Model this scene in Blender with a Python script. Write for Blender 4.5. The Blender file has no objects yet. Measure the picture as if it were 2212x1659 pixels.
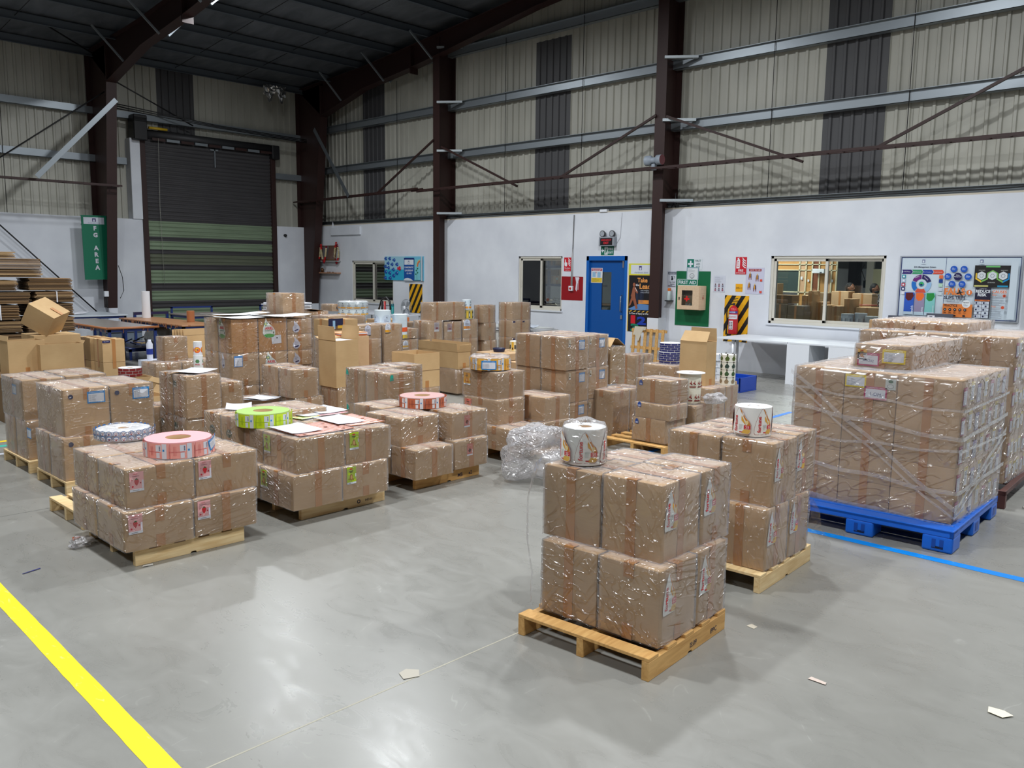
import bpy, bmesh, math, random
from mathutils import Vector, Matrix, noise
PI = math.pi
SC = bpy.context.scene
COL = SC.collection
random.seed(7)

# ------------------------------------------------------------------ camera
cam_d = bpy.data.cameras.new('camera')
cam = bpy.data.objects.new('camera', cam_d); COL.objects.link(cam)
cam_d.sensor_fit = 'HORIZONTAL'; cam_d.sensor_width = 36.0
cam_d.lens = 1807.9 / 2212 * 36.0
cam_d.clip_end = 200
_yaw, _pit, _rol = .8031281, .1352776, -.0117834
_f = Vector((math.sin(_yaw)*math.cos(_pit), math.cos(_yaw)*math.cos(_pit), -math.sin(_pit)))
_r0 = Vector((math.cos(_yaw), -math.sin(_yaw), 0)); _d0 = _f.cross(_r0)
_r = math.cos(_rol)*_r0 + math.sin(_rol)*_d0
_u = -(-math.sin(_rol)*_r0 + math.cos(_rol)*_d0)
cam.matrix_world = Matrix(((_r.x, _u.x, -_f.x, 0), (_r.y, _u.y, -_f.y, 0), (_r.z, _u.z, -_f.z, 1.9), (0, 0, 0, 1)))
SC.camera = cam

# ------------------------------------------------------------------ view, world, lamps
vs = SC.view_settings
vs.view_transform = 'Standard'; vs.look = 'None'; vs.gamma = 1.0; vs.exposure = -0.9; vs.use_curve_mapping = False
cy = SC.cycles
cy.max_bounces = 7; cy.diffuse_bounces = 3; cy.glossy_bounces = 3; cy.transmission_bounces = 3
cy.transparent_max_bounces = 14; cy.caustics_reflective = False; cy.caustics_refractive = False
cy.sample_clamp_indirect = 4.0; cy.use_denoising = True
w = bpy.data.worlds.new('world'); SC.world = w; w.use_nodes = True
w.node_tree.nodes['Background'].inputs[0].default_value = (.62, .72, .85, 1)
w.node_tree.nodes['Background'].inputs[1].default_value = .15
LAMPS = [(8.6, 5.6, 7.7, 620), (8.9, 11.4, 7.7, 520), (9.6, 16.6, 7.7, 420),
         (2.2, 5.6, 7.8, 520), (2.2, 11.4, 7.8, 420), (2.2, 17.4, 7.7, 330),
         (8.6, -.8, 7.8, 620), (2.2, -.8, 7.8, 520), (-4., 5.6, 7.8, 420), (14., -.8, 7.7, 520),
         (-4., -1.5, 7.8, 420)]

# ------------------------------------------------------------------ materials
def lin(c):
    c = c/255.0
    return c/12.92 if c <= .04045 else ((c+.055)/1.055)**2.4
def L3(r, g, b): return (lin(r), lin(g), lin(b), 1)
_mats = {}
def mat(rgb, rough=.6, metal=0.0, spec=.5, name=None, emit=0, coat=0):
    key = (rgb, rough, metal, spec, emit, coat)
    if key in _mats: return _mats[key]
    m = bpy.data.materials.new(name or 'paint_%d_%d_%d' % rgb); m.use_nodes = True
    b = m.node_tree.nodes['Principled BSDF']
    b.inputs['Base Color'].default_value = L3(*rgb); b.inputs['Roughness'].default_value = rough
    b.inputs['Metallic'].default_value = metal; b.inputs['Specular IOR Level'].default_value = spec
    b.inputs['Coat Weight'].default_value = coat
    if emit:
        b.inputs['Emission Color'].default_value = L3(*rgb); b.inputs['Emission Strength'].default_value = emit
    _mats[key] = m
    return m
def nodemat(name):
    m = bpy.data.materials.new(name); m.use_nodes = True
    nt = m.node_tree
    return m, nt, nt.nodes['Principled BSDF'], nt.nodes['Material Output']
def N(nt, t, **kw):
    n = nt.nodes.new(t)
    for k, v in kw.items():
        if k in n.inputs: n.inputs[k].default_value = v
        else: setattr(n, k, v)
    return n
def ramp(nt, fac, stops):
    n = nt.nodes.new('ShaderNodeValToRGB'); e = n.color_ramp.elements
    e[0].position, e[0].color = stops[0]; e[1].position, e[1].color = stops[-1]
    for p, c in stops[1:-1]:
        x = e.new(p); x.color = c
    nt.links.new(fac, n.inputs[0]); return n.outputs[0]
def coords(nt, scale=(1, 1, 1), rand=False, rot=(0, 0, 0)):
    tc = N(nt, 'ShaderNodeTexCoord'); mp = N(nt, 'ShaderNodeMapping')
    mp.inputs['Scale'].default_value = scale; mp.inputs['Rotation'].default_value = rot
    nt.links.new(tc.outputs['Object'], mp.inputs['Vector'])
    if rand:
        oi = N(nt, 'ShaderNodeObjectInfo'); ml = N(nt, 'ShaderNodeMath', operation='MULTIPLY'); ml.inputs[1].default_value = 37.0
        nt.links.new(oi.outputs['Random'], ml.inputs[0]); nt.links.new(ml.outputs[0], mp.inputs['Location'])
    return mp.outputs[0]

def kraft(name, c1, c2, rough=.75, fleck=.5):
    m, nt, b, o = nodemat(name)
    v = coords(nt, (1, 1, 1), True)
    n1 = N(nt, 'ShaderNodeTexNoise', Scale=3.5, Detail=3.0); nt.links.new(v, n1.inputs['Vector'])
    v2 = coords(nt, (6, 6, 160), True)
    n2 = N(nt, 'ShaderNodeTexNoise', Scale=2.0, Detail=2.0); nt.links.new(v2, n2.inputs['Vector'])
    mx = N(nt, 'ShaderNodeMath', operation='MULTIPLY_ADD'); mx.inputs[1].default_value = .35
    nt.links.new(n2.outputs['Fac'], mx.inputs[0]); nt.links.new(n1.outputs['Fac'], mx.inputs[2])
    c = ramp(nt, mx.outputs[0], [(.35, L3(*c1)), (.95, L3(*c2))])
    oi = N(nt, 'ShaderNodeObjectInfo'); hs = N(nt, 'ShaderNodeHueSaturation')
    mr = N(nt, 'ShaderNodeMapRange'); mr.inputs[3].default_value = .88; mr.inputs[4].default_value = 1.1
    nt.links.new(oi.outputs['Random'], mr.inputs[0]); nt.links.new(mr.outputs[0], hs.inputs['Value'])
    nt.links.new(c, hs.inputs['Color']); nt.links.new(hs.outputs[0], b.inputs['Base Color'])
    b.inputs['Roughness'].default_value = rough; b.inputs['Specular IOR Level'].default_value = .25
    bp = N(nt, 'ShaderNodeBump', Strength=.12, Distance=.002); nt.links.new(n2.outputs['Fac'], bp.inputs['Height'])
    nt.links.new(bp.outputs[0], b.inputs['Normal'])
    return m
M_KRAFT = kraft('kraft_board', (188, 154, 116), (210, 176, 138))
M_KRAFT_N = kraft('kraft_board_plain', (190, 156, 112), (210, 178, 132))
M_KRAFT_W = kraft('kraft_board_warm', (186, 136, 84), (204, 154, 100))
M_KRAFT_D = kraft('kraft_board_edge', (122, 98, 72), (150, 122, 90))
M_KRAFT_IN = kraft('kraft_inner', (150, 118, 82), (170, 138, 98))

def film_mat(name, fmax=.30, haze=.05, str_=1.0, scale=1.0, rough=.17):
    m = bpy.data.materials.new(name); m.use_nodes = True; nt = m.node_tree; nt.nodes.clear()
    out = N(nt, 'ShaderNodeOutputMaterial')
    def ridge(sc, rot, nscale, dist, p, spin=0):
        tc = N(nt, 'ShaderNodeTexCoord'); oi = N(nt, 'ShaderNodeObjectInfo'); vr = N(nt, 'ShaderNodeVectorRotate', rotation_type='EULER_XYZ')
        cb = N(nt, 'ShaderNodeCombineXYZ')
        for q in range(3):
            ml = N(nt, 'ShaderNodeMath', operation='MULTIPLY_ADD'); ml.inputs[1].default_value = spin*(11.0+7.3*q); ml.inputs[2].default_value = rot[q]
            nt.links.new(oi.outputs['Random'], ml.inputs[0]); nt.links.new(ml.outputs[0], cb.inputs[q])
        mp = N(nt, 'ShaderNodeMapping'); mp.inputs['Scale'].default_value = sc
        m2 = N(nt, 'ShaderNodeMath', operation='MULTIPLY'); m2.inputs[1].default_value = 37.0; nt.links.new(oi.outputs['Random'], m2.inputs[0])
        nt.links.new(tc.outputs['Object'], vr.inputs['Vector']); nt.links.new(cb.outputs[0], vr.inputs['Rotation']); nt.links.new(vr.outputs[0], mp.inputs['Vector']); nt.links.new(m2.outputs[0], mp.inputs['Location'])
        n = N(nt, 'ShaderNodeTexNoise', Scale=nscale, Detail=.6, Roughness=.4, Distortion=dist); nt.links.new(mp.outputs[0], n.inputs['Vector'])
        a = N(nt, 'ShaderNodeMath', operation='SUBTRACT'); a.inputs[1].default_value = .5; nt.links.new(n.outputs['Fac'], a.inputs[0])
        b = N(nt, 'ShaderNodeMath', operation='ABSOLUTE'); nt.links.new(a.outputs[0], b.inputs[0])
        c = N(nt, 'ShaderNodeMapRange', interpolation_type='SMOOTHSTEP'); c.inputs[1].default_value = 0; c.inputs[2].default_value = p; c.inputs[3].default_value = 1; c.inputs[4].default_value = 0
        nt.links.new(b.outputs[0], c.inputs[0]); return c.outputs[0], n.outputs['Fac']
    def gated(r, g, lo, hi, amp, plus=None):
        q = N(nt, 'ShaderNodeMapRange', interpolation_type='SMOOTHSTEP'); q.inputs[1].default_value = lo; q.inputs[2].default_value = hi; q.inputs[3].default_value = 0; q.inputs[4].default_value = amp
        nt.links.new(g, q.inputs[0]); m_ = N(nt, 'ShaderNodeMath', operation='MULTIPLY'); nt.links.new(q.outputs[0], m_.inputs[0]); nt.links.new(r, m_.inputs[1])
        if plus is None: return m_.outputs[0]
        s_ = N(nt, 'ShaderNodeMath', operation='ADD'); nt.links.new(m_.outputs[0], s_.inputs[0]); nt.links.new(plus, s_.inputs[1]); return s_.outputs[0]
    k = scale
    r1, n1 = ridge((6*k, 6*k, 6*k), (.5, .35, .6), 1.0, .8, .03)
    r2, n2 = ridge((22*k, 22*k, 1.1*k), (.6, .5, .2), 1.0, .15, .07, 1)
    r3, n3 = ridge((1.1*k, 19*k, 19*k), (.4, -.5, .9), 1.0, .15, .07, 1)
    _, g1 = ridge((5, 5, 5), (0, .3, .1), 1.0, .3, .1)
    _, g2 = ridge((7, 7, 7), (.9, .3, .1), 1.0, .3, .1)
    h = gated(r1, g2, .42, .62, .4); h = gated(r2, g1, .42, .58, 1.0, h); h = gated(r3, g2, .42, .58, .9, h)
    lf = N(nt, 'ShaderNodeMath', operation='MULTIPLY_ADD'); lf.inputs[1].default_value = .7; nt.links.new(n1, lf.inputs[0]); nt.links.new(h, lf.inputs[2])
    bp = N(nt, 'ShaderNodeBump', Strength=str_, Distance=.015/k); nt.links.new(lf.outputs[0], bp.inputs['Height'])
    tr = N(nt, 'ShaderNodeBsdfTransparent'); tr.inputs[0].default_value = (.97, .965, .96, 1)
    gl = N(nt, 'ShaderNodeBsdfGlossy'); gl.inputs['Roughness'].default_value = rough; nt.links.new(bp.outputs[0], gl.inputs['Normal'])
    df = N(nt, 'ShaderNodeBsdfDiffuse'); df.inputs[0].default_value = (.86, .84, .86, 1); nt.links.new(bp.outputs[0], df.inputs['Normal'])
    fr = N(nt, 'ShaderNodeFresnel', IOR=1.5)
    mr = N(nt, 'ShaderNodeMapRange'); mr.inputs[1].default_value = .03; mr.inputs[2].default_value = .5
    mr.inputs[3].default_value = .08; mr.inputs[4].default_value = fmax
    nt.links.new(fr.outputs[0], mr.inputs[0])
    lw = N(nt, 'ShaderNodeLayerWeight', Blend=.5); hz = N(nt, 'ShaderNodeMapRange'); hz.inputs[1].default_value = .28; hz.inputs[2].default_value = .9; hz.inputs[3].default_value = haze; hz.inputs[4].default_value = min(.75, haze+.26); nt.links.new(lw.outputs['Facing'], hz.inputs[0])
    m1 = N(nt, 'ShaderNodeMixShader'); nt.links.new(hz.outputs[0], m1.inputs[0])
    nt.links.new(tr.outputs[0], m1.inputs[1]); nt.links.new(df.outputs[0], m1.inputs[2])
    m2 = N(nt, 'ShaderNodeMixShader'); nt.links.new(mr.outputs[0], m2.inputs[0])
    nt.links.new(m1.outputs[0], m2.inputs[1]); nt.links.new(gl.outputs[0], m2.inputs[2])
    nt.links.new(m2.outputs[0], out.inputs['Surface'])
    return m
M_FILM = film_mat('shrink_film')
M_WRAP = film_mat('stretch_wrap', .30, .12, 1.0, .7, .17)
M_CRUMP = film_mat('crumpled_film', .45, .30, 1.0, 1.3, .17)
M_TAPE = mat((190, 134, 82), .3, name='packing_tape')
def wood(name, c1, c2):
    m, nt, b, o = nodemat(name)
    v = coords(nt, (3, 26, 26), True)
    n = N(nt, 'ShaderNodeTexNoise', Scale=1.5, Detail=4.0, Distortion=.6); nt.links.new(v, n.inputs['Vector'])
    nt.links.new(ramp(nt, n.outputs['Fac'], [(.3, L3(*c1)), (.7, L3(*c2))]), b.inputs['Base Color'])
    b.inputs['Roughness'].default_value = .7
    return m
M_WOOD = wood('pine', (222, 186, 130), (244, 218, 168))
M_WOOD2 = wood('pine_warm', (196, 146, 82), (226, 180, 112))
M_MAROON = mat((50, 28, 25), .5, name='maroon_steel')
M_GALV = mat((150, 158, 164), .38, .6, name='galvanised_steel')
M_BLUE = mat((24, 48, 110), .4, name='blue_steel')
M_WHITE = mat((236, 240, 246), .45, name='white_laminate')
M_BLACK = mat((24, 24, 26), .5, name='black_plastic')
M_PAPER = mat((238, 240, 248), .7, name='paper')

def wall_mat():
    m, nt, b, o = nodemat('white_wall_paint')
    n = N(nt, 'ShaderNodeTexNoise', Scale=1.3, Detail=5.0); nt.links.new(coords(nt), n.inputs['Vector'])
    nt.links.new(ramp(nt, n.outputs['Fac'], [(.3, L3(216, 220, 228)), (.7, L3(232, 236, 242))]), b.inputs['Base Color'])
    b.inputs['Roughness'].default_value = .8; b.inputs['Specular IOR Level'].default_value = .2
    return m
M_WALL = wall_mat()
def clad_mat():
    m, nt, b, o = nodemat('cladding_sheet')
    n = N(nt, 'ShaderNodeTexNoise', Scale=1.0, Detail=5.0); nt.links.new(coords(nt, (1.5, 1.5, .5)), n.inputs['Vector'])
    nt.links.new(ramp(nt, n.outputs['Fac'], [(.3, L3(164, 163, 152)), (.7, L3(186, 185, 174))]), b.inputs['Base Color'])
    b.inputs['Roughness'].default_value = .42
    return m
M_CLAD = clad_mat()
M_SKYL = mat((74, 74, 76), .5, name='unlit_translucent_sheet')
def floor_mat():
    m, nt, b, o = nodemat('polished_concrete')
    v = coords(nt)
    n1 = N(nt, 'ShaderNodeTexNoise', Scale=.7, Detail=6.0, Distortion=.7); nt.links.new(v, n1.inputs['Vector'])
    v2 = coords(nt, (4, 2.0, 1), False, (0, 0, .35))
    n2 = N(nt, 'ShaderNodeTexNoise', Scale=1.4, Detail=5.0, Roughness=.65, Distortion=1.2); nt.links.new(v2, n2.inputs['Vector'])
    mx = N(nt, 'ShaderNodeMath', operation='MULTIPLY_ADD'); mx.inputs[1].default_value = .45
    nt.links.new(n2.outputs['Fac'], mx.inputs[0]); nt.links.new(n1.outputs['Fac'], mx.inputs[2])
    c = ramp(nt, mx.outputs[0], [(.42, L3(134, 133, 127)), (.72, L3(144, 143, 137)), (.98, L3(152, 151, 145))])
    # thin pale scratches
    sc = N(nt, 'ShaderNodeTexNoise', Scale=.9, Detail=1.5, Distortion=2.2); nt.links.new(v, sc.inputs['Vector'])
    s1 = N(nt, 'ShaderNodeMath', operation='SUBTRACT'); s1.inputs[1].default_value = .5; nt.links.new(sc.outputs['Fac'], s1.inputs[0])
    s2 = N(nt, 'ShaderNodeMath', operation='ABSOLUTE'); nt.links.new(s1.outputs[0], s2.inputs[0])
    s3 = ramp(nt, s2.outputs[0], [(.0, (1, 1, 1, 1)), (.0016, (0, 0, 0, 1))])
    gate = ramp(nt, n2.outputs['Fac'], [(.52, (0, 0, 0, 1)), (.62, (.22, .22, .22, 1))])
    mu = N(nt, 'ShaderNodeMath', operation='MULTIPLY'); nt.links.new(s3, mu.inputs[0]); nt.links.new(gate, mu.inputs[1])
    mc = N(nt, 'ShaderNodeMix', data_type='RGBA'); nt.links.new(mu.outputs[0], mc.inputs[0]); nt.links.new(c, mc.inputs[6])
    mc.inputs[7].default_value = L3(205, 205, 198); nt.links.new(mc.outputs[2], b.inputs['Base Color'])
    rr = ramp(nt, n2.outputs['Fac'], [(.3, (.24, .24, .24, 1)), (.7, (.36, .36, .36, 1))]); nt.links.new(rr, b.inputs['Roughness'])
    b.inputs['Specular IOR Level'].default_value = .6
    bp = N(nt, 'ShaderNodeBump', Strength=.05, Distance=.01); nt.links.new(n1.outputs['Fac'], bp.inputs['Height']); nt.links.new(bp.outputs[0], b.inputs['Normal'])
    return m
M_FLOOR = floor_mat()

# ------------------------------------------------------------------ object helpers
def tag(o, label=None, cat=None, group=None, kind=None):
    if label: o['label'] = label
    if cat: o['category'] = cat
    if group: o['group'] = group
    if kind: o['kind'] = kind
    return o
def empty(name, loc=(0, 0, 0), rz=0):
    o = bpy.data.objects.new(name, None); COL.objects.link(o); o.location = loc; o.rotation_euler = (0, 0, rz)
    o.empty_display_size = .1
    return o
class MB:
    """collects geometry, each face with a material"""
    def __init__(s): s.v = []; s.f = []; s.m = []; s.mats = []; s.sm = []
    def mi(s, m):
        if m not in s.mats: s.mats.append(m)
        return s.mats.index(m)
    def add(s, vs, fs, m, smooth=False, T=None):
        b = len(s.v); k = s.mi(m)
        for p in vs: s.v.append(tuple(T @ Vector(p)) if T else tuple(p))
        for f in fs: s.f.append([b+i for i in f]); s.m.append(k); s.sm.append(smooth)
        return s
    def box(s, x0, y0, z0, x1, y1, z1, m, T=None):
        vs = [(x0, y0, z0), (x1, y0, z0), (x1, y1, z0), (x0, y1, z0), (x0, y0, z1), (x1, y0, z1), (x1, y1, z1), (x0, y1, z1)]
        return s.add(vs, [(0, 3, 2, 1), (4, 5, 6, 7), (0, 1, 5, 4), (1, 2, 6, 5), (2, 3, 7, 6), (3, 0, 4, 7)], m, False, T)
    def bar(s, p, q, w, h, m, up=(0, 0, 1)):
        p, q = Vector(p), Vector(q); d = (q-p).normalized(); u = Vector(up)
        if abs(d.dot(u)) > .98: u = Vector((1, 0, 0))
        a = d.cross(u).normalized()*(w/2); b = a.cross(d).normalized()*(h/2)
        vs = [p-a-b, p+a-b, p+a+b, p-a+b, q-a-b, q+a-b, q+a+b, q-a+b]
        return s.add(vs, [(0, 3, 2, 1), (4, 5, 6, 7), (0, 1, 5, 4), (1, 2, 6, 5), (2, 3, 7, 6), (3, 0, 4, 7)], m)
    def tube(s, pts, r, m, n=8, caps=True, rad=None):
        pts = [Vector(p) for p in pts]; vs = []; fs = []
        for i, p in enumerate(pts):
            d = (pts[min(i+1, len(pts)-1)]-pts[max(i-1, 0)]).normalized()
            u = Vector((0, 0, 1)) if abs(d.z) < .9 else Vector((1, 0, 0))
            a = d.cross(u).normalized(); b = a.cross(d); rr = rad[i] if rad else r
            for k in range(n):
                t = 2*PI*k/n; vs.append(p+a*math.cos(t)*rr+b*math.sin(t)*rr)
        for i in range(len(pts)-1):
            for k in range(n):
                fs.append((i*n+k, i*n+(k+1) % n, (i+1)*n+(k+1) % n, (i+1)*n+k))
        s.add(vs, fs, m, True)
        if caps:
            b = len(s.v)-len(vs); k = s.mi(m)
            s.f.append([b+i for i in range(n)][::-1]); s.m.append(k); s.sm.append(False)
            s.f.append([b+(len(pts)-1)*n+i for i in range(n)]); s.m.append(k); s.sm.append(False)
        return s
    def lathe(s, prof, m, n=32, c=(0, 0, 0), T=None):
        vs = []; fs = []
        for (r, z) in prof:
            for k in range(n):
                t = 2*PI*k/n; vs.append((c[0]+r*math.cos(t), c[1]+r*math.sin(t), c[2]+z))
        for i in range(len(prof)-1):
            for k in range(n):
                fs.append((i*n+k, i*n+(k+1) % n, (i+1)*n+(k+1) % n, (i+1)*n+k))
        return s.add(vs, fs, m, True, T)
    def prism(s, pts, z0, z1, m, T=None):
        n = len(pts); vs = [(x, y, z0) for x, y in pts]+[(x, y, z1) for x, y in pts]
        fs = [tuple(range(n))[::-1], tuple(range(n, 2*n))]+[(i, (i+1) % n, n+(i+1) % n, n+i) for i in range(n)]
        return s.add(vs, fs, m, False, T)
    def build(s, name, parent=None, bevel=0, loc=None, rz=0, seg=1):
        me = bpy.data.meshes.new(name); me.from_pydata(s.v, [], s.f)
        for m in s.mats: me.materials.append(m)
        me.polygons.foreach_set('material_index', s.m); me.polygons.foreach_set('use_smooth', s.sm)
        me.update()
        o = bpy.data.objects.new(name, me); COL.objects.link(o)
        if parent: o.parent = parent
        if loc is not None: o.location = loc
        if rz: o.rotation_euler = (0, 0, rz)
        if bevel:
            b = o.modifiers.new('bevel', 'BEVEL'); b.width = bevel; b.segments = seg; b.limit_method = 'ANGLE'
        return o
def recalc(o):
    bm = bmesh.new(); bm.from_mesh(o.data); bmesh.ops.recalc_face_normals(bm, faces=bm.faces); bm.to_mesh(o.data); bm.free(); return o

# ---- flat printed artwork: coloured shapes and lettering in a (u, v) plane
_txt = {}
def text_poly(s, bold=0.0):
    if (s, bold) in _txt: return _txt[(s, bold)]
    c = bpy.data.curves.new('t', 'FONT'); c.body = s; c.size = 1.0; c.resolution_u = 2; c.offset = bold
    c.align_x = 'LEFT'; o = bpy.data.objects.new('t', c)
    me = bpy.data.meshes.new_from_object(o)
    vs = [(v.co.x, v.co.y) for v in me.vertices]; fs = [tuple(p.vertices) for p in me.polygons]
    bpy.data.objects.remove(o); bpy.data.curves.remove(c); bpy.data.meshes.remove(me)
    if not vs: vs = [(0, 0)]
    x0 = min(v[0] for v in vs); x1 = max(v[0] for v in vs); y0 = min(v[1] for v in vs); y1 = max(v[1] for v in vs)
    _txt[(s, bold)] = (vs, fs, x0, y0, x1-x0, y1-y0)
    return _txt[(s, bold)]
class Art:
    def __init__(s): s.it = []; s.l = 0
    def poly(s, pts, rgb, rough=.5, emit=0):
        s.l += 1; s.it.append((list(pts), [tuple(range(len(pts)))], mat(rgb, rough, emit=emit), s.l)); return s
    def rect(s, x, y, w, h, rgb, rough=.5, rot=0, emit=0):
        p = [(0, 0), (w, 0), (w, h), (0, h)]; c, q = math.cos(rot), math.sin(rot)
        return s.poly([(x+a*c-b*q, y+a*q+b*c) for a, b in p], rgb, rough, emit)
    def disc(s, x, y, r, rgb, ry=None, n=20, emit=0):
        return s.poly([(x+r*math.cos(2*PI*i/n), y+(ry or r)*math.sin(2*PI*i/n)) for i in range(n)], rgb, emit=emit)
    def ring(s, x, y, r0, r1, a0, a1, rgb, n=14):
        vs = []; fs = []
        for i in range(n+1):
            t = a0+(a1-a0)*i/n; vs += [(x+r0*math.cos(t), y+r0*math.sin(t)), (x+r1*math.cos(t), y+r1*math.sin(t))]
        for i in range(n): fs.append((2*i, 2*i+1, 2*i+3, 2*i+2))
        s.l += 1; s.it.append((vs, fs, mat(rgb, .5), s.l)); return s
    def line(s, x0, y0, x1, y1, w, rgb):
        d = Vector((x1-x0, y1-y0)); 
        if d.length < 1e-6: return s
        n = Vector((-d.y, d.x)).normalized()*w/2
        return s.poly([(x0-n.x, y0-n.y), (x1-n.x, y1-n.y), (x1+n.x, y1+n.y), (x0+n.x, y0+n.y)], rgb)
    def text(s, t, x, y, w, h, rgb, bold=0.0, rot=0, emit=0, align='c'):
        """letters fitted into the box w x h with its lower left corner at x, y"""
        vs, fs, tx, ty, tw, th = text_poly(t, bold)
        if tw < 1e-6 or th < 1e-6: return s
        k = min(w/tw, h/th) if align != 's' else None
        kx, ky = (w/tw, h/th) if align == 's' else (k, k)
        ox = (w-tw*kx)/2 if align == 'c' else 0; oy = (h-th*ky)/2
        c, q = math.cos(rot), math.sin(rot); out = []
        for (a, b) in vs:
            a = (a-tx)*kx+ox; b = (b-ty)*ky+oy; out.append((x+a*c-b*q, y+a*q+b*c))
        s.l += 1; s.it.append((out, fs, mat(rgb, .5, emit=emit), s.l)); return s
    def sub(s, other, x, y, k=1, rot=0, ky=None):
        c, q = math.cos(rot), math.sin(rot); ky = ky or k; b0 = s.l
        for pts, fs, m, l in other.it:
            s.it.append(([(x+a*k*c-b*ky*q, y+a*k*q+b*ky*c) for a, b in pts], fs, m, b0+l))
        s.l = b0+other.l; return s
    def build(s, name, O, U, V, parent=None, base=.0012, lay=.00018, cyl=None, thick=0):
        O, U, V = Vector(O), Vector(U).normalized(), Vector(V).normalized(); Nn = U.cross(V)
        mb = MB()
        if thick:
            xs = [p[0] for it in s.it[:1] for p in it[0]]; ys = [p[1] for it in s.it[:1] for p in it[0]]
            a, b, c, d = min(xs), max(xs), min(ys), max(ys)
            q = [O+U*x+V*y+Nn*z for z in (0, base-.0002) for x, y in ((a, c), (b, c), (b, d), (a, d))]
            mb.add(q, [(0, 3, 2, 1), (4, 5, 6, 7), (0, 1, 5, 4), (1, 2, 6, 5), (2, 3, 7, 6), (3, 0, 4, 7)], s.it[0][2])
        for pts, fs, m, l in s.it:
            h = base+lay*l
            if cyl is None:
                mb.add([O+U*a+V*b+Nn*h for a, b in pts], fs, m)
            else:
                R, st = cyl
                bm = bmesh.new(); vv = [bm.verts.new((a, b, 0)) for a, b in pts]
                for f in fs:
                    try: bm.faces.new([vv[i] for i in f])
                    except ValueError: pass
                lo = min(p[0] for p in pts); hi = max(p[0] for p in pts); k = math.floor(lo/st)+1
                while k*st < hi:
                    bmesh.ops.bisect_plane(bm, geom=bm.verts[:]+bm.edges[:]+bm.faces[:], plane_co=(k*st, 0, 0), plane_no=(1, 0, 0), dist=1e-6)
                    k += 1
                bm.verts.index_update()
                out = []
                for v_ in bm.verts:
                    t = v_.co.x/R; out.append(((R+h)*math.cos(t), (R+h)*math.sin(t), v_.co.y))
                mb.add([O+Vector(p) for p in out], [[v_.index for v_ in f.verts] for f in bm.faces], m)
                bm.free()
        return mb.build(name, parent)
# ------------------------------------------------------------------ the hall
def struct(o, label=None): return tag(o, label, None, None, 'structure')
XW, YW = 14.8, 23.15          # inner faces of the two low brick walls
XC, YC = 15.1, 23.42          # planes of the cladding above
ROOF = lambda y: 7.32 + .1*(23.4-y)
mb = MB(); mb.box(-14, -8, -.2, 28, 27, 0, M_FLOOR); struct(mb.build('floor'), 'polished grey concrete floor')
# floor joints, saw cut
mb = MB(); M_JOINT = mat((176, 172, 156), .8)
mb.box(.4, 2.885, .0, 14.5, 2.894, .0006, M_JOINT)
struct(mb.build('floor_joint'), 'pale filled saw-cut joint across the concrete floor')
mb = MB(); mb.box(-3, 7.05, 0, 14.5, 7.056, .0006, mat((96, 96, 92), .8)); struct(mb.build('floor_joint'), 'dark saw-cut joint behind the left pallets')

def wall_holes(name, axis, pos, thick, a0, a1, z1, holes, m, z0=0.0):
    """wall in plane axis=pos with rectangular holes (a0,a1,z0,z1)"""
    cuts = sorted({a0, a1, *[h[0] for h in holes], *[h[1] for h in holes]}); mb = MB()
    for i in range(len(cuts)-1):
        u0, u1 = cuts[i], cuts[i+1]; hs = [h for h in holes if h[0] <= u0+1e-6 and h[1] >= u1-1e-6]
        segs = []; z = z0
        for h in sorted(hs, key=lambda h: h[2]):
            if h[2] > z+1e-6: segs.append((z, h[2]))
            z = h[3]
        if z < z1: segs.append((z, z1))
        for s0, s1 in segs:
            if axis == 'x': mb.box(pos, u0, s0, pos+thick, u1, s1, m)
            else: mb.box(u0, pos, s0, u1, pos+thick, s1, m)
    return mb.build(name)
WIN = {2: (5.45, 7.56, .96, 2.22), 1: (12.72, 14.11, .97, 2.23), 0: (19.0, 20.98, .90, 2.12)}
DOOR = (10.87, 12.0, 0, 2.23)
struct(wall_holes('wall_right', 'x', XW, .30, -6, YW+.3, 3.17, [WIN[2], WIN[1], WIN[0], DOOR], M_WALL), 'white painted low wall along the right')
struct(wall_holes('wall_left', 'y', YW, .30, -14, 9.62, 3.14, [], M_WALL), 'white painted low wall at the left of the shutter')
struct(wall_holes('wall_back', 'y', YW, .30, 13.52, XW, 3.14, [], M_WALL), 'white painted wall stub at the right of the shutter')
mb = MB(); mb.box(9.30, YW-.04, 3.14, 9.62, YW+.26, 5.25, M_WALL); struct(mb.build('trim_1', bevel=.01), 'white plastered pier left of the roller shutter')
mb = MB(); mb.box(XW+.0, -6, 3.17, XW+.30, YW, 3.20, mat((200, 192, 176), .9)); struct(mb.build('trim_2'), 'dusty mortar ledge on top of the low wall')

def cladding(name, axis, pos, a0, a1, zb, ztop, m, off=0.0, pitch=.2, d=.03):
    prof = [(0, 0), (.62, 0), (.70, 1), (.90, 1), (.98, 0)]; pts = []; a = a0
    k = 0
    while a < a1-1e-6:
        for t, h in prof:
            u = a0+k*pitch+t*pitch
            if u <= a1: pts.append((u, h*d))
        k += 1; a = a0+k*pitch
    pts.append((a1, 0)); mb = MB(); vs = []
    for u, h in pts:
        for z in (zb, ztop(u)):
            vs.append((pos-off-h, u, z) if axis == 'x' else (u, pos-off-h, z))
    fs = [(2*i, 2*i+1, 2*i+3, 2*i+2) if axis == 'x' else (2*i, 2*i+2, 2*i+3, 2*i+1) for i in range(len(pts)-1)]
    mb.add(vs, fs, m); o = mb.build(name); s = o.modifiers.new('solid', 'SOLIDIFY'); s.thickness = .003; s.offset = 1
    return o
def clad_right(a0, a1, m, name, lab): struct(cladding(name, 'x', XC, a0, a1, 3.12, lambda y: ROOF(y)-.05, m), lab)
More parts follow.
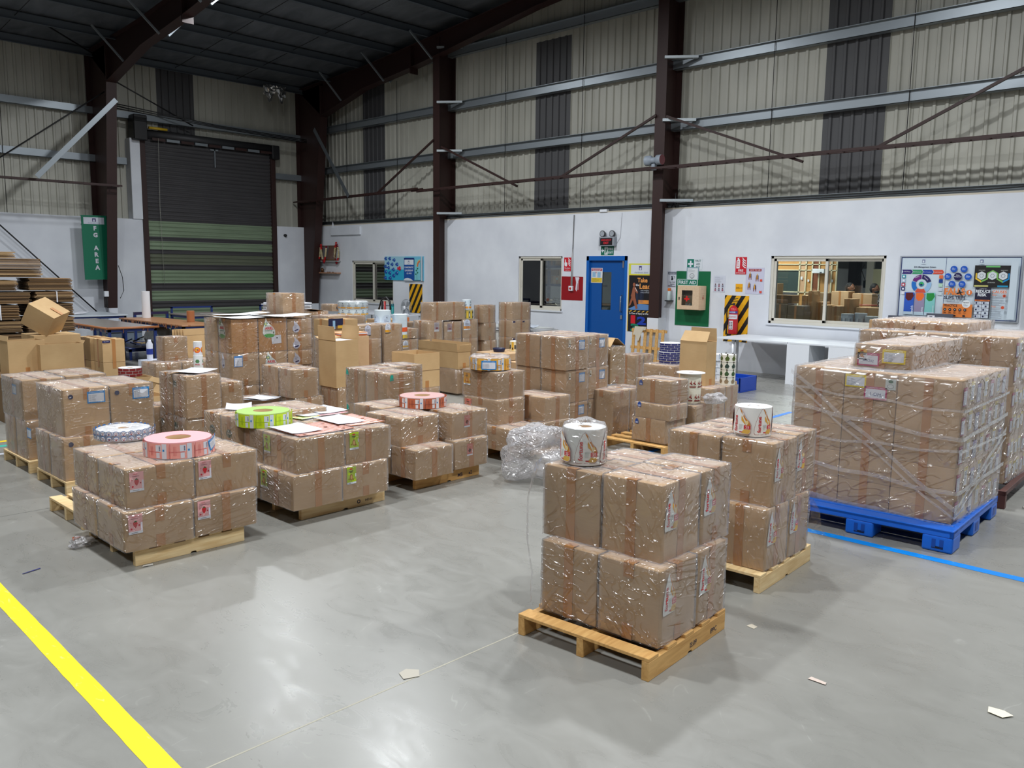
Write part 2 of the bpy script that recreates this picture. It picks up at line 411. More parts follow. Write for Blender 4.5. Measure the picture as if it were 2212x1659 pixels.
SK = [(5.75, 6.85), (12.82, 13.9), (19.72, 20.75)]
a = -6
for i, (s0, s1) in enumerate(SK):
    clad_right(a, s0, M_CLAD, 'cladding_panel', 'cream ribbed cladding on the gable wall, bay %s' % ['nearest the camera', 'left of the first grey strip', 'left of the second grey strip'][i]); a = s1
    lab = ['grey translucent strip above the wide window', 'grey translucent strip in the middle bay', 'grey translucent strip near the far corner'][i]
    struct(cladding('translucent_panel', 'x', XC, s0, s1, 3.12, (lambda y: 7.18) if i == 1 else (lambda y: ROOF(y)-.05), M_SKYL), lab)
    if i == 1: struct(cladding('cladding_panel', 'x', XC, s0, s1, 7.18, lambda y: ROOF(y)-.05, M_CLAD), 'cream ribbed cladding above the middle grey strip')
clad_right(a, YC, M_CLAD, 'cladding_panel', 'cream ribbed cladding in the far corner bay')
fz = lambda u: 7.3
struct(cladding('cladding_panel', 'y', YC, -14, 9.3, 3.1, fz, M_CLAD), 'cream ribbed cladding on the far wall left of the shutter')
struct(cladding('cladding_panel', 'y', YC, 9.3, 10.2, 5.2, fz, M_CLAD), 'cream ribbed cladding above the shutter, left piece')
struct(cladding('cladding_panel', 'y', YC, 11.25, 13.55, 5.2, fz, M_CLAD), 'cream ribbed cladding above the shutter, right piece')
struct(cladding('cladding_panel', 'y', YC, 13.55, XC, 3.1, fz, M_CLAD), 'cream ribbed cladding between shutter and corner')
struct(cladding('translucent_panel', 'y', YC, 10.2, 11.25, 5.2, fz, M_SKYL), 'grey translucent panel above the roller shutter')
# roller shutter
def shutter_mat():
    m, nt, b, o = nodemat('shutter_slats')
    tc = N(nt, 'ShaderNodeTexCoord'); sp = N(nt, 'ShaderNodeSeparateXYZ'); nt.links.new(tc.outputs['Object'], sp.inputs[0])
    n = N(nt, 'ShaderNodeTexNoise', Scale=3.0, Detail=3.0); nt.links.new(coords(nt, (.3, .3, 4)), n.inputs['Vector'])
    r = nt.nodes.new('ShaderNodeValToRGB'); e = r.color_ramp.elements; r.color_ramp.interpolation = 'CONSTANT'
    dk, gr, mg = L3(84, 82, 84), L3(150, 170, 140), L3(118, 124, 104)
    st = [(0, gr), (.49, gr), (.72, dk), (.92, gr), (1.20, dk), (1.42, gr), (1.76, dk), (1.93, mg), (2.22, dk), (2.33, gr), (2.56, dk), (2.68, gr), (3.11, dk)]  # green light falling on the slats, put into their colour as bands by height
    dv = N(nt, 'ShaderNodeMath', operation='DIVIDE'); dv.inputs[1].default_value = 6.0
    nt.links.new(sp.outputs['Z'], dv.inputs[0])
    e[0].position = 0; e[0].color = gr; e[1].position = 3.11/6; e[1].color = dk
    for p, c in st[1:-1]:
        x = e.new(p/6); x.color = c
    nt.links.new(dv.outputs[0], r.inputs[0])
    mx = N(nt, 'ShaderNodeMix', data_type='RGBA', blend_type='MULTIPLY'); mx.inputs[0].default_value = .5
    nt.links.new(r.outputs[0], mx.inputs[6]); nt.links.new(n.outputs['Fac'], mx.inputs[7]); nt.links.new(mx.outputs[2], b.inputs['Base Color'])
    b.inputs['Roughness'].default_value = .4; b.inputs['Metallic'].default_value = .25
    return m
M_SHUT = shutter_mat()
root = struct(empty('door_2', (11.57, 23.2, 0)), 'wide ribbed roller shutter, closed, with pale green light painted in bands on its lower half')
mb = MB(); vs = []; fs = []; zs_ = []; z = 0.0
while z < 5.26:
    for k in range(6): zs_.append((z+.105*k/6, .030*math.sin(PI*k/6)))
    z += .105
for z, d in zs_: vs += [(-1.9, -d, z), (1.9, -d, z)]
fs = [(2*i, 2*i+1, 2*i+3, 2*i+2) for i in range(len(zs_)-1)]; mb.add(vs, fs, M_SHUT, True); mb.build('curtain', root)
for sx in (-1, 1):
    mb = MB(); mb.box(sx*1.94-.07, -.10, 0, sx*1.94+.07, .06, 5.35, M_MAROON); mb.build('guide_rail', root, .004)
mb = MB(); mb.tube([(-1.95, .0, 5.40), (1.95, .0, 5.40)], .13, mat((54, 54, 56), .5, .3), 20); mb.build('drum', root)
mb = MB()
for i in range(9): mb.box(-1.7+i*.4, -.16, 5.24, -1.7+i*.4+.36, -.13, 5.31, [M_MAROON, M_GALV][i % 2])
mb.build('lintel_bar', root)
mb = MB(); mb.box(-2.22, -.28, 5.2, -1.86, .1, 5.85, M_BLACK); mb.build('motor_bracket', root, .02)
mb = MB(); mb.box(1.86, -.22, 5.1, 2.1, .1, 5.5, M_BLACK); mb.build('end_bracket', root, .02)
mb = MB(); mb.tube([(-1.8, -.2, 5.55), (-1.3, -.2, 5.55)], .035, mat((196, 160, 30), .5)); mb.build('motor_tube', root)
mb = MB(); mb.tube([(-1.55, -.2, 5.3), (-1.56, -.14, 3.5), (-1.52, -.13, 1.4)], .006, mat((160, 160, 150)), 5); mb.build('pull_chain', root)
mb = MB(); mb.box(.1, -.06, 4.7, .13, -.03, 5.2, M_GALV); mb.box(-.02, -.06, 5.16, .22, -.03, 5.2, M_GALV); mb.build('centre_latch', root)

# roof sheet and purlins
def roof_mat():
    m, nt, b, o = nodemat('roof_insulation_foil')
    n = N(nt, 'ShaderNodeTexNoise', Scale=1.2, Detail=5.0, Distortion=1.0); nt.links.new(coords(nt, (2, .8, 1)), n.inputs['Vector'])
    nt.links.new(ramp(nt, n.outputs['Fac'], [(.3, L3(88, 92, 98)), (.7, L3(118, 122, 128))]), b.inputs['Base Color'])
    b.inputs['Roughness'].default_value = .45; b.inputs['Metallic'].default_value = .3
    bp = N(nt, 'ShaderNodeBump', Strength=.5, Distance=.05); nt.links.new(n.outputs['Fac'], bp.inputs['Height']); nt.links.new(bp.outputs[0], b.inputs['Normal'])
    return m
M_ROOF = roof_mat()
mb = MB(); mb.add([(-14, 23.6, ROOF(23.6)), (15.3, 23.6, ROOF(23.6)), (15.3, -8, ROOF(-8)), (-14, -8, ROOF(-8))], [(0, 1, 2, 3)], M_ROOF)
o = struct(mb.build('ceiling'), 'dark foil-backed metal roof'); s = o.modifiers.new('solid', 'SOLIDIFY'); s.thickness = .04
M_PURL = mat((96, 104, 112), .5, .3)
PW = ['first', 'second', 'third', 'fourth', 'fifth', 'sixth', 'seventh', 'eighth', 'ninth', 'tenth']
for i in range(9):
    y = 23.1-i*1.5; z = ROOF(y)
    mb = MB(); mb.box(-14, y-.03, z-.22, 15.0, y-.022, z-.02, M_PURL); mb.box(-14, y-.09, z-.22, 15.0, y-.02, z-.212, M_PURL); mb.box(-14, y-.03, z-.03, 15, y+.05, z-.022, M_PURL)
    struct(mb.build('roof_purlin'), '%s roof purlin counted from the far eave' % PW[i])
for i, x in enumerate((1.8, 4.3, 6.3, 10.6, 12.4)):
    mb = MB(); mb.tube([(x, 23.1, ROOF(23.1)-.12), (x, 10, ROOF(10)-.12)], .008, M_BLACK, 5); struct(mb.build('sag_rod'), 'thin dark sag rod under the roof, %s from the left' % PW[i])

def hbeam(mb, x0, x1, y0, y1, z0, z1, along, m, t=.014):
    """H section post; flanges face along axis"""
    if along == 'x':
        mb.box(x0, y0, z0, x0+t, y1, z1, m); mb.box(x1-t, y0, z0, x1, y1, z1, m); ym = (y0+y1)/2; mb.box(x0+t, ym-t/2, z0, x1-t, ym+t/2, z1, m)
    else:
        mb.box(x0, y0, z0, x1, y0+t, z1, m); mb.box(x0, y1-t, z0, x1, y1, z1, m); xm = (x0+x1)/2; mb.box(xm-t/2, y0+t, z0, xm+t/2, y1-t, z1, m)
# gable posts
for i, (yc, lab) in enumerate([(16.82, 'maroon steel post between fish poster bay and window bay'), (9.97, 'maroon steel post between the blue door and the first aid board'), (3.05, 'maroon steel post at the right edge')]):
    mb = MB(); hbeam(mb, 14.52, 15.07, yc-.125, yc+.125, .0 if i == 2 else (.9 if i == 1 else .6), ROOF(yc)-.3, 'x', M_MAROON)
    mb.box(14.50, yc-.135, .0, 15.0, yc+.135, [.6, .95, .6][i], M_WALL)
    struct(mb.build('steel_post'), lab)
# portal frame column and rafter at x = 8.45, tapered
def portal(xc, w, lab, knee=6.35):
    mb = MB(); t = .016; yb = 23.3
    y_b, y_t = 22.62, 21.95
    def quad3(a, b, c, d, th, axis='x'):
        pass
    # inner flange (slanted), outer flange, web
    mb.bar((xc, y_b, .8), (xc, y_t, knee), w, t, M_MAROON, up=(0, 1, 0))
    mb.box(xc-w/2, yb-t, 0.8, xc+w/2, yb, 7.25, M_MAROON)
    mb.add([(xc-t/2, y_b, .8), (xc-t/2, yb, .8), (xc-t/2, yb, 7.2), (xc-t/2, y_t, 7.3), (xc-t/2, y_t, knee),
            (xc+t/2, y_b, .8), (xc+t/2, yb, .8), (xc+t/2, yb, 7.2), (xc+t/2, y_t, 7.3), (xc+t/2, y_t, knee)],
           [(0, 1, 2, 3, 4), (9, 8, 7, 6, 5)], M_MAROON)
    mb.box(xc-w/2, y_b-.02, 0, xc+w/2, yb, .8, M_WALL)
    struct(mb.build('frame_column'), lab+' column')
    mb = MB()
    lo = [(22.0, knee), (19.9, 6.86), (17.6, 7.12), (13.4, 7.75), (5, 8.6), (-6, 9.7)]; hi = [(23.3, 7.25), (19.9, ROOF(19.9)-.24), (17.6, ROOF(17.6)-.24), (13.4, ROOF(13.4)-.24), (5, ROOF(5)-.24), (-6, ROOF(-6)-.24)]
    n = len(lo); vs = [(xc-t/2, y, z) for y, z in lo]+[(xc-t/2, y, z) for y, z in hi]+[(xc+t/2, y, z) for y, z in lo]+[(xc+t/2, y, z) for y, z in hi]
    fs = [(i, i+1, n+i+1, n+i) for i in range(n-1)]+[(2*n+i, 3*n+i, 3*n+i+1, 2*n+i+1) for i in range(n-1)]
    mb.add(vs, fs, M_MAROON)
    for P in (lo, hi):
        for i in range(n-1):
            mb.bar((xc, P[i][0], P[i][1]), (xc, P[i+1][0], P[i+1][1]), w, t, M_MAROON)
    for y in (21.95, 17.75):
        mb.box(xc-w/2, y-.02, 6.4 if y > 20 else 6.95, xc+w/2, y+.02, ROOF(y)-.24, M_MAROON)
    for y in (20.9, 18.9, 16.9):
        for sx in (-1, 1):
            mb.bar((xc+sx*.1, y, 6.65+(21-y)*.13), (xc+sx*.75, y+.1, ROOF(y)-.2), .04, .04, M_GALV)
    struct(mb.build('roof_rafter'), lab+' rafter')
portal(8.46, .25, 'dark maroon portal frame at left'); portal(14.55, .25, 'dark maroon gable frame in the far corner'); portal(1.8, .25, 'dark maroon portal frame outside the left edge')
# wall girts (Z sections) on both walls
for z, nm in ((3.22, 'lowest'), (4.84, 'second'), (6.04, 'third'), (7.37, 'fourth'), (8.7, 'fifth')):
    ymax = min(YC, 23.4-(z+.2-7.32)/.1) if z > 7.0 else YC
    mb = MB(); mb.box(XC-.19, -6, z-.09, XC-.182, ymax, z+.09, M_GALV); mb.box(XC-.19, -6, z-.09, XC-.04, ymax, z-.082, M_GALV); mb.box(XC-.26, -6, z+.082, XC-.18, ymax, z+.09, M_GALV)
    struct(mb.build('wall_girt'), nm+' galvanised girt along the gable wall')
    if z < 6.5:
        for (xa, xb, q) in ((-14, 9.25, 'left of the shutter'), (13.55, 14.9, 'right of the shutter')) if z < 5.2 else ((-14, 14.9, 'above the shutter'),):
            mb = MB(); mb.box(xa, YC-.19, z-.29, xb, YC-.182, z-.11, M_GALV); mb.box(xa, YC-.19, z-.29, xb, YC-.04, z-.282, M_GALV)
            struct(mb.build('wall_girt'), nm+' galvanised girt on the far wall, '+q)
for yc in (16.82, 9.97):
    for z, nm in ((3.27, 'lowest'), (4.84, 'second'), (6.04, 'third'), (7.37, 'top')):
        mb = MB(); mb.bar((14.46, yc-.10, z+.06), (14.86, yc-.62, z+.06), .09, .05, mat((176, 184, 188), .4, .4))
        struct(mb.build('girt_bracket'), '%s pale bracket on the %s' % (nm, 'post beside the blue door' if yc < 12 else 'post left of the sliding window'))
k = 0
for y, z0, z1 in ((13.9+.8, 3.3, 7.4), (12.3, 3.3, 8), (18.9, 3.3, 7.0), (21.3, 3.3, 6.6), (7.75, 3.3, 8.6), (5.3, 3.3, 8.8)):
    mb = MB(); mb.tube([(XC-.21, y, z0), (XC-.21, y, z1)], .007, M_BLACK, 5); struct(mb.build('sag_rod'), 'thin dark vertical rod between girts, %s from the right edge' % PW[[3, 2, 4, 5, 1, 0][k]]); k += 1
for x in (6.33, 2.9):
    mb = MB(); mb.tube([(x, YC-.21, 3.1), (x, YC-.21, 7.1)], .007, M_BLACK, 5); struct(mb.build('sag_rod'), 'thin dark vertical rod on the far wall' + (', off to the left' if x < 5 else ' left of the hanging sign'))
# cable ladder in front of the posts
def ladder(p, q, n, lab):
    p, q = Vector(p), Vector(q); mb = MB(); d = (q-p).normalized(); s = Vector((0, 0, 1)).cross(d).normalized()
    mb.bar(p-s*.09, q-s*.09, .03, .045, M_MAROON); mb.bar(p+s*.09, q+s*.09, .03, .045, M_MAROON)
    for i in range(n):
        c = p.lerp(q, (i+.5)/n); mb.bar(c-s*.09, c+s*.09, .025, .02, M_MAROON)
    return struct(mb.build('cable_ladder'), lab)
ladder((14.38, 23.3, 3.90), (14.38, 17.3, 3.98), 22, 'maroon cable ladder in the far corner bay')
ladder((14.42, 17.6, 3.93), (14.42, 9.9, 3.97), 28, 'maroon cable ladder over the blue door bay')
ladder((14.36, 10.2, 3.95), (14.36, -1, 3.99), 40, 'maroon cable ladder over the wide window bay')
ladder((-14, 22.1, 3.86), (8.62, 22.1, 3.88), 60, 'maroon cable ladder along the far left wall')
for i, (y0, z0, y1, z1) in enumerate([(19.3, 3.98, 16.9, 5.19), (16.6, 5.0, 13.9, 3.85), (12.6, 3.95, 10.05, 5.02), (9.8, 4.97, 6.9, 3.86), (5.6, 4.0, 3.1, 5.15)]):
    mb = MB(); mb.bar((14.5, y0, z0), (14.5, y1, z1), .045, .045, M_MAROON)
    struct(mb.build('brace_bar'), 'slanting dark brace, %s from the far corner' % PW[i])
for (p, q, lab) in [((6.0, 22.6, 4.3), (8.38, 22.2, 5.25+.9), 'dark brace rod rising to the left frame column'), ((8.6, 22.3, 6.5), (11.0, 23.0, 5.75), 'dark brace rod falling from the left frame to above the shutter'),
                    ((5.9, 22.9, 3.0), (8.3, 23.0, .6), 'dark cable slanting down the white wall'), ((4.0, 20.5, 8.2), (8.3, 22.6, 7.1), 'thin dark rod under the roof at the left')]:
    mb = MB(); mb.tube([p, q], .018, M_BLACK, 6); struct(mb.build('brace_rod'), lab)
for (p, q, lab) in [((8.40, 21.55, 5.88), (6.55, 21.6, 3.90), 'galvanised channel strut slanting from the left frame column'), ((14.2, 21.95, 5.95), (14.2, 20.25, 3.92), 'galvanised channel strut slanting in the far corner')]:
    mb = MB(); mb.bar(p, q, .12, .01, M_GALV if p[0] < 10 else mat((98, 104, 108), .5, .3), up=(0, 1, 0) if p[0] < 10 else (1, 0, 0)); 
    d = (Vector(q)-Vector(p)).normalized()
    struct(mb.build('channel_strut', bevel=.002), lab)
for k in range(3):
    mb = MB(); mb.tube([(8.6, 22.5-.04*k, 5.85+.05*k), (11.5, 22.6, 5.72+.03*k), (14.3, 22.5, 5.62+.04*k)], .014, M_BLACK, 5)
    struct(mb.build('cable'), 'black cable strung above the shutter, %s' % ['lowest', 'middle', 'top'][k])
# torn foil hanging at the eave
mb = MB(); M_FOIL = mat((190, 190, 188), .25, .9); random.seed(3)
g = []
for i in range(13):
    for j in range(7):
        g.append((12.9+i*.06, 22.5+random.uniform(-.05, .05), 7.12-j*.05-(.18 if i in (3, 4, 9, 10) else 0)*j/6+random.uniform(-.02, .02)))
mb.add(g, [(i*7+j, (i+1)*7+j, (i+1)*7+j+1, i*7+j+1) for i in range(12) for j in range(6) if not (i in (6, 7) and j > 3)], M_FOIL)
tag(mb.build('torn_foil'), 'crumpled silver insulation foil hanging from the roof near the far corner', 'foil')

# lamps overhead (above the frame), each with its own light
for i, (x, y, z, e) in enumerate(LAMPS):
    r = tag(empty('high_bay_lamp', (x, y, z)), 'round high bay lamp hanging under the roof, %s' % ['over the front pallets', 'over the middle of the stacks', 'before the roller shutter', 'over the left aisle, near', 'over the left aisle, middle', 'over the flat carton bundles', 'near right, behind the camera line', 'above the camera', 'outer left', 'nearest the gable wall', 'farthest behind the camera'][i], 'lamp', 'high bay lamps')
    mb = MB(); mb.lathe([(.10, .22), (.12, .20), (.26, .04), (.27, .0), (.25, .0), (.24, .04), (.08, .19)], mat((60, 62, 66), .5, .4), 24); mb.tube([(0, 0, .2), (0, 0, ROOF(y)-.03-z)], .01, M_BLACK, 6); mb.build('housing', r)
    d = bpy.data.lights.new('lamp_light', 'AREA'); d.shape = 'DISK'; d.size = .42; d.energy = e; d.spread = math.radians(171); d.color = (.93, .965, 1.0)
    l = bpy.data.objects.new('lamp_light', d); COL.objects.link(l); l.parent = r; l.location = (0, 0, -.01)

# ---------------------------------------------------------------- windows
def glass(name, fac, tint):
    m = bpy.data.materials.new(name); m.use_nodes = True; nt = m.node_tree; nt.nodes.clear(); out = N(nt, 'ShaderNodeOutputMaterial')
    tr = N(nt, 'ShaderNodeBsdfTransparent'); tr.inputs[0].default_value = tint
    gl = N(nt, 'ShaderNodeBsdfGlossy'); gl.inputs['Roughness'].default_value = .01
    fr = N(nt, 'ShaderNodeFresnel', IOR=1.5); ad = N(nt, 'ShaderNodeMath', operation='ADD'); ad.inputs[1].default_value = fac; nt.links.new(fr.outputs[0], ad.inputs[0])
    mx = N(nt, 'ShaderNodeMixShader'); nt.links.new(ad.outputs[0], mx.inputs[0]); nt.links.new(tr.outputs[0], mx.inputs[1]); nt.links.new(gl.outputs[0], mx.inputs[2]); nt.links.new(mx.outputs[0], out.inputs[0]); return m
M_GLASS = glass('window_glass', .03, (.9, .93, .92, 1)); M_GLASS2 = glass('tinted_glass', .30, (.5, .55, .52, 1))
M_ALU = mat((222, 218, 206), .4, .1)
def window(n, lab, gl):
    y0, y1, z0, z1 = WIN[n]; r = struct(empty('window_%d' % (n+1), (XW, (y0+y1)/2, z0)), lab)
    h = (y1-y0)/2; H = z1-z0; mb = MB(); t = .05
    for a in ((-h, 0, h, t), (-h, H-t, h, H), (-h, 0, -h+t, H), (h-t, 0, h, H)): mb.box(.02, a[0], a[1], .14, a[2], a[3], M_ALU)
    mb.build('window_frame', r, .003)
    for s, xo in ((1, .04), (-1, .085)):
        a0, a1 = (-.03, h-t) if s > 0 else (-h+t, .03); w_ = .05; mb = MB()
        for a in ((a0, t, a1, t+w_), (a0, H-t-w_, a1, H-t), (a0, t, a0+w_, H-t), (a1-w_, t, a1, H-t)): mb.box(xo, a[0], a[1], xo+.03, a[2], a[3], M_ALU)
        sa = mb.build('sash', r, .002)
        mb = MB(); mb.box(xo+.012, a0+w_, t+w_, xo+.017, a1-w_, H-t-w_, gl); mb.build('pane', sa)
        mb = MB(); yy = a1-w_/2 if s > 0 else a0+w_/2; mb.box(xo-.012, yy-.012, H/2-.09, xo, yy+.012, H/2+.06, M_ALU); mb.build('latch', sa)
    mb = MB(); mb.box(-.03, -h-.03, -.03, .03, h+.03, -.001, M_WALL); mb.build('window_sill', r)
window(2, 'wide two-pane sliding window showing boxes and people beyond', M_GLASS)
window(1, 'narrow two-pane sliding window showing blue racking beyond', M_GLASS)
window(0, 'dark sliding window mirroring the roller shutter', M_GLASS2)
# blue door
M_DOOR = mat((10, 82, 158), .4)
r = struct(empty('door_1', (XW, 11.435, 0)), 'blue steel door with a narrow glass panel and pull handle')
mb = MB()
for a in ((-.565, 0, -.49, 2.23), (.49, 0, .565, 2.23), (-.565, 2.13, .565, 2.23)): mb.box(-.01, a[0], a[1], .14, a[2], a[3], mat((14, 98, 184), .4))
mb.build('door_frame', r, .004)
mb = MB(); vy = (-.10, .16); vz = (1.05, 1.88)
mb.box(.05, -.49, .01, .09, vy[0], 2.13, M_DOOR); mb.box(.05, vy[1], .01, .09, .49, 2.13, M_DOOR); mb.box(.05, vy[0], .01, .09, vy[1], vz[0], M_DOOR); mb.box(.05, vy[0], vz[1], .09, vy[1], 2.13, M_DOOR)
mb.build('door_leaf', r)
mb = MB(); mb.box(.06, vy[0], vz[0], .07, vy[1], vz[1], glass('door_glass', .12, (.4, .45, .42, 1))); mb.build('door_pane', r)
mb = MB(); mb.tube([(.05, -.40, 1.02), (.0, -.40, 1.04), (.0, -.40, 1.36), (.05, -.40, 1.38)], .012, M_GALV, 8); mb.build('door_handle', r)
mb = MB(); mb.box(.03, -.43, .86, .05, -.38, .95, M_GALV); mb.build('door_lock', r, .003)
mb = MB(); mb.box(-.012, -.47, 1.98, .0, -.44, 2.12, mat((128, 120, 120), .5)); mb.build('door_closer_plate', r)
# ------------------------------------------------------------------ cartons
def carton_body(dx, dy, h, m, seed):
    rnd = random.Random(seed); mb = MB()
    # slightly bowed faces: 3 x 3 grid per side
    def P(x, y, z):
        bx = .004*math.sin(PI*y/dy)*math.sin(PI*z/h)*(1 if x > dx/2 else -1) if (x < 1e-5 or x > dx-1e-5) else 0
        by = .004*math.sin(PI*x/dx)*math.sin(PI*z/h)*(1 if y > dy/2 else -1) if (y < 1e-5 or y > dy-1e-5) else 0
        bz = k*math.sin(PI*x/dx)*math.sin(PI*y/dy) if z > h-1e-5 else 0
        return (x+bx, y+by, z+bz)
    k = rnd.uniform(-.004, .003); n = 4
    def grid(f):
        vs = [P(*f(i/n, j/n)) for i in range(n+1) for j in range(n+1)]
        mb.add(vs, [(i*(n+1)+j, (i+1)*(n+1)+j, (i+1)*(n+1)+j+1, i*(n+1)+j+1) for i in range(n) for j in range(n)], m)
    grid(lambda a, b: (a*dx, 0, b*h)); grid(lambda a, b: (dx, a*dy, b*h)); grid(lambda a, b: (dx-a*dx, dy, b*h)); grid(lambda a, b: (0, dy-a*dy, b*h))
    grid(lambda a, b: (a*dx, b*dy, h)); grid(lambda a, b: (a*dx, dy-b*dy, 0))
    return mb
def weld(o, d=.0005):
    bm = bmesh.new(); bm.from_mesh(o.data); bmesh.ops.remove_doubles(bm, verts=bm.verts, dist=d); bm.to_mesh(o.data); bm.free(); return o
def film_mesh(dx, dy, h, res, seed, m=None, amp=1.0, off=.005, open_bottom=True):
    mb = MB(); sd = Vector((seed*3.1, seed*1.7, seed*.9)); vs = []; fs = []; key = {}
    nx, ny, nz = max(3, int(dx/res)), max(3, int(dy/res)), max(3, int(h/res))
    def V(i, j, k):
        if (i, j, k) in key: return key[(i, j, k)]
        x, y, z = dx*i/nx, dy*j/ny, h*k/nz
        n = Vector(((-1 if i == 0 else (1 if i == nx else 0)), (-1 if j == 0 else (1 if j == ny else 0)), (1 if k == nz else 0)))
        if n.length: n.normalize()
        q = Vector((x, y, z))*9+sd
        d = off+amp*.008*max(0, noise.noise(q)+.15)+amp*.003*abs(noise.noise(q*2.3))
        p = Vector((x, y, z))+n*d
        key[(i, j, k)] = len(vs); vs.append(p); return key[(i, j, k)]
    for i in range(nx):
        for k in range(nz):
            fs.append((V(i, 0, k), V(i+1, 0, k), V(i+1, 0, k+1), V(i, 0, k+1))); fs.append((V(i+1, ny, k), V(i, ny, k), V(i, ny, k+1), V(i+1, ny, k+1)))
    for j in range(ny):
        for k in range(nz):
            fs.append((V(nx, j, k), V(nx, j+1, k), V(nx, j+1, k+1), V(nx, j, k+1))); fs.append((V(0, j+1, k), V(0, j, k), V(0, j, k+1), V(0, j+1, k+1)))
    for i in range(nx):
        for j in range(ny):
            fs.append((V(i, j, nz), V(i+1, j, nz), V(i+1, j+1, nz), V(i, j+1, nz)))
    mb.add(vs, fs, m or M_FILM, True); return mb
def tape_mesh(dx, dy, h, along, w=.05, drop=None, drop2=None, e=.0045):
    """tape over the seam, down both sides; along: axis the tape runs over the top"""
    mb = MB(); t = .0012
    if along == 'y':
        c = dx/2; mb.box(c-w/2, -e, h+e-t, c+w/2, dy+e, h+e, M_TAPE)
        for s in (0, 1):
            y = -e if s == 0 else dy+e-t
            mb.box(c-w/2, y, h-(drop or h), c+w/2, y+t, h+e-t, M_TAPE)
            if drop2: mb.box(c-w/2, y, 0, c+w/2, y+t, drop2, M_TAPE)
    else:
        c = dy/2; mb.box(-e, c-w/2, h+e-t, .05, c+w/2, h+e, M_TAPE); mb.box(dx-.05, c-w/2, h+e-t, dx+e, c+w/2, h+e, M_TAPE)
        for s in (0, 1):
            x = -e if s == 0 else dx+e-t
            mb.box(x, c-w/2, h-(drop or h), x+t, c+w/2, h+e-t, M_TAPE)
            if drop2: mb.box(x, c-w/2, 0, x+t, c+w/2, drop2, M_TAPE)
    return mb
# ---- stickers (size in metres, origin lower left)
def lines(a, x, y, w, n, dy, rgb=(120, 124, 136), t=.0018, seed=1):
    r = random.Random(seed)
    for i in range(n): a.rect(x, y-i*dy, w*r.uniform(.45, 1), t, rgb)
    return a
def ship(w, h, rgb, seed=0, hand=None, head='CHARISMATIC LABELS'):
    a = Art(); a.rect(0, 0, w, h, rgb); b = w*.07; hh = h*.19
    a.rect(b, b, w-2*b, h-b-hh, (232, 236, 246)); a.text(head, w*.12, h-hh*.82, w*.76, hh*.6, (236, 240, 250))
    r = random.Random(seed); n = 7
    if hand: a.text(hand, w*.25, h*.32, w*.5, h*.26, (52, 60, 130), .0, -.08)
    else:
        for i in range(n):
            y = h-hh-b-(h-hh-2*b)*(i+.6)/n; a.rect(b*1.4, y, w*.13, h*.016, (120, 126, 140)); a.rect(w*.26, y, w*r.uniform(.12, .3), h*.016, (120, 126, 140))
    return a
def drop(w, h, n=16, sharp=1.0):
    """fortune style: tall arch leaning right"""
    pts = [(.05, 0), (.88, 0), (1, .08), (1, .38), (.93, .50), (.74, .66), (.60, .86), (.50, .97), (.42, 1.0), (.34, .95), (.2, .74), (.08, .48), (0, .22), (0, .06)]
    return [(x*w, y*h) for x, y in pts]
def fortune(w, h):
    a = Art(); a.poly(drop(w, h), (244, 244, 240))
    gold = (214, 150, 62)
    P = lambda q: [(x*w, y*h) for x, y in q]
    a.poly(P([(.42, .98), (.50, .95), (.60, .84), (.74, .64), (.92, .50), (.99, .38), (.99, .30), (.84, .34), (.80, .46), (.66, .64), (.52, .84)]), (206, 132, 52))
    a.poly(P([(.56, .72), (.64, .60), (.74, .44), (.78, .34), (.66, .44), (.55, .52), (.54, .64)]), (226, 168, 62))
    a.poly(P([(.74, .50), (.84, .54), (.90, .46), (.86, .38), (.78, .40)]), (240, 214, 150))
    a.rect(.68*w, .20*h, .31*w, .15*h, (204, 58, 62)); a.text('25', .74*w, .225*h, .2*w, .1*h, (250, 226, 220), .01)
    a.poly(P([(.58, .03), (.88, .02), (.98, .09), (.98, .19), (.70, .19), (.60, .10)]), (222, 178, 84))
    a.rect(.46*w, .055*h, .16*w, .035*h, (196, 36, 48))
    a.text('fortune', .36*w, .08*h, h*.62, w*.24, (210, 34, 44), .02, PI/2)
    for i in range(7): a.rect((.42)*w, (.36-.03*i)*h, w*(.22-.01*i), h*.007, (130, 150, 140))
    return a
def berry(w, h):
    a = Art(); a.rect(0, 0, w, h, (240, 176, 178)); a.rect(0, 0, w, h*.13, (236, 238, 246)); a.rect(w*.2, h*.05, w*.45, h*.025, (90, 90, 110))
    a.rect(w*.86, h*.14, w*.12, h*.42, (226, 220, 232)); a.text('FRUIT', w*.28, h*.86, w*.3, h*.06, (206, 70, 80)); a.text('Strawberry', w*.2, h*.75, w*.5, h*.07, (120, 40, 70), .01)
    a.poly([(w*x, h*y) for x, y in [(.32, .56), (.38, .62), (.50, .64), (.62, .60), (.66, .52), (.60, .40), (.50, .29), (.42, .34), (.34, .46)]], (196, 28, 40))
    a.poly([(w*x, h*y) for x, y in [(.36, .61), (.44, .66), (.48, .70), (.54, .66), (.64, .62), (.52, .60), (.46, .59)]], (60, 96, 44))
    a.disc(w*.2, h*.27, w*.07, (182, 40, 60), n=10); a.disc(w*.76, h*.42, w*.06, (172, 40, 60), n=10); a.disc(w*.17, h*.6, w*.035, (196, 80, 92), n=8)
    return a
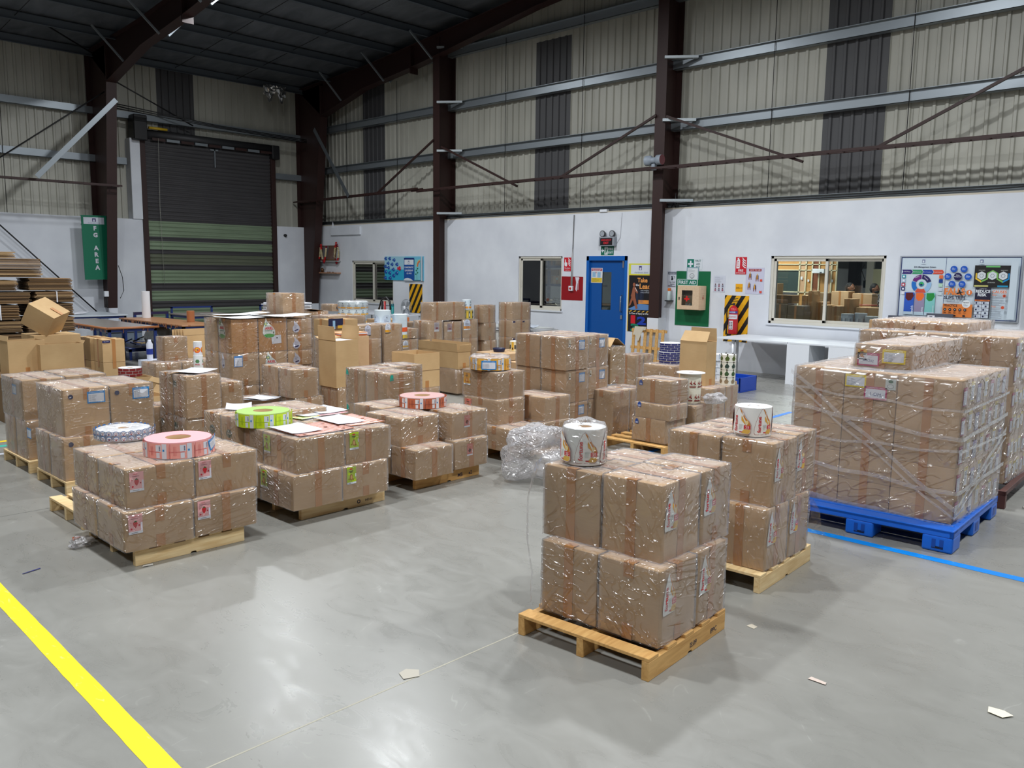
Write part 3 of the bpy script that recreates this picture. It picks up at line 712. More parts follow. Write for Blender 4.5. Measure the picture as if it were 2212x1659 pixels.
def nut(w, h, bg, fg=(150, 104, 60), head=(196, 50, 50)):
    a = Art(); a.rect(0, 0, w, h, bg); a.rect(0, 0, w, h*.11, (232, 238, 244)); a.rect(w*.2, h*.04, w*.45, h*.02, (90, 90, 110))
    a.rect(w*.9, h*.4, w*.1, h*.2, (230, 232, 230)); a.rect(w*.3, h*.84, w*.3, h*.08, head); a.rect(w*.24, h*.74, w*.42, h*.045, (70, 60, 50)); a.rect(w*.3, h*.68, w*.3, h*.03, (70, 60, 50))
    a.disc(w*.46, h*.40, w*.17, fg, h*.18, 14); a.disc(w*.47, h*.40, w*.10, (200, 160, 110), h*.13, 12); a.disc(w*.66, h*.26, w*.08, fg, h*.06, 10); a.disc(w*.2, h*.3, w*.06, fg, h*.05, 10)
    return a
def choco(w, h):
    a = Art(); a.rect(0, 0, w, h, (206, 122, 104)); a.rect(0, 0, w, h*.12, (232, 236, 244)); a.text('Cocoa', w*.25, h*.78, w*.45, h*.1, (240, 210, 190), .01)
    a.poly([(w*x, h*y) for x, y in [(.2, .42), (.46, .64), (.74, .46), (.48, .24)]], (78, 40, 30)); a.poly([(w*x, h*y) for x, y in [(.34, .44), (.47, .54), (.60, .45), (.47, .34)]], (120, 66, 48))
    a.rect(w*.86, h*.2, w*.1, h*.3, (226, 210, 206)); return a
def ariel(w, h, cut=0):
    a = Art(); P = [(.26, .99), (.34, .88), (.52, .70), (.80, .54), (.98, .34), (.98, .16), (.84, .03), (.6, 0), (.3, .0), (.08, .10), (.0, .28), (.06, .5), (.16, .74)]
    a.poly([(x*w, y*h) for x, y in P], (228, 236, 232))
    a.poly([(x*w, y*h) for x, y in [(.06, .12), (.3, .01), (.6, .01), (.84, .04), (.95, .14), (.6, .2), (.3, .2)]], (64, 170, 70))
    for i in range(6):
        t = i*PI/3; a.poly([(w*.24, h*.68), (w*(.24+.16*math.cos(t)), h*(.68+.1*math.sin(t))), (w*(.24+.16*math.cos(t+.5)), h*(.68+.1*math.sin(t+.5)))], (60, 120, 60))
    a.disc(w*.24, h*.68, w*.05, (220, 220, 120), n=8)
    a.text('ARIEL', w*.18, h*.40, w*.66, h*.14, (200, 34, 48), .02); a.text('POWER GEL', w*.2, h*.31, w*.56, h*.07, (30, 110, 70), .01); a.rect(w*.82, h*.2, w*.06, h*.1, (40, 60, 40)); return a
def teardrop(w, h):
    a = Art(); a.poly([(x*w, y*h) for x, y in [(.3, 1), (.4, .9), (.7, .74), (.95, .5), (1, .3), (.86, .1), (.6, 0), (.3, .04), (.08, .22), (.1, .44), (.3, .66), (.28, .84)]], (214, 216, 232))
    a.rect(w*.36, h*.1, w*.5, h*.12, (40, 48, 110), rot=.3); lines(a, w*.3, h*.62, w*.42, 5, h*.07, (130, 134, 160), h*.02); return a
def arch(w, h, band=(232, 164, 34), top=(220, 224, 236), bot=None):
    a = Art(); n = 9; p = [(0, 0), (w, 0), (w, h*.68)]+[(w/2+w/2*math.cos(PI*i/n), h*.68+h*.32*math.sin(PI*i/n)) for i in range(1, n)]+[(0, h*.68)]
    a.poly(p, top); a.rect(0, h*.1, w, h*.26, band); a.rect(0, 0, w, h*.08, bot or (60, 50, 40)); a.text('A', w*.4, h*.76, w*.2, h*.14, (60, 60, 90)); lines(a, w*.2, h*.66, w*.6, 3, h*.1, (120, 124, 150), h*.025); return a
def sq(w, h, bg=(190, 178, 182), fg=(150, 70, 80)):
    a = Art(); a.rect(0, 0, w, h, bg); a.rect(0, 0, w, h*.2, (230, 228, 232)); a.rect(w*.25, h*.25, w*.55, h*.22, fg); lines(a, w*.2, h*.85, w*.6, 4, h*.09, (110, 90, 100), h*.03); return a
def put(face, art, u, v, dx, dy, h, parent, name='sticker', base=.0045, label=None):
    if face == 'X': O, U, V = (0, dy, 0), (0, -1, 0), (0, 0, 1)
    elif face == 'Y': O, U, V = (0, 0, 0), (1, 0, 0), (0, 0, 1)
    else: O, U, V = (0, 0, h), (1, 0, 0), (0, 1, 0)
    a = Art(); a.sub(art, u, v); o = a.build(name, O, U, V, parent, base=base)
    if label: o['label'] = label
    return o
BLUE, YEL, MAG = (24, 140, 214), (246, 216, 24), (190, 20, 96)
STACKS = {
 'p1': 'of the front pallet, two boxes high under the bagged roll', 'p2': 'of the pallet behind the front one', 'p3': 'in the stretch-wrapped load on the blue pallet',
 'p4': 'in the tall load behind the blue pallet', 's1': 'of the strawberry-label pallet at front left', 's2': 'of the lime-label pallet carrying loose sheets',
 's2b': 'of the group behind the lime roll', 's3': 'of the pallet under the brown label roll', 's4': 'of the mixed pallet under the orange roll', 's5': 'of the three-high block with blue-edged labels',
 's7': 'carton of the three-high uneven stack in mid aisle', 's7b': 'on the pallet', 's7c': '', 'tr': 'of the group before the white desk', 's6': 'of the dark stack behind the three-high block',
 's6c': 'carton of the grey group before the leaning pallet', 's0a': 'of the pallet behind the strawberry one, blue-edged labels', 's0b': 'of the leftmost pallet',
 's8': 'of the stack with loose paper on top, behind the lime roll', 's9': 'of the crinkly group left of the tall open carton', 's10': 'of the big stack before the roller shutter', 's10t': '', 's10r': '',
 'fl': 'of the low row near the blue workbench', 'bp': '', 't1': '', 's11': 'of the stack with green corner stickers', 't2': '', 't3': '', 's12': 'of the group right of the tall open carton',
 's12c': 'of the column beside the arched-label carton', 's13': '', 's14': 'of the stack right of the pale rolls', 's15': '', 's16': ''}
WORD = {'p1': 'film-wrapped carton, ', 'p3': 'carton, ', 'p4': 'carton, '}
def carton(t, i):
    st, pos, x, y, z0, z1, dy, dx, ang, o = t
    if abs(z0-.115) < .001 and (y > 9.2 and st != 's10' or st in ('tr', 's7b', 's7c', 't1', 's2b', 's3b')): z0 = .0
    if st in ('s6',) and abs(z0-.21) < .001: z0 = .0
    tk = o.split(); h = z1-z0; near = y < 7
    m = M_KRAFT
    if 'N' in tk or 'O' in tk or 'O4' in tk: m = M_KRAFT_N
    if 'br' in tk: m = M_KRAFT_W
    if ('O' in tk or 'O4' in tk): body = open_carton(dx, dy, h, m, tk, i, st)
    else:
        body = weld(carton_body(dx, dy, h, m, i).build('cardboard_box'))
        b = body.modifiers.new('bevel', 'BEVEL'); b.width = .004; b.segments = 2; b.limit_method = 'ANGLE'; b.angle_limit = .7
    body.location = (x, y, z0); body.rotation_euler = (0, 0, math.radians(ang))
    lead = 'carton, ' if 'W' in tk else ('plain kraft ' if 'N' in tk else ('' if 'O' in tk or 'O4' in tk else 'film-covered carton, '))
    lab = (lead+pos+' '+STACKS[st]).strip().replace('  ', ' ')
    if len(lab.split()) > 16: lab = ' '.join((pos+' '+STACKS[st]).split()[:16])
    if st == 'p3': lab = 'carton in blue pallet load: '+pos
    if st == 'p4': lab = 'carton in load behind the blue pallet: '+pos
    grp = {'p1': 'cartons on the front pallet', 'p2': 'cartons on the second fortune pallet', 'p3': 'cartons in the stretch-wrapped load', 'p4': 'cartons in the load behind the blue pallet'}.get(st, 'cartons '+(STACKS[st] or 'standing among the stacks'))
    tag(body, lab, 'cardboard box', grp)
    R = random.Random(i*13+5)
    if 'W' in tk:
        if 'k0' in tk or 'flat' in tk:
            mb = MB(); mb.box(-.0055, dy/2-.03, 0, -.004, dy/2+.03, h, M_TAPE); mb.build('tape', body)
    elif not ('O' in tk or 'O4' in tk):
        tw = .058 if near else .05
        if 'w2' in tk:
            for c in (.12, .62):
                mb = MB(); mb.box(dx*c, -.006, 0, dx*c+.05, -.0045, h, M_TAPE); mb.box(dx*c, -.006, h+.003, dx*c+.05, dy, h+.0045, M_TAPE); mb.build('tape', body)
        else:
            full = R.random() < .6
            tape_mesh(dx, dy, h, 'y', tw, None if full else .09, None if full else .08).build('tape', body)
            if h > .2: tape_mesh(dx, dy, h, 'x', tw, None if full else .07, None if full else .08, e=.0052).build('tape', body)
    if 'L' in tk:
        res = .028 if y < 6.5 else (.045 if y < 8.6 else .07)
        film_mesh(dx, dy, h, res, i, amp=.9 if st in ('p1', 'p2', 's0a', 's0b') else .5, off=.006).build('film', body)
    P = lambda f, a, u, v, n='sticker', lb=None: put(f, a, u, v, dx, dy, h, body, n, base=.006, label=lb)
    for k in tk:
        if k == 'f': P('Y', fortune(.12, .205), .025, h*.40, lb='white arch-shaped fortune sticker')
        elif k == 's': P('Y', berry(.088, .125), .02 if dx > .443 or 'near' in pos else .03, h*.45, lb='pink strawberry sticker')
        elif k == 'gX': P('X', nut(.095, .14, (186, 216, 24)), .015, h*.40, lb='lime green sticker')
        elif k == 'gY': P('Y', nut(.085, .135, (186, 216, 24)), .035, h*.45, lb='lime green sticker')
        elif k == 'cY': P('Y', choco(.07, .11), .14, h*.42, lb='reddish brown sticker')
        elif k == 'oX': P('X', nut(.10, .125, (238, 172, 40), (170, 96, 40), (150, 70, 30)), .02, h*.42, lb='orange sticker')
        elif k == 'rX': P('X', nut(.10, .125, (238, 140, 120)), .02, h*.42, lb='salmon sticker')
        elif k == 'bY':
            if st == 's5': P('Y', ship(.10, .105, BLUE, i), .21, h*.60, lb='blue-edged shipping label')
            else: P('Y', ship(.145, .10, BLUE, i), .185, h*.68, lb='blue-edged shipping label')
        elif k == 'bX': P('X', ship(.12, .095, BLUE, i), .33, h*.6, lb='blue-edged shipping label')
        elif k == 'd': P('Y', sq(.035, .07, (238, 226, 196), (60, 50, 40)), .035, h*.72)
        elif k == 'v2': P('Y' if st == 's0a' else 'X', Art().disc(.02, .02, .02, (44, 50, 90)), .035, h*.80, lb='dark round seal')
        elif k == 'vX': P('X', Art().poly([(0, 0), (.045, 0), (.045, .035), (.03, .055), (.015, .055), (0, .035)], (40, 78, 160)).rect(.008, .006, .03, .016, (180, 190, 220)), .035, h*.72, lb='small blue sticker')
        elif k == 'tX': P('X', Art().rect(0, 0, .055, .06, (70, 96, 90)).rect(0, 0, .055, .018, (196, 200, 196)), .02, h*.70, lb='dark teal sticker')
        elif k == 'logo': P('X', Art().disc(.05, .04, .045, (92, 104, 84), .036).rect(.02, .035, .06, .012, (160, 140, 110)), .09, h*.42, lb='printed dark green emblem')
        elif k == 'grY': P('Y', Art().poly([(0, 0), (.045, .005), (.04, .06), (.02, .065), (.005, .05)], (34, 168, 148)), .03, h*.80, lb='green corner sticker')
        elif k == 'grX': P('X', Art().poly([(0, .005), (.05, 0), (.03, .05), (.005, .065)], (34, 168, 148)), .005, h*.80, lb='green corner sticker')
        elif k == 'dk': P('Y', Art().rect(0, 0, .028, .12, (96, 62, 78)).rect(.004, .05, .02, .004, (220, 210, 214)).rect(.006, .01, .014, .03, (60, 40, 50)), .035, h*.6)
        elif k == 'ar': P('Y', arch(.10, .15), .02, h*.76, lb='arched white and amber label')
        elif k == 'aw': P('Y', arch(.11, .16, (196, 200, 220), (206, 208, 226)), .14, h*.72, lb='arched pale label')
        elif k == 'sm0': P('Y', arch(.12, .14, (226, 170, 40), bot=(236, 236, 240)), .01, .02)
        elif k == 'sm1': P('Y', arch(.10, .15, (240, 200, 30), (240, 214, 50), (240, 200, 40)), .01, .01)
        elif k.startswith('gl'): P('Y', [sq(.12, .17), sq(.11, .15, (176, 150, 150)), arch(.17, .2, (234, 150, 50), (214, 220, 236), (236, 240, 246))][int(k[2])], [.16, .07, .02][int(k[2])], h*.45)
        elif k == 'td': P('Y', teardrop(.11, .15), .06, .015, lb='teardrop label')
        elif k == 'A2': P('X', ariel(.17, .27), .02, h*.42, lb='green and white drop label')
        elif k == 'A1': P('X', teardrop(.09, .19), .06, h*.52); P('Y', ship(.11, .13, (92, 142, 200), i, head=' '), .06-.04, h*.60)
        elif k == 'B2': P('Y', ariel(.17, .24), .05, h*.42, lb='green and white drop label'); P('Y', Art().rect(0, 0, .13, .10, (226, 230, 240), rot=.07).rect(.06, .065, .02, .016, (60, 60, 70)), .17, h*.22)
        elif k == 'B1': P('Y', ariel(.17, .24), .07, h*.40, lb='green and white drop label')
        elif k == 'nv0' or k == 'nv1':
            if k == 'nv1': P('Y', Art().rect(0, 0, .11, .035, (28, 30, 90)).text('MILTON', .02, .008, .07, .018, (220, 224, 240)), .0, h*.86, lb='navy strip label')
        elif k == 'nvb': P('Y', Art().rect(0, 0, .24, .16, (24, 28, 66)).rect(0, 0, .24, .05, (110, 80, 50)).rect(.15, .02, .08, .04, (220, 170, 50)).rect(.07, .01, .04, .12, (150, 190, 220)), .0, h*.40, lb='navy photo label')
        elif k.startswith('st'): 
            if k != 'st2': P('Y', Art().rect(0, 0, .07, .03, (50, 50, 90)), .02, h*.85); P('Y', Art().rect(0, 0, .07, .03, (60, 56, 80)), .3, h*.85)
    # labels along the right-hand side of the two big loads
    if 'W' in tk and 'c0' in tk:
        kk = int([q for q in tk if q[0] == 'k' and q[1:].isdigit()][0][1:])
        if st == 'p3':
            if kk % 2 == 0: P('Y', ship(.085, .13, MAG if kk % 4 == 0 else (150, 120, 190), i), .03, h*.12, lb='magenta-edged label')
            else: P('Y', ship(.085, .14, YEL, i), .03, h*.22, lb='yellow-edged label')
        else:
            P('Y', ship(.08, .12, MAG if kk % 2 == 0 else YEL, i), .03, h*.2); P('Y', ship(.08, .12, YEL, i+1), .125, h*.3)
    if st == 'p3' and 'l5' in tk and 'k0' in tk:
        P('X', nut(.07, .08, (240, 180, 40), (200, 110, 40)), .02, .07); P('X', ship(.165, .10, MAG, i, 'wn/202'), .02, .025, lb='magenta-edged label with handwriting'); P('X', ship(.17, .105, YEL, i), .205, .055, lb='yellow-edged label')
    if st == 'p3' and 'l4' in tk and 'k0' in tk and 'c1' in tk:
        P('X', ship(.155, .095, YEL, i), .005, .09, lb='yellow-edged label'); P('X', ship(.165, .095, MAG, i, '1-OM'), .15, .012, lb='magenta-edged label with handwriting')
        a = Art(); a.rect(0, 0, .075, .08, (206, 212, 208)); a.disc(.037, .06, .018, (60, 100, 70), .012, 10); a.disc(.037, .025, .024, (150, 156, 160), .016, 12); a.disc(.037, .025, .02, (214, 218, 216), .012, 12); P('X', a, .30, .095)
    if st == 'p4' and 'l5' in tk and 'k0' in tk and 'c1' in tk: P('X', ship(.16, .11, YEL, i), .19, .04, lb='yellow-edged label')
    if st == 'p4' and 'l4' in tk and 'k0' in tk and 'c1' in tk: P('X', ship(.16, .11, YEL, i), .19, .04, lb='yellow-edged label')
    return body
def flap(p, q, d, t, m):
    """flap hinged on edge p-q reaching by vector d"""
    p, q, d = Vector(p), Vector(q), Vector(d); e = (q-p); n = e.cross(d).normalized()*t; i = e.normalized()*.012
    mb = MB(); vs = [p, q, q+d-i, p+d+i]; vs = vs+[v+n for v in vs]
    mb.add(vs, [(0, 3, 2, 1), (4, 5, 6, 7), (0, 1, 5, 4), (1, 2, 6, 5), (2, 3, 7, 6), (3, 0, 4, 7)], m); return mb
FLAPS = {
 't1': lambda dx, dy, h: [((0, dy, h), (0, 0, h), (-.012, 0, .17)), ((dx, 0, h), (dx, dy, h), (.02, 0, .165)), ((0, dy, h), (dx, dy, h), (0, .1, .02))],
 'tr': lambda dx, dy, h: [((0, dy, h), (0, 0, h), (.09, 0, .13)), ((dx, 0, h), (dx, dy, h), (.0, 0, .17))],
 's6': lambda dx, dy, h: [((0, dy, h), (0, 0, h), (.10, 0, .10)), ((dx, 0, h), (dx, dy, h), (-.13, 0, .09))],
 't3': lambda dx, dy, h: [((0, dy, h), (0, 0, h), (-.01, 0, .13)), ((dx, 0, h), (dx, dy, h), (.01, 0, .13)), ((0, dy, h), (dx, dy, h), (0, .02, .12)), ((0, 0, h), (dx, 0, h), (0, -.03, .11))],
}
def open_carton(dx, dy, h, m, tk, i, st=None):
    t = .006; mb = MB()
    mb.box(0, 0, 0, dx, t, h, m); mb.box(0, dy-t, 0, dx, dy, h, m); mb.box(0, t, 0, t, dy-t, h, m); mb.box(dx-t, t, 0, dx, dy-t, h, m); mb.box(t, t, 0, dx-t, dy-t, t, m)
    b = mb.build('cardboard_box')
    for F in (FLAPS[st](dx, dy, h) if st in FLAPS else []):
        flap(*F, .005, m).build('flap', b)
    if 'O4' in tk:
        mb = MB(); mb.box(-.003, -.003, h*.50, dx+.003, -.0005, h*.507, M_KRAFT_D); mb.box(-.003, -.0005, h*.50, -.0005, dy, h*.507, M_KRAFT_D); mb.build('crease', b)
    mb = MB(); mb.box(dx*.5-.03, -.0015, 0, dx*.5+.03, -.0003, .09, M_TAPE); mb.build('tape', b)
    return b
CARTONS=[
 ('p1', 'bottom layer near corner', 3.22, 2.12, 0.115, 0.497, 0.35, 0.345, 3, 'L f'),
 ('p1', 'bottom layer left of the near corner', 3.2, 2.482, 0.115, 0.497, 0.35, 0.34, 3, 'L'),
 ('p1', 'bottom layer right', 3.577, 2.14, 0.115, 0.497, 0.35, 0.31, 3, 'L f'),
 ('p1', 'top layer near corner', 3.3, 2.18, 0.497, 0.887, 0.345, 0.36, 2, 'L f'),
 ('p1', 'top layer left under the label roll', 3.28, 2.538, 0.497, 0.88, 0.36, 0.35, 3, 'L'),
 ('p1', 'top layer right', 3.672, 2.19, 0.497, 0.888, 0.35, 0.3, 2, 'L f'),
 ('p1', 'top layer back corner', 3.66, 2.56, 0.497, 0.86, 0.33, 0.32, 2, 'L'),
 ('p2', 'bottom layer near corner', 4.55, 2.27, 0.115, 0.494, 0.335, 0.312, 2, 'L f'),
 ('p2', 'bottom layer left', 4.54, 2.62, 0.115, 0.494, 0.335, 0.32, 2, 'L'),
 ('p2', 'bottom layer right', 4.875, 2.285, 0.115, 0.494, 0.335, 0.31, 2, 'L f'),
 ('p2', 'top layer near corner under the label roll', 4.62, 2.28, 0.494, 0.886, 0.336, 0.34, 2, 'L f'),
 ('p2', 'top layer left', 4.6, 2.63, 0.494, 0.88, 0.36, 0.345, 2, 'L'),
 ('p2', 'top layer right', 4.975, 2.31, 0.494, 0.888, 0.34, 0.31, 2, 'L f'),
 ('p2', 'top layer back corner', 4.96, 2.665, 0.494, 0.875, 0.33, 0.33, 2, 'L'),
 ('p3', 'bottom row up, right column, first from the front', 6.24, 1.73, 0.165, 0.36, 0.424, 0.157, 0, 'W c0 k0 l0'),
 ('p3', 'bottom row up, right column, second from the front', 6.401, 1.73, 0.165, 0.36, 0.424, 0.157, 0, 'W c0 k1 l0'),
 ('p3', 'bottom row up, right column, third from the front', 6.563, 1.73, 0.165, 0.36, 0.424, 0.157, 0, 'W c0 k2 l0'),
 ('p3', 'bottom row up, right column, fourth from the front', 6.724, 1.73, 0.165, 0.36, 0.424, 0.157, 0, 'W c0 k3 l0'),
 ('p3', 'bottom row up, right column, fifth from the front', 6.886, 1.73, 0.165, 0.36, 0.424, 0.157, 0, 'W c0 k4 l0'),
 ('p3', 'bottom row up, right column, sixth from the front', 7.047, 1.73, 0.165, 0.36, 0.424, 0.157, 0, 'W c0 k5 l0'),
 ('p3', 'bottom row up, right column, seventh from the front', 7.209, 1.73, 0.165, 0.36, 0.424, 0.157, 0, 'W c0 k6 l0'),
 ('p3', 'bottom row up, middle column, first from the front', 6.24, 2.16, 0.165, 0.36, 0.379, 0.157, 0, 'W c1 k0 l0'),
 ('p3', 'bottom row up, left column, first from the front', 6.24, 2.545, 0.165, 0.36, 0.379, 0.157, 0, 'W c2 k0 l0'),
 ('p3', 'second row up, right column, first from the front', 6.24, 1.73, 0.36, 0.563, 0.424, 0.157, 0, 'W c0 k0 l1'),
 ('p3', 'second row up, right column, second from the front', 6.401, 1.73, 0.36, 0.563, 0.424, 0.157, 0, 'W c0 k1 l1'),
 ('p3', 'second row up, right column, third from the front', 6.563, 1.73, 0.36, 0.563, 0.424, 0.157, 0, 'W c0 k2 l1'),
 ('p3', 'second row up, right column, fourth from the front', 6.724, 1.73, 0.36, 0.563, 0.424, 0.157, 0, 'W c0 k3 l1'),
 ('p3', 'second row up, right column, fifth from the front', 6.886, 1.73, 0.36, 0.563, 0.424, 0.157, 0, 'W c0 k4 l1'),
 ('p3', 'second row up, right column, sixth from the front', 7.047, 1.73, 0.36, 0.563, 0.424, 0.157, 0, 'W c0 k5 l1'),
 ('p3', 'second row up, right column, seventh from the front', 7.209, 1.73, 0.36, 0.563, 0.424, 0.157, 0, 'W c0 k6 l1'),
 ('p3', 'second row up, middle column, first from the front', 6.24, 2.16, 0.36, 0.563, 0.379, 0.157, 0, 'W c1 k0 l1'),
 ('p3', 'second row up, left column, first from the front', 6.24, 2.545, 0.36, 0.563, 0.379, 0.157, 0, 'W c2 k0 l1'),
 ('p3', 'third row up, right column, first from the front', 6.24, 1.73, 0.563, 0.766, 0.424, 0.157, 0, 'W c0 k0 l2'),
 ('p3', 'third row up, right column, second from the front', 6.401, 1.73, 0.563, 0.766, 0.424, 0.157, 0, 'W c0 k1 l2'),
 ('p3', 'third row up, right column, third from the front', 6.563, 1.73, 0.563, 0.766, 0.424, 0.157, 0, 'W c0 k2 l2'),
 ('p3', 'third row up, right column, fourth from the front', 6.724, 1.73, 0.563, 0.766, 0.424, 0.157, 0, 'W c0 k3 l2'),
 ('p3', 'third row up, right column, fifth from the front', 6.886, 1.73, 0.563, 0.766, 0.424, 0.157, 0, 'W c0 k4 l2'),
 ('p3', 'third row up, right column, sixth from the front', 7.047, 1.73, 0.563, 0.766, 0.424, 0.157, 0, 'W c0 k5 l2'),
 ('p3', 'third row up, right column, seventh from the front', 7.209, 1.73, 0.563, 0.766, 0.424, 0.157, 0, 'W c0 k6 l2'),
 ('p3', 'third row up, middle column, first from the front', 6.24, 2.16, 0.563, 0.766, 0.379, 0.157, 0, 'W c1 k0 l2'),
 ('p3', 'third row up, left column, first from the front', 6.24, 2.545, 0.563, 0.766, 0.379, 0.157, 0, 'W c2 k0 l2'),
 ('p3', 'fourth row up, right column, first from the front', 6.24, 1.73, 0.766, 0.975, 0.424, 0.157, 0, 'W c0 k0 l3'),
 ('p3', 'fourth row up, right column, second from the front', 6.401, 1.73, 0.766, 0.975, 0.424, 0.157, 0, 'W c0 k1 l3'),
 ('p3', 'fourth row up, right column, third from the front', 6.563, 1.73, 0.766, 0.975, 0.424, 0.157, 0, 'W c0 k2 l3'),
 ('p3', 'fourth row up, right column, fourth from the front', 6.724, 1.73, 0.766, 0.975, 0.424, 0.157, 0, 'W c0 k3 l3'),
 ('p3', 'fourth row up, right column, fifth from the front', 6.886, 1.73, 0.766, 0.975, 0.424, 0.157, 0, 'W c0 k4 l3'),
 ('p3', 'fourth row up, right column, sixth from the front', 7.047, 1.73, 0.766, 0.975, 0.424, 0.157, 0, 'W c0 k5 l3'),
 ('p3', 'fourth row up, right column, seventh from the front', 7.209, 1.73, 0.766, 0.975, 0.424, 0.157, 0, 'W c0 k6 l3'),
 ('p3', 'fourth row up, middle column, first from the front', 6.24, 2.16, 0.766, 0.975, 0.379, 0.157, 0, 'W c1 k0 l3'),
 ('p3', 'fourth row up, left column, first from the front', 6.24, 2.545, 0.766, 0.975, 0.379, 0.157, 0, 'W c2 k0 l3'),
 ('p3', 'fifth row up, right column, first from the front', 6.24, 1.73, 0.975, 1.182, 0.424, 0.157, 0, 'W c0 k0 l4'),
 ('p3', 'fifth row up, right column, second from the front', 6.401, 1.73, 0.975, 1.182, 0.424, 0.157, 0, 'W c0 k1 l4'),
 ('p3', 'fifth row up, right column, third from the front', 6.563, 1.73, 0.975, 1.182, 0.424, 0.157, 0, 'W c0 k2 l4'),
 ('p3', 'fifth row up, right column, fourth from the front', 6.724, 1.73, 0.975, 1.182, 0.424, 0.157, 0, 'W c0 k3 l4'),
 ('p3', 'fifth row up, right column, fifth from the front', 6.886, 1.73, 0.975, 1.182, 0.424, 0.157, 0, 'W c0 k4 l4'),
 ('p3', 'fifth row up, right column, sixth from the front', 7.047, 1.73, 0.975, 1.182, 0.424, 0.157, 0, 'W c0 k5 l4'),
 ('p3', 'fifth row up, right column, seventh from the front', 7.209, 1.73, 0.975, 1.182, 0.424, 0.157, 0, 'W c0 k6 l4'),
 ('p3', 'fifth row up, middle column, first from the front', 6.24, 2.16, 0.975, 1.182, 0.379, 0.157, 0, 'W c1 k0 l4'),
 ('p3', 'fifth row up, left column, first from the front', 6.24, 2.545, 0.975, 1.182, 0.379, 0.157, 0, 'W c2 k0 l4'),
 ('p3', 'fifth row up, left column, second from the front', 6.401, 2.545, 0.975, 1.182, 0.379, 0.157, 0, 'W c2 k1 l4'),
 ('p3', 'fifth row up, left column, third from the front', 6.563, 2.545, 0.975, 1.182, 0.379, 0.157, 0, 'W c2 k2 l4'),
 ('p3', 'fifth row up, left column, fourth from the front', 6.724, 2.545, 0.975, 1.182, 0.379, 0.157, 0, 'W c2 k3 l4'),
 ('p3', 'fifth row up, left column, fifth from the front', 6.886, 2.545, 0.975, 1.182, 0.379, 0.157, 0, 'W c2 k4 l4'),
 ('p3', 'fifth row up, left column, sixth from the front', 7.047, 2.545, 0.975, 1.182, 0.379, 0.157, 0, 'W c2 k5 l4'),
 ('p3', 'fifth row up, left column, seventh from the front', 7.209, 2.545, 0.975, 1.182, 0.379, 0.157, 0, 'W c2 k6 l4'),
 ('p3', 'extra top row, first from the front', 6.47, 2.165, 1.182, 1.372, 0.4, 0.168, 0, 'W c1 k0 l5'),
 ('p3', 'extra top row, second from the front', 6.642, 2.165, 1.182, 1.372, 0.4, 0.168, 0, 'W c1 k1 l5'),
 ('p3', 'extra top row, third from the front', 6.814, 2.165, 1.182, 1.372, 0.4, 0.168, 0, 'W c1 k2 l5'),
 ('p3', 'extra top row, fourth from the front', 6.986, 2.165, 1.182, 1.372, 0.4, 0.168, 0, 'W c1 k3 l5'),
 ('p3', 'extra top row, fifth from the front', 7.158, 2.165, 1.182, 1.372, 0.4, 0.168, 0, 'W c1 k4 l5'),
 ('p3', 'extra top row, sixth from the front', 7.33, 2.165, 1.182, 1.372, 0.4, 0.168, 0, 'W c1 k5 l5'),
 ('p3', 'extra top row, seventh from the front', 7.502, 2.165, 1.182, 1.372, 0.4, 0.168, 0, 'W c1 k6 l5'),
 ('p4', 'bottom row, right column, first from the front', 7.88, 1.81, 0.15, 0.335, 0.42, 0.23, 0, 'W c0 k0 l0'),
 ('p4', 'bottom row, right column, second from the front', 8.115, 1.81, 0.15, 0.335, 0.42, 0.23, 0, 'W c0 k1 l0'),
 ('p4', 'bottom row, right column, third from the front', 8.35, 1.81, 0.15, 0.335, 0.42, 0.23, 0, 'W c0 k2 l0'),
 ('p4', 'bottom row, right column, fourth from the front', 8.585, 1.81, 0.15, 0.335, 0.42, 0.23, 0, 'W c0 k3 l0'),
 ('p4', 'bottom row, right column, fifth from the front', 8.82, 1.81, 0.15, 0.335, 0.42, 0.23, 0, 'W c0 k4 l0'),
 ('p4', 'bottom row, middle column, first from the front', 7.88, 2.24, 0.15, 0.335, 0.42, 0.23, 0, 'W c1 k0 l0'),
 ('p4', 'bottom row, left column, first from the front', 7.88, 2.67, 0.15, 0.335, 0.42, 0.23, 0, 'W c2 k0 l0'),
 ('p4', 'second row, right column, first from the front', 7.88, 1.81, 0.335, 0.545, 0.42, 0.23, 0, 'W c0 k0 l1'),
 ('p4', 'second row, right column, second from the front', 8.115, 1.81, 0.335, 0.545, 0.42, 0.23, 0, 'W c0 k1 l1'),
 ('p4', 'second row, right column, third from the front', 8.35, 1.81, 0.335, 0.545, 0.42, 0.23, 0, 'W c0 k2 l1'),
 ('p4', 'second row, right column, fourth from the front', 8.585, 1.81, 0.335, 0.545, 0.42, 0.23, 0, 'W c0 k3 l1'),
 ('p4', 'second row, right column, fifth from the front', 8.82, 1.81, 0.335, 0.545, 0.42, 0.23, 0, 'W c0 k4 l1'),
 ('p4', 'second row, middle column, first from the front', 7.88, 2.24, 0.335, 0.545, 0.42, 0.23, 0, 'W c1 k0 l1'),
 ('p4', 'second row, left column, first from the front', 7.88, 2.67, 0.335, 0.545, 0.42, 0.23, 0, 'W c2 k0 l1'),
 ('p4', 'third row, right column, first from the front', 7.88, 1.81, 0.545, 0.765, 0.42, 0.23, 0, 'W c0 k0 l2'),
 ('p4', 'third row, right column, second from the front', 8.115, 1.81, 0.545, 0.765, 0.42, 0.23, 0, 'W c0 k1 l2'),
 ('p4', 'third row, right column, third from the front', 8.35, 1.81, 0.545, 0.765, 0.42, 0.23, 0, 'W c0 k2 l2'),
 ('p4', 'third row, right column, fourth from the front', 8.585, 1.81, 0.545, 0.765, 0.42, 0.23, 0, 'W c0 k3 l2'),
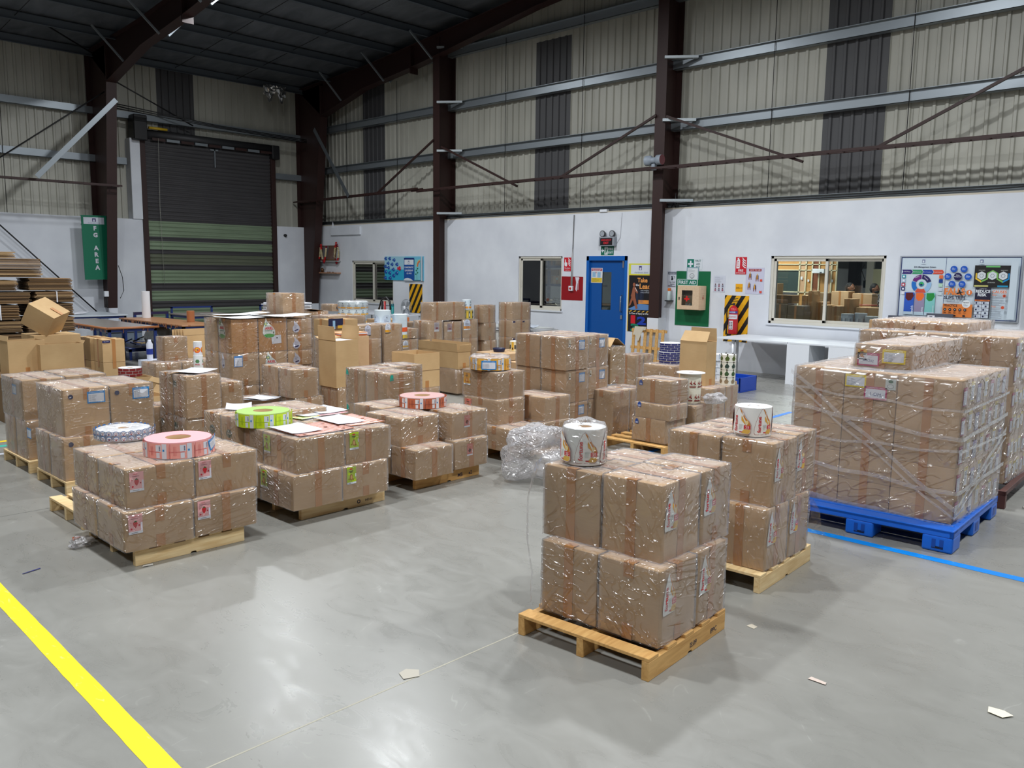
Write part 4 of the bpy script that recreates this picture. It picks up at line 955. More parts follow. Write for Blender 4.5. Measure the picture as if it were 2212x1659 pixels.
 ('p4', 'third row, right column, fifth from the front', 8.82, 1.81, 0.545, 0.765, 0.42, 0.23, 0, 'W c0 k4 l2'),
 ('p4', 'third row, middle column, first from the front', 7.88, 2.24, 0.545, 0.765, 0.42, 0.23, 0, 'W c1 k0 l2'),
 ('p4', 'third row, left column, first from the front', 7.88, 2.67, 0.545, 0.765, 0.42, 0.23, 0, 'W c2 k0 l2'),
 ('p4', 'fourth row, right column, first from the front', 7.88, 1.81, 0.765, 0.98, 0.42, 0.23, 0, 'W c0 k0 l3'),
 ('p4', 'fourth row, right column, second from the front', 8.115, 1.81, 0.765, 0.98, 0.42, 0.23, 0, 'W c0 k1 l3'),
 ('p4', 'fourth row, right column, third from the front', 8.35, 1.81, 0.765, 0.98, 0.42, 0.23, 0, 'W c0 k2 l3'),
 ('p4', 'fourth row, right column, fourth from the front', 8.585, 1.81, 0.765, 0.98, 0.42, 0.23, 0, 'W c0 k3 l3'),
 ('p4', 'fourth row, right column, fifth from the front', 8.82, 1.81, 0.765, 0.98, 0.42, 0.23, 0, 'W c0 k4 l3'),
 ('p4', 'fourth row, middle column, first from the front', 7.88, 2.24, 0.765, 0.98, 0.42, 0.23, 0, 'W c1 k0 l3'),
 ('p4', 'fourth row, left column, first from the front', 7.88, 2.67, 0.765, 0.98, 0.42, 0.23, 0, 'W c2 k0 l3'),
 ('p4', 'fifth row, right column, first from the front', 7.88, 1.81, 0.98, 1.187, 0.42, 0.23, 0, 'W c0 k0 l4'),
 ('p4', 'fifth row, right column, second from the front', 8.115, 1.81, 0.98, 1.187, 0.42, 0.23, 0, 'W c0 k1 l4'),
 ('p4', 'fifth row, right column, third from the front', 8.35, 1.81, 0.98, 1.187, 0.42, 0.23, 0, 'W c0 k2 l4'),
 ('p4', 'fifth row, right column, fourth from the front', 8.585, 1.81, 0.98, 1.187, 0.42, 0.23, 0, 'W c0 k3 l4'),
 ('p4', 'fifth row, right column, fifth from the front', 8.82, 1.81, 0.98, 1.187, 0.42, 0.23, 0, 'W c0 k4 l4'),
 ('p4', 'fifth row, middle column, first from the front', 7.88, 2.24, 0.98, 1.187, 0.42, 0.23, 0, 'W c1 k0 l4'),
 ('p4', 'fifth row, left column, first from the front', 7.88, 2.67, 0.98, 1.187, 0.42, 0.23, 0, 'W c2 k0 l4'),
 ('p4', 'top row, right column, first from the front', 7.88, 1.81, 1.187, 1.385, 0.42, 0.23, 0, 'W c0 k0 l5'),
 ('p4', 'top row, right column, second from the front', 8.115, 1.81, 1.187, 1.385, 0.42, 0.23, 0, 'W c0 k1 l5'),
 ('p4', 'top row, right column, third from the front', 8.35, 1.81, 1.187, 1.385, 0.42, 0.23, 0, 'W c0 k2 l5'),
 ('p4', 'top row, right column, fourth from the front', 8.585, 1.81, 1.187, 1.385, 0.42, 0.23, 0, 'W c0 k3 l5'),
 ('p4', 'top row, right column, fifth from the front', 8.82, 1.81, 1.187, 1.385, 0.42, 0.23, 0, 'W c0 k4 l5'),
 ('p4', 'top row, middle column, first from the front', 7.88, 2.24, 1.187, 1.385, 0.42, 0.23, 0, 'W c1 k0 l5'),
 ('p4', 'top row, middle column, second from the front', 8.115, 2.24, 1.187, 1.385, 0.42, 0.23, 0, 'W c1 k1 l5'),
 ('p4', 'top row, middle column, third from the front', 8.35, 2.24, 1.187, 1.385, 0.42, 0.23, 0, 'W c1 k2 l5'),
 ('p4', 'top row, middle column, fourth from the front', 8.585, 2.24, 1.187, 1.385, 0.42, 0.23, 0, 'W c1 k3 l5'),
 ('p4', 'top row, middle column, fifth from the front', 8.82, 2.24, 1.187, 1.385, 0.42, 0.23, 0, 'W c1 k4 l5'),
 ('p4', 'top row, left column, first from the front', 7.88, 2.67, 1.187, 1.385, 0.42, 0.23, 0, 'W c2 k0 l5'),
 ('p4', 'top row, left column, second from the front', 8.115, 2.67, 1.187, 1.385, 0.42, 0.23, 0, 'W c2 k1 l5'),
 ('p4', 'top row, left column, third from the front', 8.35, 2.67, 1.187, 1.385, 0.42, 0.23, 0, 'W c2 k2 l5'),
 ('p4', 'top row, left column, fourth from the front', 8.585, 2.67, 1.187, 1.385, 0.42, 0.23, 0, 'W c2 k3 l5'),
 ('p4', 'top row, left column, fifth from the front', 8.82, 2.67, 1.187, 1.385, 0.42, 0.23, 0, 'W c2 k4 l5'),
 ('p4', 'lying flat on top at the left', 8.15, 2.72, 1.385, 1.47, 0.4, 0.9, 0, 'W flat'),
 ('p4', 'lying flat on top beside the white paper', 8.15, 2.3, 1.385, 1.47, 0.4, 0.9, 0, 'W flat'),
 ('s1', 'bottom layer near corner', 1.96, 5.23, 0.115, 0.369, 0.45, 0.44, 0, 'L s'),
 ('s1', 'bottom layer right end', 2.415, 5.24, 0.115, 0.369, 0.45, 0.445, 0, 'L s'),
 ('s1', 'bottom layer back left', 1.96, 5.695, 0.115, 0.369, 0.43, 0.44, 0, 'L'),
 ('s1', 'top layer near corner', 2.0, 5.28, 0.369, 0.63, 0.45, 0.44, 0, 'L s'),
 ('s1', 'top layer right end', 2.455, 5.29, 0.369, 0.63, 0.45, 0.445, 0, 'L s'),
 ('s1', 'top layer back left', 2.0, 5.745, 0.369, 0.63, 0.43, 0.44, 0, 'L'),
 ('s1', 'top layer back right', 2.455, 5.75, 0.369, 0.63, 0.43, 0.44, 0, 'L'),
 ('s2', 'bottom layer near corner', 3.2, 5.31, 0.115, 0.378, 0.47, 0.425, 0, 'L gX'),
 ('s2', 'bottom layer right end', 3.637, 5.315, 0.115, 0.378, 0.47, 0.43, 0, 'L gY'),
 ('s2', 'bottom layer back left', 3.2, 5.795, 0.115, 0.378, 0.44, 0.425, 0, 'L'),
 ('s2', 'top layer near corner', 3.25, 5.34, 0.378, 0.641, 0.47, 0.425, 0, 'L gX'),
 ('s2', 'top layer right end', 3.687, 5.345, 0.378, 0.641, 0.47, 0.43, 0, 'L gY'),
 ('s2', 'top layer back left', 3.25, 5.825, 0.378, 0.641, 0.44, 0.425, 0, 'L'),
 ('s2', 'top layer back right', 3.687, 5.83, 0.378, 0.641, 0.44, 0.43, 0, 'L'),
 ('s2b', 'near left, green logo', 3.195, 6.109, 0.4, 0.7, 0.275, 0.42, 0, 'L logo'),
 ('s2b', 'bottom near', 3.195, 6.109, 0.115, 0.4, 0.275, 0.42, 0, 'L'),
 ('s2b', 'far left, green logo', 3.195, 6.394, 0.4, 0.7, 0.275, 0.42, 0, 'L logo'),
 ('s2b', 'bottom far', 3.195, 6.394, 0.115, 0.4, 0.275, 0.42, 0, 'L'),
 ('s2b', 'top right under sheets', 3.635, 6.159, 0.4, 0.7, 0.5, 0.42, 0, 'L'),
 ('s3', 'bottom layer near corner', 4.43, 5.4, 0.115, 0.371, 0.33, 0.42, 0, 'L'),
 ('s3', 'bottom layer right end', 4.935, 5.46, 0.115, 0.373, 0.4, 0.4, 0, 'L cY'),
 ('s3', 'bottom layer left', 4.35, 5.75, 0.115, 0.371, 0.36, 0.42, 0, 'L'),
 ('s3', 'top layer near corner', 4.44, 5.6, 0.371, 0.617, 0.5, 0.414, 0, 'L'),
 ('s3', 'top layer right end', 4.955, 5.52, 0.373, 0.617, 0.46, 0.425, 0, 'L cY'),
 ('s3', 'top layer back left', 4.62, 6.12, 0.371, 0.625, 0.42, 0.42, 0, 'L'),
 ('s4', 'bottom layer near corner', 5.81, 5.6, 0.115, 0.34, 0.5, 0.45, 0, 'L'),
 ('s4', 'bottom layer right end', 6.34, 5.66, 0.115, 0.34, 0.42, 0.42, 0, 'L'),
 ('s4', 'middle layer left', 5.88, 5.87, 0.34, 0.596, 0.5, 0.385, 0, 'L rX'),
 ('s4', 'middle layer right', 6.38, 5.68, 0.34, 0.594, 0.5, 0.39, 0, 'L'),
 ('s4', 'top layer under the orange roll', 5.91, 5.91, 0.596, 0.869, 0.51, 0.39, 0, 'L oX'),
 ('s5', 'bottom layer near corner', 6.85, 5.8, 0.115, 0.47, 0.36, 0.375, 0, 'L bY d'),
 ('s5', 'bottom layer right column', 7.245, 5.83, 0.115, 0.47, 0.36, 0.375, 0, 'L bY d'),
 ('s5', 'bottom layer left column', 6.85, 6.175, 0.115, 0.47, 0.36, 0.375, 0, 'L'),
 ('s5', 'middle layer near corner', 6.85, 5.8, 0.475, 0.83, 0.36, 0.375, 0, 'L bY d'),
 ('s5', 'middle layer right column', 7.245, 5.83, 0.475, 0.83, 0.36, 0.375, 0, 'L bY d'),
 ('s5', 'middle layer left column', 6.85, 6.175, 0.475, 0.83, 0.36, 0.375, 0, 'L'),
 ('s5', 'top layer near corner', 6.82, 5.785, 0.835, 1.19, 0.36, 0.375, 0, 'L bY d'),
 ('s5', 'top layer right column', 7.23, 5.83, 0.835, 1.19, 0.36, 0.375, 0, 'L bY d'),
 ('s5', 'top layer left column', 6.835, 6.175, 0.835, 1.19, 0.36, 0.375, 0, 'L'),
 ('s5', 'top layer back corner', 7.24, 6.2, 0.835, 1.19, 0.36, 0.375, 0, 'L'),
 ('s7', 'bottom', 7.27, 4.8, 0.115, 0.363, 0.41, 0.385, 0, 'L vX'),
 ('s7', 'middle', 7.28, 4.76, 0.363, 0.521, 0.43, 0.335, 0, 'L vX'),
 ('s7', 'top', 7.35, 4.81, 0.521, 0.768, 0.419, 0.351, 0, 'L vX'),
 ('s7b', 'under the two cream label rolls', 7.734, 4.735, 0.115, 0.475, 0.34, 0.36, 0, 'L'),
 ('s7c', 'low box behind the three-high stack', 9.69, 6.291, 0.45, 0.62, 0.5, 0.36, 0, 'L'),
 ('s7c', 'support below the low box', 9.69, 6.311, 0.115, 0.45, 0.48, 0.36, 0, 'L'),
 ('tr', 'tall open carton with raised flaps', 9.454, 5.652, 0.438, 1.008, 0.399, 0.24, 0, 'O'),
 ('tr', 'lower near the rolls', 9.317, 5.466, 0.115, 0.435, 0.4, 0.32, 0, 'L'),
 ('tr', 'lower back left', 9.217, 5.886, 0.115, 0.435, 0.4, 0.32, 0, 'L'),
 ('tr', 'lower right end', 9.647, 5.466, 0.115, 0.435, 0.4, 0.32, 0, 'L'),
 ('tr', 'lower back right', 9.547, 5.886, 0.115, 0.435, 0.4, 0.32, 0, 'L'),
 ('s6', 'bottom left', 7.381, 5.56, 0.21, 0.575, 0.34, 0.3, 0, 'L'),
 ('s6', 'bottom right', 7.696, 5.56, 0.21, 0.575, 0.34, 0.3, 0, 'L'),
 ('s6', 'open top carton with raised flap', 7.818, 5.948, 0.58, 1.02, 0.36, 0.28, 0, 'O L'),
 ('s6c', 'left', 10.246, 7.335, 0.29, 0.65, 0.33, 0.225, 0, 'L'),
 ('s6c', 'hidden base left', 10.246, 7.335, 0.02, 0.287, 0.33, 0.225, 0, 'L'),
 ('s6c', 'right', 10.481, 7.335, 0.29, 0.65, 0.33, 0.225, 0, 'L'),
 ('s6c', 'hidden base right', 10.481, 7.335, 0.02, 0.287, 0.33, 0.225, 0, 'L'),
 ('s0a', 'bottom layer near corner', 2.31, 7.37, 0.115, 0.471, 0.335, 0.36, 0, 'L v2'),
 ('s0a', 'bottom layer left', 2.31, 7.715, 0.115, 0.471, 0.335, 0.36, 0, 'L'),
 ('s0a', 'bottom layer right end', 2.685, 7.38, 0.115, 0.471, 0.335, 0.36, 0, 'L bY'),
 ('s0a', 'top layer near corner', 2.34, 7.41, 0.471, 0.872, 0.66, 0.362, 0, 'L bY v2'),
 ('s0a', 'top layer right end', 2.714, 7.41, 0.471, 0.872, 0.66, 0.362, 0, 'L bY v2'),
 ('s0b', 'bottom layer near corner', 2.34, 8.42, 0.115, 0.474, 0.325, 0.36, 0, 'L bX'),
 ('s0b', 'bottom layer left', 2.34, 8.755, 0.115, 0.474, 0.325, 0.36, 0, 'L'),
 ('s0b', 'bottom layer right end', 2.71, 8.45, 0.115, 0.474, 0.325, 0.36, 0, 'L'),
 ('s0b', 'top layer near corner', 2.34, 8.48, 0.474, 0.844, 0.627, 0.36, 0, 'L bX'),
 ('s0b', 'top layer right end', 2.72, 8.5, 0.474, 0.85, 0.62, 0.36, 0, 'L'),
 ('s8', 'top near corner under paper', 3.37, 7.37, 0.513, 0.903, 0.276, 0.327, 0, 'L tX'),
 ('s8', 'top left', 3.37, 7.66, 0.513, 0.9, 0.276, 0.327, 0, 'L'),
 ('s8', 'top right, lower than its neighbour', 3.71, 7.42, 0.44, 0.805, 0.4, 0.235, 0, 'L'),
 ('s8', 'bottom near corner', 3.37, 7.38, 0.115, 0.51, 0.276, 0.327, 0, 'L tX'),
 ('s8', 'bottom left', 3.37, 7.67, 0.115, 0.51, 0.276, 0.327, 0, 'L tX'),
 ('s8', 'bottom right', 3.71, 7.43, 0.115, 0.437, 0.4, 0.235, 0, 'L'),
 ('s8', 'far left low', 3.27, 8.0, 0.115, 0.55, 0.3, 0.3, 0, 'L'),
 ('s9', 'top right', 4.926, 8.126, 0.455, 0.773, 0.292, 0.32, 0, 'L'),
 ('s9', 'top left', 4.926, 8.448, 0.455, 0.778, 0.34, 0.32, 0, 'L'),
 ('s9', 'bottom right', 4.946, 8.126, 0.115, 0.452, 0.3, 0.36, 0, 'L'),
 ('s9', 'bottom left', 4.906, 8.446, 0.115, 0.452, 0.33, 0.36, 0, 'L'),
 ('s9', 'bottom front-left under loose sheets', 4.526, 8.376, 0.115, 0.445, 0.36, 0.37, 0, 'L'),
 ('s10', 'bottom layer near corner', 4.72, 9.1, 0.115, 0.5, 0.318, 0.335, 0, 'A0 L'),
 ('s10', 'bottom layer left end', 4.72, 9.43, 0.115, 0.5, 0.33, 0.335, 0, 'L'),
 ('s10', 'bottom layer centre', 5.068, 9.1, 0.115, 0.5, 0.318, 0.375, 0, 'B0 L'),
 ('s10', 'middle layer near corner', 4.72, 9.1, 0.503, 0.889, 0.318, 0.335, 0, 'A1 L'),
 ('s10', 'middle layer left end', 4.72, 9.43, 0.503, 0.889, 0.33, 0.335, 0, 'L'),
 ('s10', 'middle layer centre', 5.068, 9.1, 0.503, 0.889, 0.318, 0.375, 0, 'B1 L'),
 ('s10', 'top layer near corner', 4.72, 9.1, 0.892, 1.292, 0.318, 0.335, 0, 'A2 L br'),
 ('s10', 'top layer left end', 4.72, 9.43, 0.892, 1.292, 0.33, 0.335, 0, 'L'),
 ('s10', 'top layer centre with drop label', 5.068, 9.1, 0.892, 1.292, 0.318, 0.375, 0, 'B2 L br'),
 ('s10', 'lowest small one at the right with a teardrop label', 5.455, 9.1, 0.7, 0.885, 0.32, 0.335, 0, 'td L'),
 ('s10', 'middle small one at the right with a teardrop label', 5.455, 9.1, 0.888, 1.085, 0.32, 0.335, 0, 'td L'),
 ('s10', 'upper small one at the right with a teardrop label', 5.455, 9.1, 1.088, 1.272, 0.32, 0.335, 0, 'td L'),
 ('s10', 'base below the small ones', 5.455, 9.11, 0.115, 0.697, 0.32, 0.335, 0, 'L'),
 ('s10t', 'single carton above everything else before the shutter', 5.64, 9.5, 1.3, 1.57, 0.4, 0.31, 0, 'L'),
 ('s10t', 'column under the single high carton, level one', 5.64, 9.5, 0.115, 0.507, 0.4, 0.31, 0, 'L'),
 ('s10t', 'column under the single high carton, level two', 5.64, 9.5, 0.51, 0.902, 0.4, 0.31, 0, 'L'),
 ('s10t', 'column under the single high carton, level three', 5.64, 9.5, 0.905, 1.297, 0.4, 0.31, 0, 'L'),
 ('s10r', 'right of the teardrop cartons, dark lid ajar', 7.215, 11.371, 0.84, 1.223, 0.445, 0.339, 0, 'L'),
 ('s10r', 'base below the lid-ajar carton', 7.215, 11.371, 0.115, 0.474, 0.445, 0.339, 0, 'L'),
 ('s10r', 'lower middle below the lid-ajar carton', 7.215, 11.371, 0.477, 0.836, 0.445, 0.339, 0, 'L'),
 ('fl', 'top single carton beside leaning sheets', 5.383, 12.455, 0.475, 0.835, 0.293, 0.345, 0, 'L'),
 ('fl', 'lower row, left', 5.133, 12.205, 0.115, 0.472, 0.5, 0.385, 0, 'L'),
 ('fl', 'lower row, second', 5.533, 12.205, 0.115, 0.472, 0.5, 0.385, 0, 'L'),
 ('fl', 'lower row, third', 5.933, 12.205, 0.115, 0.472, 0.5, 0.385, 0, 'L'),
 ('fl', 'lower row, right', 6.333, 12.205, 0.115, 0.472, 0.5, 0.385, 0, 'L'),
 ('bp', 'lower right of the brown pair', 4.64, 12.87, 0.115, 0.469, 0.35, 0.32, 0, 'N nv0'),
 ('bp', 'lower left of the brown pair', 4.6, 13.24, 0.115, 0.469, 0.5, 0.3, 0, 'N'),
 ('bp', 'upper right of the brown pair', 4.64, 12.87, 0.472, 0.812, 0.35, 0.32, 0, 'N nv1'),
 ('bp', 'upper left of the brown pair', 4.6, 13.24, 0.472, 0.812, 0.5, 0.3, 0, 'N'),
 ('t1', 'tall open carton with raised flaps', 5.705, 8.438, 0.467, 1.037, 0.367, 0.326, 0, 'O'),
 ('t1', 'base under the tall open carton', 5.725, 8.438, 0.115, 0.463, 0.367, 0.346, 0, 'L'),
 ('s11', 'top layer near corner, green sticker', 5.065, 6.61, 0.497, 0.86, 0.351, 0.347, 0, 'L grY'),
 ('s11', 'top layer left, green sticker', 5.085, 6.981, 0.497, 0.862, 0.354, 0.38, 0, 'L grX'),
 ('s11', 'bottom layer near corner', 5.075, 6.62, 0.115, 0.494, 0.351, 0.347, 0, 'L'),
 ('s11', 'bottom layer left, green sticker', 5.085, 6.981, 0.115, 0.494, 0.354, 0.38, 0, 'L grX'),
 ('s11', 'top layer back corner', 5.465, 6.991, 0.497, 0.87, 0.34, 0.36, 0, 'L'),
 ('t2', 'open carton with four flaps up', 6.812, 8.322, 0.365, 0.815, 0.465, 0.428, 0, 'O4'),
 ('t2', 'base under the open carton', 6.812, 8.322, 0.015, 0.362, 0.465, 0.428, 0, 'L'),
 ('t3', 'long open carton with a folded flap', 8.457, 9.3, 0.405, 0.665, 0.924, 0.257, 0, 'O'),
 ('t3', 'base under the long open carton', 8.457, 9.31, 0.03, 0.402, 0.904, 0.257, 0, 'L'),
 ('s12', 'front left, dark strip label', 7.281, 10.174, 0.491, 0.851, 0.36, 0.403, 0, 'L dk'),
 ('s12', 'front left base', 7.281, 10.174, 0.115, 0.488, 0.36, 0.403, 0, 'L'),
 ('s12', 'tall with arched yellow label', 7.755, 10.191, 0.5, 1.06, 0.36, 0.343, 0, 'L ar'),
 ('s12', 'tall base', 7.755, 10.191, 0.115, 0.497, 0.36, 0.343, 0, 'L'),
 ('s12', 'behind the dark strip one, arched white label', 7.294, 10.241, 0.5, 1.055, 0.36, 0.446, 0, 'L aw'),
 ('s12', 'far base', 7.294, 10.241, 0.115, 0.497, 0.36, 0.446, 0, 'L'),
 ('s12c', 'lower small, arched label', 9.374, 11.786, 0.466, 0.641, 0.36, 0.357, 0, 'L sm0'),
 ('s12c', 'upper small, yellow label', 9.374, 11.786, 0.656, 0.831, 0.36, 0.357, 0, 'L sm1'),
 ('s12c', 'small base', 9.374, 11.786, 0.115, 0.463, 0.36, 0.357, 0, 'L'),
 ('s13', 'widest of the top cartons, two tape bands', 10.057, 11.771, 0.957, 1.287, 0.322, 0.825, 0, 'L w2'),
 ('s13', 'left of the row below, grey label', 9.929, 11.751, 0.597, 0.952, 0.4, 0.376, 0, 'L gl0'),
 ('s13', 'left lower base', 9.929, 11.751, 0.115, 0.594, 0.4, 0.376, 0, 'L'),
 ('s13', 'middle of the row below, grey label', 10.342, 11.751, 0.597, 0.922, 0.4, 0.428, 0, 'L gl1'),
 ('s13', 'middle lower base', 10.342, 11.751, 0.115, 0.594, 0.4, 0.428, 0, 'L'),
 ('s13', 'right of the row below, grey label', 10.808, 11.751, 0.597, 0.952, 0.4, 0.391, 0, 'L gl2'),
 ('s13', 'right lower base', 10.808, 11.751, 0.115, 0.594, 0.4, 0.391, 0, 'L'),
 ('s14', 'second row', 11.34, 11.696, 0.191, 0.531, 0.251, 0.327, 0, 'L'),
 ('s14', 'third row', 11.31, 11.696, 0.534, 0.874, 0.251, 0.327, 0, 'L'),
 ('s14', 'top row', 11.29, 11.696, 0.877, 1.217, 0.251, 0.327, 0, 'L'),
 ('s14', 'bottom', 11.34, 11.696, 0.0, 0.188, 0.251, 0.327, 0, 'L'),
 ('s15', 'lower of the stack before the sliding window', 12.088, 11.685, 0.21, 0.555, 0.374, 0.538, 0, 'L st0'),
 ('s15', 'middle of the stack before the sliding window', 12.088, 11.685, 0.558, 0.903, 0.374, 0.538, 0, 'L st1'),
 ('s15', 'upper of the stack before the sliding window', 12.088, 11.685, 0.906, 1.251, 0.374, 0.538, 0, 'L st2'),
 ('s15', 'base before the sliding window', 12.088, 11.685, 0.0, 0.207, 0.374, 0.538, 0, 'L'),
 ('s16', 'plain carton with navy photo label', 6.575, 9.9, 0.949, 1.184, 0.36, 0.493, 0, 'N nvb'),
 ('s16', 'base below the navy label carton', 6.575, 9.9, 0.115, 0.946, 0.36, 0.493, 0, 'L'),
 ('s16', 'behind the navy label carton, under the pale rolls', 7.248, 10.9, 0.95, 1.165, 0.5, 0.684, 0, 'L'),
 ('s16', 'base below the pale rolls', 7.248, 10.9, 0.115, 0.947, 0.5, 0.684, 0, 'L'),
 ('s16', 'small one left of the pale rolls', 8.586, 12.8, 1.127, 1.25, 0.36, 0.232, 0, 'L'),
 ('s16', 'low one beside the tape gun', 10.388, 13.5, 0.781, 0.891, 0.4, 0.33, 0, 'L'),
 ('s16', 'base beside the tape gun', 10.388, 13.5, 0.115, 0.778, 0.4, 0.33, 0, 'L'),
 ('s16', 'low one left of the grey label row', 10.252, 12.9, 0.766, 0.856, 0.36, 0.283, 0, 'L'),
 ('s16', 'base left of the grey label row', 10.252, 12.9, 0.115, 0.763, 0.36, 0.283, 0, 'L'),
]
FLAPS_READY = True
for _i, _t in enumerate(CARTONS): carton(_t, _i)

# ------------------------------------------------------------------ pallets
def wood_pallet(x, y, dx, dy, ang, lab, h=.113, m=None, nb=5, marks=None):
    m = m or M_WOOD; r = tag(empty('wooden_pallet', (x, y, 0), math.radians(ang)), lab, 'pallet', 'wooden pallets under the cartons'); t = .018; sw = .04
    for i in range(3):
        yy = (dy-sw)*i/2; mb = MB(); hh = h-t; n = dx
        # notched stringer
        pts = [(0, 0), (dx*.20, 0), (dx*.22, .022), (dx*.30, .022), (dx*.32, 0), (dx*.68, 0), (dx*.70, .022), (dx*.78, .022), (dx*.80, 0), (dx, 0), (dx, hh), (0, hh)] if False else [(0, 0), (dx*.48, 0), (dx*.49, .012), (dx*.53, .012), (dx*.54, 0), (dx, 0), (dx, hh), (0, hh)]
        k = len(pts); vs = [(a, yy, b) for a, b in pts]+[(a, yy+sw, b) for a, b in pts]
        mb.add(vs, [tuple(range(k)), tuple(range(k, 2*k))[::-1]]+[(j, k+j, k+(j+1) % k, (j+1) % k) for j in range(k)], m)
        s = recalc(mb.build('stringer', r, .002))
        if i == 0 and marks:
            a = Art()
            for (u, tx) in marks: a.text(tx, u, hh*.25, .07, .035, (60, 48, 60), .02)
            a.build('stamp_mark', (0, 0, 0), (1, 0, 0), (0, 0, 1), r, base=.0006)
    for i in range(nb):
        w_ = .09; xx = (dx-w_)*i/(nb-1); mb = MB(); mb.box(xx, 0, h-t, xx+w_, dy, h, m); mb.build('deck_board', r, .002)
    return r
wood_pallet(3.105, 2.09, .79, .79, 4.0, 'near wooden pallet with ink stamps, under the frontmost cartons', m=M_WOOD2, marks=[(.40, 'IS:09'), (.62, 'IPPC')])
wood_pallet(4.48, 2.25, .79, .79, 3.5, 'wooden pallet right behind the frontmost one', m=M_WOOD)
wood_pallet(2.03, 5.27, .75, .80, 0, 'wooden pallet under the strawberry-label cartons', marks=None)
wood_pallet(3.325, 5.41, .80, .78, 1.5, 'wooden pallet under the lime-label cartons', marks=[(.5, 'o'), (.6, 'IND-01')])
wood_pallet(4.52, 5.51, .78, .80, 1.5, 'wooden pallet under the carton stack with the brown roll', m=M_WOOD2, marks=[(.5, 'MB'), (.63, 'e2')])
wood_pallet(5.86, 5.70, .80, .80, 1, 'wooden pallet under the mixed stack with the orange roll', m=M_WOOD2)
wood_pallet(6.95, 5.86, .80, .80, 1, 'wooden pallet under the three-high block with blue-edged labels', m=M_WOOD2)
wood_pallet(7.15, 4.72, .80, .80, 1, 'wooden pallet sticking out left of the uneven three-box stack', m=M_WOOD2)
wood_pallet(7.42, 6.45, .80, .80, 1, 'wooden pallet under the dark stack behind the three-high block', m=M_WOOD2)
wood_pallet(2.30, 7.34, .80, .74, 0, 'wooden pallet behind the strawberry pallet')
wood_pallet(2.32, 8.36, .80, .78, 0, 'wooden pallet at the far left, ends showing')
wood_pallet(2.06, 6.28, .6, .70, 0, 'empty low pallet end poking out between two stacks at left', h=.11)
wood_pallet(3.40, 7.4, .7, .7, 0, 'wooden pallet under the paper-topped stack'); wood_pallet(4.85, 8.1, .8, .75, 0, 'wooden pallet under the crinkly group', m=M_WOOD2)
wood_pallet(4.75, 9.15, .95, .7, 0, 'wooden pallet under the big stack before the shutter'); wood_pallet(5.1, 6.62, .78, .78, 0, 'wooden pallet under the green-corner stack')
def plastic_pallet():
    M = mat((16, 104, 214), .35); MD = mat((10, 70, 160), .4)
    r = tag(empty('plastic_pallet', (6.08, 1.66, 0), math.radians(2.5)), 'blue plastic pallet under the stretch-wrapped load', 'pallet')
    mb = MB(); dx, dy, h = 1.30, 1.26, .165
    for i in range(9): mb.box(.0+dx*i/9, 0, h-.03, dx*(i+.86)/9, dy, h, M)
    mb.box(0, 0, h-.055, dx, .03, h-.002, M); mb.box(0, dy-.03, h-.055, dx, dy, h-.002, M); mb.box(0, 0, h-.055, .03, dy, h-.002, M); mb.box(dx-.03, 0, h-.055, dx, dy, h-.002, M)
    mb.build('deck', r, .006, seg=2)
    for i in range(3):
        for j in range(3):
            w_, d_ = .20, .20; x = (dx-w_)*i/2; y = (dy-d_)*j/2; mb = MB(); mb.box(x, y, 0, x+w_, y+d_, h-.05, M); mb.build('foot', r, .015, seg=3)
            if i == 0 or j == 0:
                mb = MB()
                if i == 0: mb.box(x-.002, y+.06, .03, x+.0, y+.085, .09, MD); mb.box(x-.0022, y+.11, .03, x, y+.135, .09, MD); mb.box(x-.002, y+.06, .025, x, y+.135, .04, mat((10, 20, 44), .5))
                else: mb.box(x+.06, y-.002, .03, x+.14, y, .09, MD)
                mb.build('foot_slot', r)
plastic_pallet()
def steel_pallet():
    M = mat((86, 50, 44), .5)
    r = tag(empty('steel_pallet', (7.62, 1.72, 0), math.radians(3)), 'brown steel pallet on legs behind the blue one', 'pallet'); h = .15
    mb = MB()
    for y in (0, .63, 1.24): mb.box(0, y, h-.04, 1.35, y+.05, h, M)
    for x in (0, .43, .86, 1.3): mb.box(x, 0, h-.04, x+.05, 1.29, h-.002, M)
    mb.build('frame', r, .003)
    for x in (0, 1.29):
        for y in (0, 1.23): mb = MB(); mb.box(x, y, 0, x+.06, y+.06, h-.04, M); mb.build('leg', r, .003)
steel_pallet()

